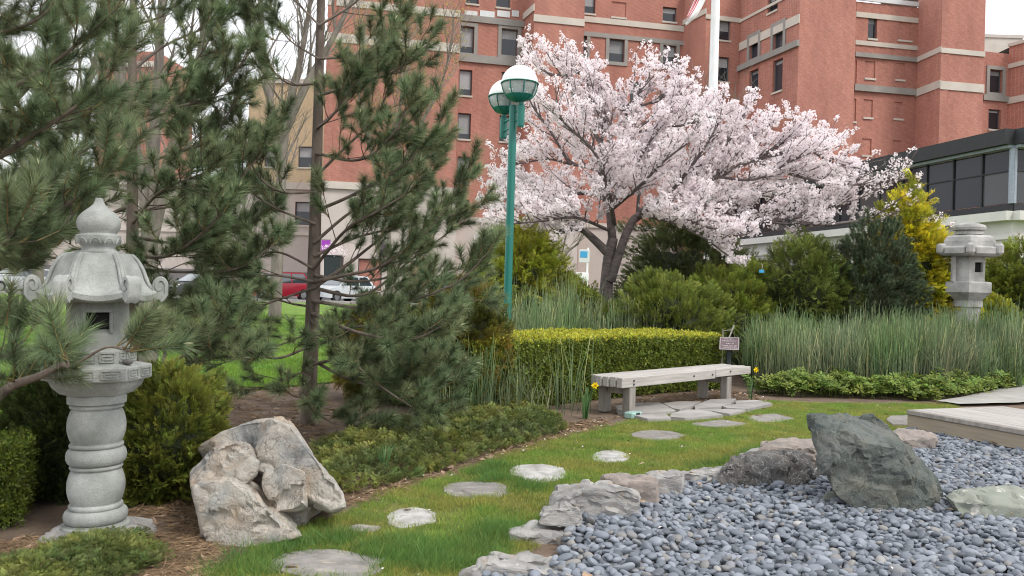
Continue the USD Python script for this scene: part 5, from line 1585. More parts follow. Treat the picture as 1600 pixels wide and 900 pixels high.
def pine_tree(label, trunk, r0, limbs, seed, protos, scale=1.0, twig_len=0.55, dens=1.0, mat_leaf=None, whorls=None):
    """limbs: list of world polylines; whorls: (height fraction, count, length, rise)."""
    rng = np.random.default_rng(seed)
    base = np.array(trunk[0], float)
    t = thing('pine_tree', label, 'pine tree', None, base)
    tl = smooth_line(trunk, 8)
    obj('trunk', tube(tl - base, np.linspace(r0, r0 * 0.35, len(tl)), 10), M['barkpine'], t, smooth=True)
    seg = np.concatenate([[0], np.cumsum(np.linalg.norm(np.diff(tl, axis=0), axis=1))])
    limbs = list(limbs)
    for h, c, ln, rise in (whorls or []):
        p = np.array([np.interp(h * seg[-1], seg, tl[:, j]) for j in range(3)])
        a0 = rng.uniform(0, 6.28)
        for k in range(c):
            a = a0 + k * 2 * math.pi / c + rng.normal(0, 0.25)
            l = ln * rng.uniform(0.7, 1.15)
            d = np.array([math.cos(a), math.sin(a), 0])
            limbs.append(np.array([p, p + d * l * 0.35 + [0, 0, rise * l * 0.15], p + d * l * 0.7 + [0, 0, rise * l * 0.4], p + d * l + [0, 0, rise * l * 0.95]]))
    twigs, P, D, S = [], [], [], []
    dens0 = dens
    for l in limbs:
        dens = dens0
        tw, bare = twig_len, False
        if isinstance(l, tuple):
            tw, bare = l[2] if len(l) > 2 else twig_len, len(l) > 3
            l, dens = np.asarray(l[0], float), dens0 * l[1]
        line = smooth_line(l, 6)
        ll = np.linalg.norm(np.diff(line, axis=0), axis=1).sum()
        rb = min(r0 * 0.36, 0.005 + 0.0085 * ll)
        obj('branch', tube(line - base, np.linspace(rb, 0.006, len(line)), 6), M['barkpine'], t, smooth=True)
        subs = sprout(rng, line, max(3, int(6.5 * ll * dens)), 0.5, 1.15, tw, 0.75, 0.25, from_=0.22 if not bare else 0.80)
        for s in subs:
            sl = np.linalg.norm(s[-1] - s[0])
            twigs.append(tube(s - base, np.linspace(0.0055, 0.003, len(s)), 4, cap=False))
            # the end shoot turns upward; others sit along the outer part
            P.append(s[-1][None])
            D.append(unit(unit(s[-1] - s[-3]) + [0, 0, 0.55] + rng.normal(0, 0.15, 3))[None])
            S.append(np.array([rng.uniform(0.85, 1.2)]))
            p, d = along(s, max(2, int(sl / 0.115 * dens)), rng, 0.35, 0.97)
            sd = unit(np.cross(d, rng.normal(size=d.shape)))
            P.append(p)
            D.append(unit(d * 0.8 + sd * 0.75 + np.array([0, 0, 0.45])))
            S.append(rng.uniform(0.7, 1.1, len(p)))
        P.append(line[-1][None])
        D.append(unit(unit(line[-1] - line[-3]) + [0, 0, 0.4])[None])
        S.append(np.array([1.2]))
        if bare:
            continue
        p, d = along(line, max(3, int(ll / 0.16 * dens)), rng, 0.45, 0.98)
        sd = unit(np.cross(d, rng.normal(size=d.shape)))
        P.append(p)
        D.append(unit(d * 0.9 + sd * 0.6 + np.array([0, 0, 0.5])))
        S.append(rng.uniform(0.7, 1.1, len(p)))
    obj('twigs', twigs, M['twigpine'], t, kind='stuff')
    P, D, S = np.vstack(P), np.vstack(D), np.concatenate(S) * scale
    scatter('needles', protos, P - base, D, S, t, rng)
    return len(P)


W_ = lambda y, *pts: [at(p[0], p[1], p[2] if len(p) > 2 else y) for p in pts]

# the pine in the middle
tr = [gr(480, 665)] + W_(8.87, (487, 520), (491, 400), (495, 250), (499, 100), (503, -60), (505, -200))
limbs = [
    W_(8.8, (491, 440), (540, 430, 8.7), (590, 418, 8.6), (640, 385, 8.5), (690, 335, 8.4), (732, 270, 8.4)),
    W_(8.8, (494, 275), (545, 225), (590, 180, 8.6), (614, 110, 8.5)),
    W_(8.8, (498, 92), (560, 85), (605, 55, 8.7), (640, 10, 8.6)),
    W_(8.8, (493, 330), (560, 300, 8.6), (640, 250, 8.5), (695, 180, 8.4)),
    W_(8.8, (489, 470), (560, 480, 8.5), (640, 470, 8.3), (715, 440, 8.1), (762, 395, 8.1)),
    W_(8.8, (486, 520), (560, 540, 8.5), (640, 560, 8.3), (705, 575, 8.2)),
    W_(8.8, (484, 560), (540, 590, 8.5), (620, 615, 8.2), (685, 628, 8.1)),
    W_(8.8, (487, 500), (530, 545, 8.2), (590, 600, 7.8), (650, 640, 7.6)),
    W_(8.8, (490, 450), (560, 400, 9.2), (640, 330, 9.4), (690, 250, 9.5)),
    W_(8.8, (491, 400), (560, 370, 9.0), (650, 350, 9.1), (735, 330, 9.2)),
    W_(8.8, (490, 430), (560, 440, 9.0), (660, 430, 9.0), (740, 470, 8.8)),
    W_(8.8, (484, 590), (470, 620, 8.3), (520, 660, 7.9), (580, 665, 7.7)),
    W_(8.8, (490, 450), (430, 470), (380, 485, 8.6), (300, 490, 8.5)),
    W_(8.8, (493, 350), (430, 325), (380, 290, 9.0), (345, 250, 9.0)),
    W_(8.8, (486, 520), (420, 545), (340, 570, 8.7)),
    W_(8.8, (498, 92), (450, 60), (425, 15, 8.8)),
    W_(8.8, (490, 420), (440, 395), (395, 392, 9.0), (345, 350, 9.1)),
    W_(8.8, (489, 480), (440, 470, 9.1), (370, 440, 9.3)),
    W_(8.8, (499, 40), (560, 0), (620, -60)), W_(8.8, (499, 40), (450, -10), (400, -60)),
    W_(8.8, (496, 200), (550, 150, 9.2), (600, 90, 9.4)),
    W_(8.8, (496, 200), (520, 180, 8.3), (560, 120, 8.0)),
]
limbs += [W_(8.8, (490, 380), (550, 330, 9.0), (620, 290, 9.3), (670, 230, 9.5)), W_(8.8, (496, 150), (560, 130, 8.5), (620, 110, 8.3), (668, 70, 8.2)), W_(8.8, (488, 450), (570, 460, 9.3), (650, 400, 9.6), (720, 350, 9.8)),
    W_(8.8, (494, 240), (560, 250, 8.3), (610, 215, 8.0), (640, 160, 7.9)), W_(8.8, (486, 530), (560, 510, 9.2), (640, 510, 9.4), (700, 490, 9.5)), W_(8.8, (484, 570), (560, 560, 8.3), (640, 600, 8.0), (700, 600, 7.9)),
    W_(8.8, (492, 300), (440, 300, 8.5), (400, 270, 8.3), (380, 210, 8.3)), W_(8.8, (497, 130), (450, 130, 9.0), (410, 90, 9.1), (390, 40, 9.1)), W_(8.8, (490, 440), (430, 430, 8.4), (370, 430, 8.1), (320, 400, 8.0)),
    W_(8.8, (486, 540), (430, 560, 8.3), (370, 540, 8.0), (330, 530, 7.9)), W_(8.8, (485, 575), (430, 600, 8.4), (380, 610, 8.2)), W_(8.8, (490, 420), (540, 360, 8.2), (590, 330, 7.9), (640, 300, 7.8)), W_(8.8, (488, 490), (560, 520, 7.9), (640, 530, 7.5), (690, 510, 7.4))]
n1 = pine_tree('slender pine with a bare lower trunk standing in the middle behind the boulder', tr, 0.085, limbs, 201, PINE_P, 0.95, 0.50, 0.92)

# the pine behind the lantern
tr = [gr(205, 640)] + W_(8.5, (206, 480), (207, 330), (206, 180), (208, 20), (210, -160))
limbs = [
    W_(8.5, (206, 130), (250, 120), (300, 100, 8.3), (335, 50, 8.2)), W_(8.5, (206, 260), (270, 240, 8.3), (330, 215, 8.1), (372, 150, 8.0)),
    W_(8.5, (206, 330), (280, 320, 8.2), (350, 300, 8.0), (410, 240, 8.0)), W_(8.5, (206, 420), (290, 425, 8.2), (370, 420, 8.0), (430, 380, 8.0)),
    W_(8.5, (206, 300), (150, 290), (80, 270), (20, 230)), W_(8.5, (206, 200), (140, 190), (80, 170), (30, 110)),
    W_(8.5, (206, 90), (150, 60), (110, 10)), W_(8.5, (206, 380), (130, 400), (60, 400), (0, 380)), W_(8.5, (206, 480), (280, 500, 8.0), (350, 520, 7.7)),
    W_(8.5, (206, 40), (260, 20), (310, -40)), W_(8.5, (206, 350), (250, 300, 7.6), (320, 270, 7.2)), W_(8.5, (206, 230), (240, 200, 9.3), (310, 190, 9.6), (360, 260, 9.6)),
    W_(8.5, (206, 450), (270, 470, 9.0), (330, 470, 9.3), (400, 500, 9.4)), W_(8.5, (206, 160), (260, 170, 9.0), (330, 120, 9.2)),
]
limbs += [W_(8.5, (206, 110), (260, 70, 8.8), (330, 40, 9.0), (400, 10, 9.1)), W_(8.5, (206, 200), (270, 170, 8.0), (330, 150, 7.8), (385, 90, 7.7)), W_(8.5, (206, 280), (290, 270, 9.0), (370, 250, 9.3), (430, 200, 9.4)), W_(8.5, (206, 370), (280, 380, 9.2), (360, 370, 9.5), (420, 330, 9.6)),
    W_(8.5, (206, 320), (150, 340, 8.9), (90, 330, 9.2), (40, 290, 9.3)), W_(8.5, (206, 250), (150, 220, 9.0), (110, 160, 9.3)), W_(8.5, (206, 400), (260, 400, 7.6), (310, 370, 7.2), (350, 330, 7.1)), W_(8.5, (206, 60), (180, 10, 8.8), (150, -50, 9.0))]
n2 = pine_tree('dense dark pine rising behind the tall lantern', tr, 0.075, limbs, 202, PINE_P, 0.95, 0.50, 1.05)

# boughs of the pine at the left edge, its trunk outside the photo
tx = at(-230, 600, 6.3)
tr = [(tx[0], 6.3, 0.0), (tx[0] + 0.03, 6.3, 1.6), (tx[0], 6.32, 3.0), (tx[0] + 0.05, 6.3, 4.6)]
T_ = lambda z: np.array([tx[0] + 0.02, 6.3, z])
limbs = [
    ([T_(0.6)] + W_(4.5, (-60, 640, 4.9), (20, 602, 4.5), (60, 588, 4.4), (95, 570, 4.3), (106, 572, 4.28), (104, 562, 4.28)), 0.28, 0.13, 'bare'), ([at(70, 584, 4.38)] + W_(4.4, (110, 574), (165, 543), (203, 549)), 0.12, 0.04, 'bare'),
    ([T_(1.0)] + W_(4.5, (-70, 570, 5.0), (0, 560, 4.8), (40, 530, 4.7)), 0.5),
    [T_(2.9)] + W_(6, (-60, 170, 6.2), (40, 125, 5.9), (120, 70, 5.8), (180, 15, 5.7)),
    [T_(2.5)] + W_(6, (-50, 260, 6.1), (60, 205, 5.8), (140, 150, 5.6), (190, 90, 5.6)),
    [T_(1.9)] + W_(6, (-60, 370, 6.0), (40, 350, 5.6), (120, 310, 5.4), (185, 260, 5.4)),
    [T_(1.6)] + W_(6, (-60, 430, 6.0), (10, 415, 5.6), (70, 380, 5.4), (118, 330, 5.4)),
    ([T_(1.3)] + W_(6, (-60, 490, 6.3), (10, 495, 6.2), (60, 485, 6.2)), 0.6),
    [T_(3.2)] + W_(6, (-60, 60, 6.2), (50, 35, 6.0), (110, -25, 5.9)), [T_(3.4)] + W_(6, (-50, 0, 6.2), (30, -40, 6.0), (100, -110, 5.9)),
    [T_(2.2)] + W_(6, (-50, 310, 6.6), (50, 290, 6.7), (140, 230, 6.7), (200, 170, 6.6)),
    [T_(2.7)] + W_(6, (-50, 210, 6.6), (50, 130, 6.6), (90, 60, 6.7), (120, 0, 6.7)),
    [T_(1.7)] + W_(6, (-60, 400, 5.4), (-10, 395, 5.0), (30, 350, 4.8)),
    ([T_(0.9)] + W_(6, (-60, 590, 5.9), (30, 615, 5.9), (70, 640, 5.9)), 0.4),
]
n3 = pine_tree('near pine at the left edge reaching long needled boughs over the lantern', tr, 0.10, limbs, 203, PINE_LP, 0.92, 0.40, 1.0)
tr2 = [gr(300, 640), *W_(7.2, (298, 600), (292, 560))]
print('pine tufts', n1, n2, n3)

# a low pine bough right of the lantern
tr = [(-3.05, 7.25, 0), (-3.02, 7.25, 0.6), (-2.98, 7.22, 1.15)]
limbs = [([(-3.0, 7.23, 0.75)] + W_(6, (300, 545, 6.6), (265, 540, 5.9), (232, 530, 5.4)), 0.5, 0.15), [(-3.0, 7.23, 0.9)] + W_(6, (320, 520, 6.9), (350, 490, 6.6)), [(-3.0, 7.23, 0.6)] + W_(6, (330, 560, 6.8), (390, 560, 6.6))]
pine_tree('young low pine between the tall lantern and the pine trunk', tr, 0.03, limbs, 204, PINE_P, 0.85, 0.32, 0.9)


# ------------------------------------------------------------------ flowering cherry
def cherry():
    rng = np.random.default_rng(301)
    base = at(943, 562, 19.0)
    base[2] = terrain(base[0], base[1])
    t = thing('cherry_tree', 'wide flowering cherry tree covered in pale pink blossom in front of the brick building', 'tree', None, base)
    w = lambda *pts: [at(p[0], p[1], p[2] if len(p) > 2 else 19.0) for p in pts]
    trunk = w((943, 562), (944, 500), (948, 440), (952, 400), (958, 372))
    trunk[0][2] = base[2] - 0.1
    tl = smooth_line(trunk, 6)
    obj('trunk', tube(tl - base, np.linspace(0.18, 0.115, len(tl)), 14), M['barkcherry'], t, smooth=True)
    obj('trunk_fork', tube(smooth_line(w((954, 440, 18.9), (968, 395, 18.85), (980, 362, 18.85), (992, 340, 18.9)), 6) - base, np.linspace(0.105, 0.09, 19), 12), M['barkcherry'], t, smooth=True)
    limbs = [
        (0.15, w((952, 398), (930, 376), (906, 357), (880, 361), (846, 364, 18.6), (808, 367, 18.2), (775, 372, 18.0))),
        (0.14, w((957, 375), (952, 320), (951, 288), (966, 262), (985, 208), (976, 172), (958, 148))),
        (0.09, w((953, 325), (937, 306), (900, 302), (860, 314, 18.5), (815, 322, 18), (775, 330, 17.8))),
        (0.07, w((951, 288), (930, 265), (890, 256), (855, 249, 18.8), (800, 258, 18.6))),
        (0.08, w((951, 290), (940, 235), (944, 180), (936, 155))),
        (0.13, w((990, 343, 18.9), (1040, 311), (1080, 295), (1120, 276, 18.6), (1180, 250, 18.4), (1260, 232, 18.2), (1300, 222, 18.2))),
        (0.09, w((1000, 333), (1050, 325, 18.5), (1078, 319, 18.2), (1130, 331, 18), (1200, 347, 17.8), (1290, 352, 17.6))),
        (0.06, w((996, 338), (999, 300), (1010, 268), (1018, 240))),
        (0.07, w((942, 230), (905, 165), (880, 120), (858, 116), (830, 88))),
        (0.06, w((980, 192), (1005, 165), (1028, 158), (1050, 138))),
        (0.07, w((1120, 276), (1165, 225), (1192, 205), (1206, 194))),
        (0.06, w((1200, 347, 17.8), (1290, 330, 18.2), (1360, 300, 18.4), (1395, 285, 18.5), (1415, 268, 18.5))),
        (0.05, w((1290, 352, 17.6), (1350, 345, 17.6), (1400, 350, 17.8), (1460, 370, 18.0))),
        (0.09, w((955, 350), (960, 310, 20.0), (990, 260, 21.0), (1040, 215, 21.5), (1090, 170, 21.8))),
        (0.08, w((960, 350), (950, 300, 18.0), (930, 240, 17.2), (890, 200, 16.8), (850, 160, 16.6))),
        (0.08, w((1000, 330), (1060, 290, 20.2), (1140, 250, 21.0), (1230, 270, 21.6), (1310, 280, 22.0))),
        (0.08, w((1000, 330), (1040, 330, 17.8), (1090, 350, 17.0), (1160, 370, 16.6))),
        (0.07, w((906, 357), (860, 330, 20.0), (820, 300, 20.6), (790, 285, 20.8))),
        (0.07, w((1040, 311), (1080, 260, 18.4), (1110, 215, 17.8), (1130, 180, 17.6))),
        (0.06, w((1180, 250, 18.4), (1230, 270, 17.8), (1290, 285, 17.6), (1350, 290, 17.8))),
        (0.06, w((976, 172), (930, 130), (895, 110, 19.4), (860, 100, 19.6))),
        (0.06, w((1080, 295), (1100, 320, 19.6), (1150, 300, 20.0), (1220, 310, 20.2), (1300, 318, 20.2))),
        (0.05, w((1000, 336), (1050, 348, 17.6), (1100, 372, 17.0), (1140, 402, 16.8))),
        (0.06, w((952, 360), (900, 340, 17.6), (850, 345, 17.0), (800, 350, 16.8))),
        (0.06, w((953, 330), (1000, 290, 17.6), (1040, 250, 17.0), (1080, 220, 16.8))),
        (0.06, w((966, 262), (942, 190), (922, 150), (914, 118))), (0.06, w((976, 172), (1000, 142, 18.6), (1022, 118, 18.5))), (0.06, w((985, 208), (1030, 178, 19.5), (1070, 170, 19.8), (1085, 158, 19.8))), (0.05, w((1120, 276), (1132, 232, 19.0), (1150, 200, 19.2), (1164, 178, 19.2))),
        (0.05, w((960, 320), (1010, 230, 18.4), (1050, 170, 18.0), (1070, 140, 18.0))), (0.05, w((1180, 250, 18.4), (1220, 225, 18.2), (1246, 206, 18.2))), (0.05, w((1260, 228, 18.2), (1292, 250, 18.0), (1335, 262, 18))), (0.05, w((1120, 276, 18.6), (1180, 280, 17.8), (1240, 250, 17.4), (1285, 232, 17.4))),
        (0.05, w((890, 256), (860, 205, 18.4), (832, 165, 18.2), (818, 130, 18.2))), (0.05, w((900, 302), (850, 290, 19.6), (800, 300, 19.9), (770, 310, 20))),
        (0.06, w((985, 208), (1040, 200, 18.5), (1090, 190, 18.2), (1120, 170, 18.2))),
    ]
    twigs, C = [], []
    for r, l in limbs:
        line = smooth_line(l, 6)
        ll = np.linalg.norm(np.diff(line, axis=0), axis=1).sum()
        obj('branch', tube(line - base, np.linspace(r * 0.72, 0.014, len(line)), 8), M['barkcherry'], t, smooth=True)
        s2 = sprout(rng, line, int(7.5 * ll), 0.5, 1.15, 1.25, 0.8, 0.35, from_=0.18)
        for s in s2:
            sl = np.linalg.norm(s[-1] - s[0])
            twigs.append(tube(s - base, np.linspace(0.016, 0.005, len(s)), 4, cap=False))
            for q in sprout(rng, s, max(3, int(6.0 * sl)), 0.5, 1.1, 0.42, 0.8, 0.30, from_=0.2):
                twigs.append(tube(q - base, np.linspace(0.008, 0.004, len(q)), 3, cap=False))
                p, _ = along(q, 4, rng, 0.15, 1.05)
                C.append(p + rng.normal(0, 0.03, p.shape))
            p, _ = along(s, max(2, int(sl / 0.11)), rng, 0.2, 1.02)
            C.append(p + rng.normal(0, 0.03, p.shape))
    C = np.vstack(C)
    keep = meshkit.fbm(C * 1.3 + 5, 2, 3) > 0.27
    C = C[keep & ((C[:, 0] / C[:, 1] < (1335 - 800) / FPX) | (rng.uniform(size=len(C)) < 0.22))]
    obj('twigs', twigs, M['barkcherry'], t, kind='stuff')
    scatter('blossoms', P_('blossom_cluster', [blossom_cluster(800 + k) for k in range(4)], L['blossom']), C - base, rng.normal(size=(len(C), 3)), rng.uniform(0.65, 1.2, len(C)), t, rng)
    print('blossoms', len(C))


cherry()


# ------------------------------------------------------------------ bare trees
def bare_tree(label, trunks, seed, buds=0, r0=0.16, spread=1.2, cat='tree'):
    rng = np.random.default_rng(seed)
    base = np.array(trunks[0][0], float)
    base[2] = terrain(base[0], base[1])
    t = thing('bare_tree', label, cat, None, base)
    twigs, tips = [], []
    for k, l in enumerate(trunks):
        line = smooth_line(l, 6)
        ll = np.linalg.norm(np.diff(line, axis=0), axis=1).sum()
        obj('trunk', tube(line - base, np.linspace(r0 * (1 if k == 0 else 0.75), r0 * 0.25, len(line)), 9), M['barkgrey'], t, smooth=True)
        for s in sprout(rng, line, int(1.9 * ll), 0.5, 1.2, spread * 1.7, 0.9, 0.5, from_=0.25):
            twigs.append(tube(s - base, np.linspace(r0 * 0.22, 0.012, len(s)), 4, cap=False))
            for q in sprout(rng, s, 5, 0.5, 1.1, spread * 0.8, 0.9, 0.45, from_=0.2):
                twigs.append(tube(q - base, np.linspace(0.016, 0.006, len(q)), 3, cap=False))
                tips.append(q)
                for z in sprout(rng, q, 3, 0.5, 1.1, spread * 0.35, 0.9, 0.4, from_=0.3):
                    twigs.append(tube(z - base, np.linspace(0.008, 0.004, len(z)), 3, cap=False))
                    tips.append(z)
    obj('twigs', twigs, M['barkgrey'], t, kind='stuff')
    if buds:
        C = np.vstack([along(q, buds, rng, 0.2, 1.0)[0] for q in tips])
        scatter('buds', P_('bud_cluster', [leaf_cluster(900 + k, 7, 0.06, 0.05, 0.03) for k in range(2)], L['budtree']), C - base + rng.normal(0, 0.05, C.shape), rng.normal(size=(len(C), 3)), rng.uniform(0.6, 1.2, len(C)), t, rng)


def footed(pts, y):
    l = W_(y, *pts)
    l[0][2] = float(terrain(l[0][0], l[0][1])) - 0.1
    return l


bare_tree('thick grey trunked bare tree right behind the pine by the lantern', [footed([(232, 560), (233, 400), (236, 300), (243, 190), (250, 60), (256, -80)], 14), footed([(232, 560), (240, 330), (275, 200), (320, 80), (350, -60)], 14)[0:0] or W_(14, (234, 380), (260, 280), (300, 150), (330, -20)), W_(14, (234, 340), (215, 250), (190, 120), (170, -30))], 401, r0=0.17)
bare_tree('forked bare street tree left of the sign pole behind the lawn', [footed([(368, 470), (366, 430), (362, 405), (345, 380), (325, 372)], 34), W_(34, (364, 410), (372, 385), (376, 350), (385, 300)), W_(34, (367, 425), (385, 410), (393, 385), (400, 350))], 402, r0=0.22, spread=1.3)
bare_tree('tall pale trunked bare tree leaning right, behind the middle pine', [footed([(430, 455), (437, 330), (446, 200), (470, 90), (492, -40)], 30), W_(30, (440, 270), (425, 180), (410, 60), (405, -60)), W_(30, (446, 200), (480, 130), (520, 60), (560, -20))], 403, r0=0.24, spread=2.0)
bare_tree('bare tree with yellow spring buds in front of the left brick tower', [footed([(610, 455), (608, 380), (612, 280), (622, 180), (640, 60)], 44), W_(44, (610, 330), (580, 240), (560, 140), (570, 40)), W_(44, (612, 300), (650, 210), (690, 130), (705, 60))], 404, buds=2, r0=0.14, spread=2.6)
bare_tree('thin bare tree behind the flagpole against the brick wall', [footed([(1085, 455), (1085, 360), (1092, 250), (1100, 170)], 40), W_(40, (1088, 330), (1060, 240), (1045, 160)), W_(40, (1088, 300), (1120, 230), (1150, 190))], 405, r0=0.14, spread=2.2)
bare_tree('leafless dark shrub tree left of the cherry trunk by the parking sign', [footed([(868, 470), (870, 420), (885, 395), (905, 380)], 27), W_(27, (868, 430), (850, 400), (835, 385))], 406, r0=0.10, spread=1.0)
bare_tree('bare many twigged tree at the far left behind the near pine boughs', [footed([(60, 470), (62, 380), (70, 250), (85, 100), (95, -40)], 24), W_(24, (64, 340), (30, 230), (10, 100)), W_(24, (66, 300), (110, 200), (150, 90), (165, -20))], 407, r0=0.17, spread=2.2)


# ------------------------------------------------------------------ lamp post and flagpole
def lamp():
    p = at(791, 540, 13.5)
    t = thing('street_lamp', 'green lamp post with two white caged globe lamps behind the clipped hedge', 'lamp post', None, (p[0], p[1], 0.0))
    x0 = p[0]
    top = at(803, 165, 13.5)[2]
    obj('pole', lathe([(0.095, 0), (0.095, 0.35), (0.085, 0.37), (0.070, 0.55), (0.066, 0.56), (0.064, top - 0.02), (0.055, top), (0.02, top + 0.01)], 24), M['greenpaint'], t, smooth=40)
    g = M['greenpaint']
    for (u, v, y) in ((812, 131, 13.35), (791, 152, 13.95)):
        c = at(u, v, y) - np.array([x0, p[1], 0])
        R = 0.295
        hd = obj('globe_cap', lathe([(R * math.cos(k), R * math.sin(k)) for k in np.linspace(0.0, math.pi / 2 - 0.01, 16)], 40, c, close=False), M['white_globe'], t, smooth=True)
        obj('globe_lens', lathe([(0.97 * R * math.cos(k), 0.97 * R * math.sin(k)) for k in np.linspace(-0.75, -0.01, 12)], 40, c, close=False), M['clear'], t, smooth=True)
        obj('lower_bowl', lathe([(R * math.cos(k), R * math.sin(k)) for k in np.linspace(-math.pi / 2 + 0.02, -0.70, 10)] + [(R * 0.74, R * -0.63), (0.02, R * -0.60)], 40, c), g, t, smooth=40)
        cg = obj('cage_ring', [tube([(c[0] + R * 1.02 * math.cos(a), c[1] + R * 1.02 * math.sin(a), c[2]) for a in np.linspace(0, 2 * math.pi, 41)], 0.011, 6, cap=False)], g, t, smooth=True)
        for k in range(8):
            a = k * math.pi / 4 + 0.25
            obj('cage_rib', tube([(c[0] + R * 1.015 * math.cos(a) * math.cos(b), c[1] + R * 1.015 * math.sin(a) * math.cos(b), c[2] + R * 1.015 * math.sin(b)) for b in np.linspace(0, -1.0, 9)], 0.009, 5), g, t, smooth=True)
        lh = obj('lamp_fitting', lathe([(0.10, -0.19), (0.115, -0.12), (0.10, -0.06), (0.045, -0.045), (0.04, 0.0), (0.075, 0.01), (0.07, 0.03), (0.0, 0.035)], 20, c), M['bluegrey'], t, smooth=40)
        e = c + np.array([0.035 if u > 800 else -0.03, 0, -R - 0.40])
        obj('arm_socket', lathe([(0.045, 0), (0.06, 0.03), (0.062, 0.34), (0.04, 0.36), (0.04, 0.46)], 18, e), g, t, smooth=40)
        for dz in (0.12, 0.27):
            obj('arm_bracket', tube([e + np.array([0, 0, dz]), np.array([0, 0, e[2] + dz])], 0.02, 8), g, t, smooth=True)


lamp()


def flagpole():
    p = at(1105, 470, 24.0)
    t = thing('flagpole', 'white flagpole rising through the cherry blossom', 'flagpole', None, (p[0], p[1], 0.15))
    obj('pole', lathe([(0.22, 0), (0.22, 0.1), (0.14, 0.12), (0.135, 3.0), (0.118, 10), (0.07, 15.5)], 24), M['whitepaint'], t, smooth=40)
    obj('ball', vf(trimesh.creation.icosphere(2, 0.14))[0:1] + (vf(trimesh.creation.icosphere(2, 0.14))[1],) if False else (vf(trimesh.creation.icosphere(2, 0.14))[0] + np.array([0, 0, 15.6]), vf(trimesh.creation.icosphere(2, 0.14))[1]), M['chrome'], t, smooth=True)
    obj('halyard', tube([(-0.14, 0, 1.2), (-0.12, 0, 14.5)], 0.006, 4), M['whitepaint'], t)
    f = thing('flag', 'striped flag hanging from the flagpole at the top edge of the photo', 'flag', None, (p[0], p[1], 0.15))
    end, zt = at(1072, 38, 23.6) - np.array([p[0], p[1], 0.15]), at(1118, 0, 24)[2]
    # a limp cloth drawn out to one side: rows of stripes from hoist to fly
    hoist0, hoist1 = np.array([-0.13, 0, zt + 1.9]), np.array([-0.13, 0, zt + 0.25])
    fly0, fly1 = end + np.array([0.05, 0.15, 0.30]), end + np.array([0.0, 0, 0.0])
    nn = 13
    U = np.linspace(0, 1, 17)
    for k in range(nn):
        rows = []
        for s in (k / nn, (k + 1) / nn):
            a, b = hoist0 + (hoist1 - hoist0) * s, fly0 + (fly1 - fly0) * s
            ln = a + (b - a) * U[:, None]
            ln[:, 1] += 0.10 * np.sin(U * 9 + s * 6) * U + 0.05 * np.sin(s * 20)
            ln[:, 2] -= 0.22 * np.sin(U * math.pi)
            rows.append(ln)
        v = np.vstack([rows[0], rows[1], rows[0] + [0, 0.006, 0], rows[1] + [0, 0.006, 0]])
        n_ = len(U)
        q = [[i, i + 1, n_ + i + 1, n_ + i] for i in range(n_ - 1)] + [[2 * n_ + i, 3 * n_ + i, 3 * n_ + i + 1, 2 * n_ + i + 1] for i in range(n_ - 1)]
        obj('stripe', (v, np.array(q)), M['flagred'] if k % 2 and k < 8 else M['flagwhite'], f, smooth=True)
    rows = []
    for s in np.linspace(0, 7 / 13, 5):
        a, b = hoist0 + (hoist1 - hoist0) * s, fly0 + (fly1 - fly0) * s
        u = U[:8]
        ln = a + (b - a) * u[:, None]
        ln[:, 1] += 0.10 * np.sin(u * 9 + s * 6) * u + 0.05 * np.sin(s * 20) - 0.012
        ln[:, 2] -= 0.22 * np.sin(u * math.pi)
        rows.append(ln)
    v = np.vstack(rows)
    obj('canton', (v, np.array([[i * 8 + j, i * 8 + j + 1, i * 8 + j + 9, i * 8 + j + 8] for i in range(4) for j in range(7)])), M['flagblue'], f, smooth=True)


flagpole()


# ------------------------------------------------------------------ buildings
def wall_run(parent, A, B, z0, z1, holes, m, thick=0.7, depth=0.34, name='wall'):
    """One upright wall from A to B (plan points, outside on the right-hand side when walking A to B with the camera there) with recessed openings (s0, s1, za, zb) in metres."""
    A, B = np.asarray(A, float)[:2], np.asarray(B, float)[:2]
    Lg = np.linalg.norm(B - A)
    d = (B - A) / Lg
    n = np.array([d[1], -d[0]])          # towards the viewer
    S = sorted({0.0, Lg, *[min(max(h[k], 0), Lg) for h in holes for k in (0, 1)]})
    Z = sorted({z0, z1, *[min(max(h[k], z0), z1) for h in holes for k in (2, 3)]})
    v, f = [], []

    def quad(p):
        k = len(v)
        v.extend(p)
        f.append([k, k + 1, k + 2, k + 3])
    P = lambda s, z, o=0.0: (A[0] + d[0] * s + n[0] * o, A[1] + d[1] * s + n[1] * o, z)
    for s0, s1 in zip(S[:-1], S[1:]):
        for a, b in zip(Z[:-1], Z[1:]):
            if any(h[0] - 1e-6 <= s0 and s1 <= h[1] + 1e-6 and h[2] - 1e-6 <= a and b <= h[3] + 1e-6 for h in holes):
                continue
            quad([P(s0, a), P(s1, a), P(s1, b), P(s0, b)])
    for s0, s1, a, b in holes:
        quad([P(s0, a), P(s0, b), P(s0, b, -depth), P(s0, a, -depth)])
        quad([P(s1, a), P(s1, a, -depth), P(s1, b, -depth), P(s1, b)])
        quad([P(s0, b), P(s1, b), P(s1, b, -depth), P(s0, b, -depth)])
        quad([P(s0, a), P(s0, a, -depth), P(s1, a, -depth), P(s1, a)])
    quad([P(0, z0, -thick), P(0, z1, -thick), P(Lg, z1, -thick), P(Lg, z0, -thick)])
    quad([P(0, z1), P(Lg, z1), P(Lg, z1, -thick), P(0, z1, -thick)])
    quad([P(0, z0), P(0, z1), P(0, z1, -thick), P(0, z0, -thick)])
    quad([P(Lg, z0), P(Lg, z0, -thick), P(Lg, z1, -thick), P(Lg, z1)])
    obj(name, (np.array(v), np.array(f)), m, parent)
    return P, d, n, Lg


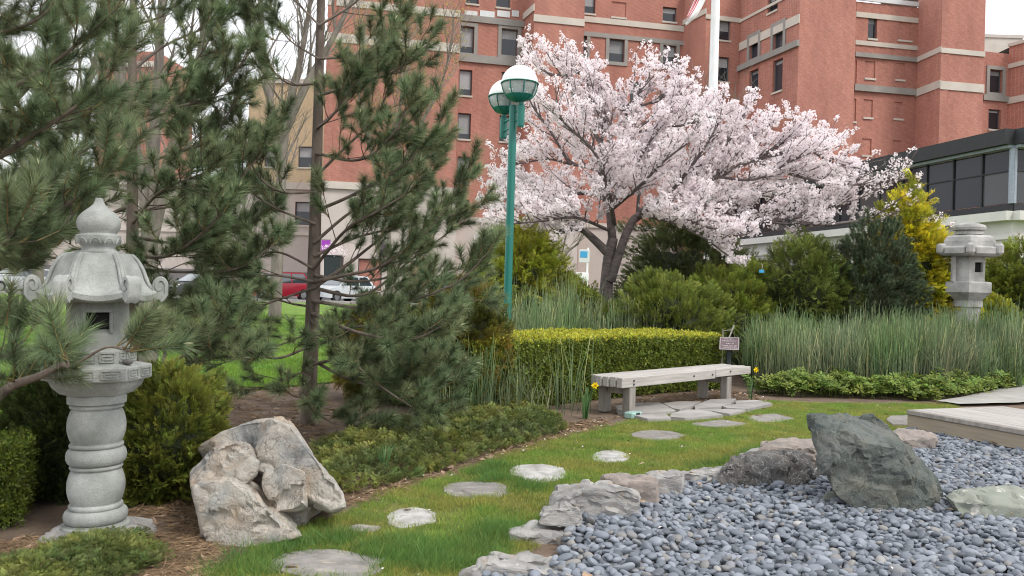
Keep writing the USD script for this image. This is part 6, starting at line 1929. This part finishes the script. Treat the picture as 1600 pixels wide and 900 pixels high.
def slab_on(P, s0, s1, z0, z1, o0, o1):
    """A block on a wall from s0..s1, z0..z1, standing from o0 to o1 metres in front of it."""
    c = [P(s, z, o) for s in (s0, s1) for z in (z0, z1) for o in (o0, o1)]
    return vf(m3.Manifold.hull_points(np.array(c)))


def window(parent, P, h, blind=0.5, sill=True, depth=0.34, kind='window', mullion=False):
    s0, s1, a, b = h
    if kind == 'blind':                   # a bricked-in opening
        w = obj('bricked_window', slab_on(P, s0, s1, a, b, -depth + 0.02, -0.09), M['brick'], parent)
    else:
        fr = [slab_on(P, s0, s1, b - 0.09, b, -depth + 0.02, -depth + 0.12), slab_on(P, s0, s1, a, a + 0.09, -depth + 0.02, -depth + 0.12), slab_on(P, s0, s0 + 0.09, a + 0.09, b - 0.09, -depth + 0.02, -depth + 0.12), slab_on(P, s1 - 0.09, s1, a + 0.09, b - 0.09, -depth + 0.02, -depth + 0.12)]
        if mullion:
            fr.append(slab_on(P, (s0 + s1) / 2 - 0.04, (s0 + s1) / 2 + 0.04, a + 0.09, b - 0.09, -depth + 0.02, -depth + 0.11))
        w = obj('window', fr, M['winframe'], parent)
        mid = b - 0.09 - (b - a - 0.18) * blind
        if blind < 1:
            obj('pane', slab_on(P, s0 + 0.09, s1 - 0.09, a + 0.09, mid, -depth + 0.02, -depth + 0.06), M['pane'], w)
        if blind > 0:
            obj('blind', slab_on(P, s0 + 0.09, s1 - 0.09, mid, b - 0.09, -depth + 0.02, -depth + 0.05), M['blind'], w)
    if sill:
        obj('sill', slab_on(P, s0 - 0.06, s1 + 0.06, a - 0.16, a, 0.004, 0.10), M['stoneband'], w)
    return w


def brick_building():
    t = thing('brick_building', 'large red brick building with stepped towers, pale stone bands and many windows', 'building')
    rng = np.random.default_rng(77)
    q = lambda u, y, v=250: at(u, v, y)[:2]
    PL = [q(505, 70), q(712, 72.3), q(712.5, 74.8), q(812, 76.2), q(828, 73.6), q(906, 74.6), q(906.5, 77.2), q(1062, 79.3), q(1097, 75.9), q(1151, 76.8), q(1243, 68.5), q(1331, 69.4), q(1331.5, 72.0), q(1428, 73.2), q(1466, 69.8), q(1533, 70.6), q(1533.5, 75.0), q(1572, 75.6), q(1630, 72.5), q(1900, 75)]
    TOP = [31] * 12 + [None, None, 31, None, None, None, None]
    Z = lambda u, v, y: float(at(u, v, y)[2])
    BASE = 0.3

    def seg(i, z1, wins=(), bands=(), z0=BASE, m='brick'):
        """wins: (u0, u1, v0, v1, kind, blind); bands: (v at the left end bottom, top, material, out) in pixels at the left end."""
        A, B = PL[i], PL[i + 1]
        d = (B - A) / np.linalg.norm(B - A)

        def s_of(u, v):          # where the sight line crosses the wall
            r = sight(u, v)
            den = r[0] * d[1] - r[1] * d[0]
            k = (A[0] * d[1] - A[1] * d[0]) / den
            p = r * k + np.array([0, 0, EYE])
            return float((p[:2] - A) @ d), float(p[2])
        hs, kinds = [], []
        for u0, u1, v0, v1, kd, bl in wins:
            s0, b = s_of(u0, v0)
            s1, a = s_of(u1, v1)
            hs.append((s0, s1, a, b))
            kinds.append((kd, bl))
        P, dd, n, Lg = wall_run(t, A, B, z0, z1, hs, M[m])
        for h, (kd, bl) in zip(hs, kinds):
            window(t, P, h, bl, kind=kd if kd == 'blind' else 'window', sill=kd != 'framed', mullion=False)
            if kd == 'framed':
                s0, s1, a, b = h
                w_ = 0.32
                obj('stone_surround', [slab_on(P, s0 - w_, s0, a - w_, b + w_, 0.004, 0.10), slab_on(P, s1, s1 + w_, a - w_, b + w_, 0.004, 0.10), slab_on(P, s0, s1, b, b + w_, 0.004, 0.095), slab_on(P, s0, s1, a - w_, a, 0.004, 0.095)], M['sillstone'], t)
        for (u, vb, vt, mm, out) in bands:
            _, zb = s_of(u, vb)
            _, zt = s_of(u, vt)
            obj('stone_band', slab_on(P, -0.02 - out * 0.3, Lg + 0.02 + out * 0.3, zb, zt, 0.004, out), M[mm], t)
        return P, s_of, Lg

    seg(0, 31, [], [(640, 20, 9, 'stoneband', 0.08), (640, 76, 62, 'stoneband', 0.10)])
    seg(1, 31)
    P, s_of, Lg = seg(2, 31, [(720, 740, 40, 84, 'framed', 0.75), (784, 808, 44, 88, 'framed', 0.35), (718, 737, 108, 150, 'w', 0.75), (716, 735, 176, 218, 'w', 0.8), (784, 804, 112, 154, 'w', 0.7), (781, 800, 180, 222, 'w', 0.7), (715, 734, 244, 286, 'w', 0.6), (713, 732, 311, 352, 'w', 0.6),
                      (729, 748, -24, 7, 'p', 0.3), (776, 797, -20, 13, 'p', 0.2)], [(760, 100, 88, 'sillstone', 0.22), (760, 37, 27, 'sillstone', 0.18)])
    # pale panels of the upper storeys, with their frames
    for u0, u1 in ((725, 746), (749, 773), (776, 797), (799, 811)):
        s0, zb = s_of(u0, 27)
        s1, _ = s_of(u1, 27)
        _, zt = s_of(u0, 10)
        obj('white_panel', slab_on(P, s0 + 0.03, s1 - 0.03, zb + 0.08, zt - 0.35, 0.004, 0.07), M['whitepanel'], t)
    for i in (3, 4, 5):
        pass
    seg(3, 31, [], [(820, 30, 20, 'stoneband', 0.10)])
    seg(4, 31, [], [(829, 33, 22, 'stoneband', 0.10)])
    seg(5, 31)
    seg(6, 31, [(910, 930, -20, 22, 'w', 0.7), (1036, 1057, 10, 35, 'w', 0.35), (952, 975, 60, 98, 'framed', 0.6), (908, 916, 55, 92, 'framed', 0.2), (998, 1012, 66, 96, 'blind', 0), (1036, 1056, 70, 105, 'framed', 0.5), (956, 978, 2, 28, 'blind', 0), (918, 940, 120, 160, 'w', 0.5), (985, 1005, 126, 165, 'w', 0.5)],
        [(920, 35, 26, 'stoneband', 0.10), (920, 57, 50, 'sillstone', 0.12)])
    seg(7, 31, [], [(1075, 36, 28, 'stoneband', 0.10)])
    seg(8, 31, [(1124, 1141, 25, 64, 'w', 0.6), (1122, 1139, 88, 128, 'w', 0.4)], [(1100, 29, 22, 'stoneband', 0.10)])
    seg(9, 31, [(1172, 1185, 60, 88, 'framed', 0.2), (1209, 1224, 43, 72, 'framed', 0.3), (1171, 1184, 112, 152, 'w', 0.1), (1208, 1222, 96, 140, 'w', 0.1), (1200, 1215, -5, 14, 'w', 0.3)],
        [(1200, 93, 84, 'sillstone', 0.25), (1200, 59, 46, 'stoneband', 0.09), (1160, 34, 30, 'stoneband', 0.09)])
    seg(10, 31)
    seg(11, 26)
    zt = Z(1334, 2, 72)
    seg(12, zt, [(1357, 1370, 24, 61, 'w', 0.3), (1404, 1424, 34, 64, 'blind', 0), (1352, 1367, 95, 123, 'blind', 0), (1400, 1413, 98, 125, 'blind', 0), (1350, 1363, 155, 184, 'blind', 0), (1397, 1410, 159, 186, 'blind', 0), (1347, 1361, 216, 243, 'blind', 0), (1395, 1408, 219, 243, 'blind', 0), (1331.8, 1338, 94, 132, 'blind', 0), (1331.8, 1337, 154, 190, 'blind', 0)],
        [(1380, 31, 23, 'stoneband', 0.10), (1380, 74, 67, 'stoneband', 0.10), (1380, 93, 86, 'sillstone', 0.22), (1380, 146, 136, 'sillstone', 0.28), (1380, 5, -2, 'whitepanel', 0.15)])
    seg(13, 31, [], [(1446, 92, 84, 'stoneband', 0.09), (1446, 146, 134, 'stoneband', 0.09)])
    seg(14, 31, [], [(1475, 83, 75, 'stoneband', 0.09), (1475, 140, 127, 'stoneband', 0.09)])
    seg(15, 31)
    seg(16, Z(1550, 82, 75.3), [(1546, 1565, 108, 146, 'framed', 0.2), (1545, 1563, 170, 203, 'w', 0.1)], [(1540, 157, 148, 'sillstone', 0.2)])
    z17 = Z(1590, 64, 74)
    seg(17, z17, [], [(1590, 104, 97, 'stoneband', 0.09), (1590, 160, 150, 'stoneband', 0.12), (1590, 70, 65, 'stoneband', 0.12)])
    seg(18, z17, [(1650, 1675, 110, 146, 'framed', 0.3)])
    # sides and roofs that close the towers
    bk = np.array([0, 14.0])
    for i, z1 in ((0, 31),):
        wall_run(t, PL[0] + bk, PL[0], BASE, z1, [], M['brick'])
    import shapely.geometry as sg
    for rng_, z in (((0, 12), 30.9), ((12, 14), zt - 0.1), ((14, 16), 30.9), ((16, 18), Z(1550, 82, 75.3) - 0.1), ((17, 19), z17 - 0.1)):
        pts = [PL[k] for k in range(rng_[0], rng_[1] + (0 if rng_[0] in (0, 14) else 1))]
        pts = [p + np.array([0, 0.3]) for p in pts] + [pts[-1] + bk, pts[0] + bk]
        v, f = poly_sheet(pts, z)
        obj('roof', (v, f), M['sillstone'], t)
    # stone lower storeys, standing a little forward
    zb = Z(600, 288, 70)
    P, dd, n, Lg = wall_run(t, PL[0] + [0, -0.25], PL[1] + [0.2, -0.25], BASE, zb, [(3.2, 5.2, 1.2, 3.9), (7.6, 9.6, 1.2, 3.9)], M['limestone'], name='stone_base')
    for h in ((3.2, 5.2, 1.2, 3.9), (7.6, 9.6, 1.2, 3.9)):
        window(t, P, h, 0.3, sill=False)
    obj('stone_band', slab_on(P, -0.1, Lg + 0.1, zb - 0.5, zb + 0.1, 0.004, 0.25), M['stoneband'], t)
    z2 = Z(900, 345, 75)
    for i in (2, 4, 6):
        P, dd, n, Lg = wall_run(t, PL[i] + [0, -0.2], PL[i + 1] + [0, -0.2], BASE, z2, [], M['limestone'], name='stone_base')
        obj('stone_band', slab_on(P, -0.05, Lg + 0.05, z2 - 0.4, z2 + 0.05, 0.004, 0.18), M['stoneband'], t)


brick_building()


def left_buildings():
    t = thing('stone_building', 'long low pale limestone building across the road behind the pines', 'building')
    A, B = at(-420, 350, 80)[:2], at(560, 350, 79)[:2]
    zt = float(at(300, 285, 80)[2])
    holes = []
    Lg = np.linalg.norm(B - A)
    for k in range(9):
        s = 4 + k * 7.2
        if s + 2 < Lg:
            holes.append((s, s + 1.6, 7.2, 9.4))
    P, dd, n, Lg = wall_run(t, A, B, 0.4, zt, holes, M['limestone'])
    for h in holes:
        window(t, P, h, 0.4)
    obj('plinth', slab_on(P, 0, Lg, 0.3, 2.7, 0.004, 0.35), M['plinth'], t)
    obj('cornice', slab_on(P, -0.1, Lg + 0.1, zt - 0.5, zt + 0.15, 0.004, 0.35), M['stoneband'], t)
    obj('string_course', slab_on(P, 0, Lg, 6.2, 6.5, 0.004, 0.15), M['stoneband'], t)
    v, f = poly_sheet([A + [0, 0.2], B + [0, 0.2], B + [0, 14], A + [0, 14]], zt - 0.1)
    obj('roof', (v, f), M['sillstone'], t)
    t = thing('beige_building', 'beige brick block showing between the trunks behind the middle pine', 'building')
    A, B = at(388, 200, 96)[:2], at(545, 200, 95)[:2]
    zt = float(at(440, 126, 96)[2])
    P, dd, n, Lg = wall_run(t, A, B, 0.4, zt, [(2, 3.6, 15, 17.4), (6, 7.6, 15, 17.4)], M['beigebrick'])
    for h in ((2, 3.6, 15, 17.4), (6, 7.6, 15, 17.4)):
        window(t, P, h, 0.5)
    wall_run(t, A + [0, 12], A, 0.4, zt, [], M['beigebrick'])
    obj('cornice', slab_on(P, -0.1, Lg, zt - 0.4, zt + 0.1, 0.004, 0.2), M['stoneband'], t)
    v, f = poly_sheet([A + [0.2, 0.2], B + [0, 0.2], B + [0, 12], A + [0.2, 12]], zt - 0.1)
    obj('roof', (v, f), M['sillstone'], t)
    t = thing('distant_brick_building', 'narrow red brick block seen between pine branches above the tall lantern', 'building')
    A, B = at(150, 200, 118)[:2], at(243, 200, 117)[:2]
    zt = float(at(200, 82, 118)[2])
    P, dd, n, Lg = wall_run(t, A, B, 0.4, zt, [(1.5, 3.2, zt - 7, zt - 4.2), (5.2, 6.9, zt - 7, zt - 4.2)], M['brick'])
    for h in ((1.5, 3.2, zt - 7, zt - 4.2), (5.2, 6.9, zt - 7, zt - 4.2)):
        window(t, P, h, 0.5)
    wall_run(t, B, B + [0.5, 12], 0.4, zt, [], M['brick'])
    obj('stone_band', slab_on(P, -0.1, Lg + 0.1, zt - 2.2, zt - 1.4, 0.004, 0.12), M['stoneband'], t)
    v, f = poly_sheet([A + [0, 0.2], B + [0, 0.2], B + [0, 12], A + [0, 12]], zt - 0.1)
    obj('roof', (v, f), M['sillstone'], t)
    t = thing('rooftop_block', 'cream rooftop block showing above the right end of the brick building', 'building')
    A, B = at(1536, 100, 92)[:2], at(1597, 100, 92)[:2]
    zt = float(at(1560, 55, 92)[2])
    P, dd, n, Lg = wall_run(t, A, B, 0.4, zt, [], M['stoneband'])
    wall_run(t, B, B + [0.3, 8], 0.4, zt, [], M['stoneband'])
    obj('coping', slab_on(P, -0.05, Lg + 0.05, zt - 0.3, zt + 0.05, 0.004, 0.12), M['limestone'], t)


left_buildings()


def glass_building():
    t = thing('glass_building', 'low building with a black glass upper storey on a white stone base at the right', 'building')
    A, C = at(1150, 300, 60)[:2], at(1584, 300, 36.0)[:2]
    D = at(1760, 300, 37.5)[:2]
    zl, zs, zg, zt = 5.55, 5.95, 8.35, 9.15
    Lg = np.linalg.norm(C - A)
    # stone base
    P, d, n, L1 = wall_run(t, A, C, 0.2, zl, [(L1_ - 2.2, L1_ - 0.8, 0.9, 4.2) for L1_ in (Lg, Lg - 6.5)], M['podium'], depth=0.6, name='stone_base')
    for s1 in (Lg, Lg - 6.5):
        obj('dark_opening', slab_on(P, s1 - 2.2, s1 - 0.8, 0.9, 4.2, -0.6, -0.5), M['pane'], t)
    P2, d2, n2, L2 = wall_run(t, C, D, 0.2, zl, [(0.5, 2.2, 0.9, 4.4), (3.2, 5.0, 0.9, 4.4)], M['podium'], depth=0.6, name='stone_base')
    for h in ((0.5, 2.2), (3.2, 5.0)):
        obj('dark_opening', slab_on(P2, h[0], h[1], 0.9, 4.4, -0.6, -0.5), M['pane'], t)
    for Q, L_ in ((P, L1), (P2, L2)):
        obj('cornice', slab_on(Q, -0.1, L_ + 0.1, zl - 0.35, zl + 0.05, 0.004, 0.45), M['podium'], t)
        obj('frieze', slab_on(Q, 0, L_, zl - 1.15, zl - 0.95, 0.004, 0.14), M['podium'], t)
    # glass storey
    for Q, L_, k0 in ((P, L1, 0), (P2, L2, 1)):
        nb = max(3, int(L_ / 1.75))
        obj('spandrel', slab_on(Q, 0.0, L_, zl + 0.05, zs, -0.3, 0.05), M['fascia'], t)
        for k in range(nb):
            s0, s1 = L_ * k / nb, L_ * (k + 1) / nb
            zm = zs + (zg - zs) * 0.60
            obj('pane', slab_on(Q, s0 + 0.035, s1 - 0.035, zs + 0.03, zm - 0.03, -0.10, -0.02), M['blackglass2' if (k * 7 + k0) % 5 in (1, 3) else 'blackglass'], t)
            obj('pane', slab_on(Q, s0 + 0.035, s1 - 0.035, zm + 0.03, zg - 0.03, -0.10, -0.02), M['blackglass'], t)
            obj('mullion', slab_on(Q, s0 - 0.035, s0 + 0.035, zs, zg, -0.10, 0.05), M['fascia'], t)
        obj('transom', slab_on(Q, 0, L_, zs + (zg - zs) * 0.6 - 0.03, zs + (zg - zs) * 0.6 + 0.03, -0.10, 0.03), M['fascia'], t)
        obj('soffit_strip', slab_on(Q, 0, L_, zg, zg + 0.13, -0.2, 0.30), M['bluegrey'], t)
        obj('fascia', slab_on(Q, -0.05, L_ + 0.05, zg + 0.135, zt, -0.3, 0.55), M['fascia'], t)
    obj('corner_post', lathe([(0.16, zs), (0.16, zg)], 12, (C[0], C[1] + 0.1, 0)), M['bluegrey'], t, smooth=40)
    v, f = poly_sheet([A, C, D, D + [2, 16], A + [2, 16]], zt - 0.05)
    obj('roof', (v, f), M['sillstone'], t)
    # low garden wall pieces standing before the base
    obj('stone_pier', [box(tuple(at(1500, 420, 37.5)[:2]) + (2.0,), (2.6, 0.8, 3.6), rz=math.atan2(d[1], d[0]), bev=0.06)], M['podium'], t)
    obj('stone_pier', [box(tuple(at(1440, 420, 40)[:2]) + (2.4,), (2.2, 0.8, 4.4), rz=math.atan2(d[1], d[0]), bev=0.06)], M['sillstone'], t)


glass_building()


# ------------------------------------------------------------------ cars
def car(name, label, paint, loc, heading, seed, length=4.7, width=1.8, hood=0.98, roof=1.58, group='cars parked across the lawn'):
    """A parked car: heading is the angle of its nose in the plan."""
    t = thing(name, label, 'car', group, loc, heading)
    m = mat('car_paint_%s_%d' % (name, seed), paint, 0.25, var=0.03, spec=0.6)
    l, w = length / 2, width / 2
    H = lambda pts: vf(m3.Manifold.hull_points(np.array(pts)))
    sec = lambda x, zs: [(x, s * y, z) for y, z in zs for s in (-1, 1)]
    body = m3.Manifold.hull_points(np.array(sec(l, [(w * 0.72, 0.30), (w * 0.72, 0.62)]) + sec(l - 0.25, [(w * 0.97, 0.26), (w * 0.9, hood - 0.20)]) + sec(l - 1.25, [(w, 0.24), (w * 0.92, hood)]) + sec(l - 1.6, [(w, 0.24), (w, 0.8), (w * 0.92, hood + 0.02)])))
    mid = m3.Manifold.hull_points(np.array(sec(l - 1.3, [(w, 0.24), (w, 0.8), (w * 0.93, hood + 0.01)]) + sec(-l + 0.25, [(w, 0.26), (w, 0.8), (w * 0.93, hood + 0.06)]) + sec(-l, [(w * 0.85, 0.34), (w * 0.85, hood - 0.05)])))
    b = body + mid
    for x in (l - 0.9, -l + 0.95):
        for s in (-1, 1):
            b = b - m3.Manifold.cylinder(0.3, 0.37, 0.37, 24).rotate([90, 0, 0]).translate([x, s * w + 0.15, 0.34])
    obj('body', b, m, t, smooth=25)
    x0, x1, x2, x3 = l - 1.15, l - 2.0, -l + 0.75, -l + 0.1
    zb = hood - 0.02
    cab = m3.Manifold.hull_points(np.array(sec(x0, [(w * 0.86, zb)]) + sec(x1, [(w * 0.74, roof)]) + sec(x2, [(w * 0.74, roof)]) + sec(x3, [(w * 0.86, zb)])))
    cb = obj('cabin', cab, m, t, smooth=25)
    wy = lambda z: w * (0.86 - 0.12 * (z - zb) / (roof - zb))
    ql = lambda x0_, z: x0_
    ws = [(x0 - 0.06 + 0.012, s * (wy(zb + 0.08) - 0.06), zb + 0.06) for s in (-1, 1)] + [(x1 + 0.07 + 0.012, s * (wy(roof) - 0.05), roof - 0.07) for s in (-1, 1)]
    nrm = unit(np.cross(np.array([x1 - x0, 0, roof - zb]), [0, 1, 0])) * 0.018
    nrm = nrm if nrm[2] > 0 else -nrm
    ws = np.array(ws)
    obj('windscreen', H(np.vstack([ws + nrm, ws - nrm])), M['carglass'], t)
    rw = np.array([(x3 + 0.07 - 0.012, s * (wy(zb + 0.08) - 0.06), zb + 0.08) for s in (-1, 1)] + [(x2 - 0.07 - 0.012, s * (wy(roof) - 0.05), roof - 0.07) for s in (-1, 1)])
    obj('rear_window', H(np.vstack([rw + [-0.015, 0, 0.01], rw + [0.015, 0, -0.01]])), M['carglass'], t)
    xm = (x1 + x2) / 2 - 0.05
    for s in (-1, 1):
        for k, (xa, xb, xc, xd) in enumerate(((x0 - 0.22, xm + 0.05, xm + 0.05, x1 - 0.02), (xm - 0.05, x3 + 0.30, x2 + 0.05, xm - 0.05))):
            pts = np.array([(xa, s * wy(zb + 0.06), zb + 0.06), (xb, s * wy(zb + 0.06), zb + 0.06), (xc, s * wy(roof - 0.09), roof - 0.09), (xd, s * wy(roof - 0.09), roof - 0.09)])
            obj('side_window', H(np.vstack([pts + [0, s * 0.012, 0], pts - [0, s * 0.012, 0]])), M['carglass'], t)
        obj('headlight', H(np.array([(l - 0.02 - 0.1, s * w * 0.62, 0.66), (l - 0.10, s * w * 0.62, 0.76), (l - 0.20, s * w * 0.90, 0.66), (l - 0.36, s * w * 0.93, 0.80), (l - 0.01, s * w * 0.55, 0.66), (l - 0.02, s * w * 0.70, 0.62)])), M['headlight'], t)
        obj('mirror', H(np.array([(x0 - 0.25 + a, s * (w + 0.02 + b_), zb + 0.10 + c) for a in (-0.06, 0.06) for b_ in (0.0, 0.16) for c in (0, 0.13)])), m, t)
    obj('grille', box((l - 0.005, 0, 0.57), (0.05, w * 0.95, 0.16), bev=0.015), M['tyre'], t)
    obj('grille_trim', [box((l + 0.008, 0, 0.66), (0.04, w * 1.0, 0.025)), box((l + 0.008, 0, 0.48), (0.04, w * 1.0, 0.025))], M['chrome'], t)
    obj('number_plate', box((l + 0.02, 0, 0.38), (0.02, 0.34, 0.13)), M['whitepanel'], t)
    for x in (l - 0.9, -l + 0.95):
        for s in (-1, 1):
            c = m3.Manifold.cylinder(0.2, 0.33, 0.33, 24).rotate([90, 0, 0]).translate([x, s * (w - 0.11) + 0.1, 0.33])
            ty = obj('wheel', c, M['tyre'], t, smooth=30)
            obj('rim', m3.Manifold.cylinder(0.03, 0.21, 0.19, 20).rotate([90, 0, 0]).translate([x, s * (w - 0.005) + 0.015, 0.33]), M['chrome'], ty)


def park(u, v, y):
    p = at(u, v, y)
    return (p[0], p[1], 0.53)


hd = math.atan2(-0.83, -0.56)
car('minivan', 'red minivan parked nose out left of the middle pine trunk', (0.30, 0.010, 0.025), park(428, 455, 50.5), hd, 1, 4.9, 1.9, 1.02, 1.72)
car('hatchback', 'pale silver car parked just right of the middle pine trunk', (0.55, 0.58, 0.60), park(535, 455, 51), hd, 2, 4.4, 1.8, 0.98, 1.62)
car('sedan', 'dark car parked left of the forked street tree', (0.03, 0.035, 0.04), park(312, 460, 51), hd, 3, 4.6, 1.8, 0.95, 1.48)
car('sedan', 'silver car parked at the far left behind the tall lantern', (0.45, 0.47, 0.50), park(26, 462, 52), hd, 4, 4.6, 1.8, 0.95, 1.5)
car('hatchback', 'white car partly hidden behind the red minivan and lantern roof', (0.65, 0.66, 0.66), park(180, 460, 52), hd, 5, 4.4, 1.8, 0.97, 1.55)
car('pickup', 'grey car glimpsed through the shrubs right of the lamp post', (0.30, 0.31, 0.33), park(690, 460, 51), hd, 6, 4.6, 1.8, 0.98, 1.55)


# ------------------------------------------------------------------ small street things
def small_things():
    p = at(402, 470, 47.0)
    z = float(at(402, 405, 47)[2])
    t = thing('sign_pole', 'thin dark pole with a small square sign in front of the red minivan', 'sign', None, (p[0], p[1], 0.5))
    obj('pole', tube([(0, 0, 0), (0, 0, float(at(402, 384, 47)[2]) - 0.5)], 0.045, 8), M['darkmetal'], t)
    obj('sign_back', box((0, -0.06, float(at(402, 393, 47)[2]) - 0.5), (0.32, 0.03, 0.62), bev=0.01), M['plinth'], t)
    p = at(521, 430, 66)
    t = thing('planter', 'tall dark planter box of white flowers against the pale wall', 'planter', None, (p[0], p[1], 0.66))
    zt = float(at(521, 399, 66)[2]) - 0.66
    obj('box', ngon_loft([(0.75, 0), (0.80, 0.1), (0.92, zt - 0.1), (0.98, zt - 0.08), (0.98, zt)], 4, math.pi / 4), M['darkmetal'], t)
    obj('tag', box((0.35, -0.70, zt * 0.45), (0.22, 0.03, 0.22)), M['whitepanel'], t)
    rng = np.random.default_rng(8)
    n = 70
    q = np.column_stack([rng.normal(0, 0.45, n), rng.normal(0, 0.4, n), zt + rng.uniform(0, 0.75, n)])
    scatter('flowers', P_('blossom_cluster', [blossom_cluster(850 + k, 9, 0.12) for k in range(2)], L['blossom']), q, rng.normal(size=(n, 3)), rng.uniform(1.2, 2.4, n), t, rng)
    for u, v, y, lab in ((602, 392, 68.8, 'purple banner hung on the pale stone wall right of the planter'), (509, 385, 67.5, 'small purple banner above the planter')):
        p = at(u, v, y)
        t = thing('wall_banner', lab, 'banner', None, p)
        obj('cloth', box((0, 0, 0), (0.75, 0.03, 1.0), bev=0.005), M['purple'], t)
        obj('rod', tube([(-0.42, 0, 0.53), (0.42, 0, 0.53)], 0.025, 6), M['darkmetal'], t)
        obj('emblem', ngon_loft([(0.20, 0), (0.20, 0.02)], 12), M['flagwhite'], t) if False else None
    p = at(912, 440, 40)
    t = thing('parking_sign', 'blue and white sign on a white post seen left of the cherry trunk', 'sign', None, (p[0], p[1], 0.45))
    zc = float(at(912, 400, 40)[2]) - 0.45
    obj('post', tube([(0.16, 0.05, 0), (0.16, 0.05, zc + 0.4)], 0.05, 8), M['whitepaint'], t)
    obj('board', box((0, 0, zc), (0.50, 0.03, 0.62), bev=0.01), M['whitepanel'], t)
    obj('blue_field', box((-0.03, -0.02, zc + 0.08), (0.34, 0.02, 0.30)), M['signblue'], t)
    obj('lower_box', box((-0.08, 0, zc - 1.0), (0.6, 0.3, 0.4), bev=0.03), M['whitepaint'], t)
    p = at(1190, 424, 16.5)
    t = thing('blue_tag', 'small blue tag hanging among the twigs right of the cherry trunk', 'tag', None, p)
    obj('label', box((0, 0, 0), (0.10, 0.01, 0.06), bev=0.004), M['signblue'], t)
    obj('string', tube([(0, 0, 0.03), (0.02, 0.0, 0.10), (0.0, 0.02, 0.16)], 0.003, 4), M['whitepaint'], t)


small_things()
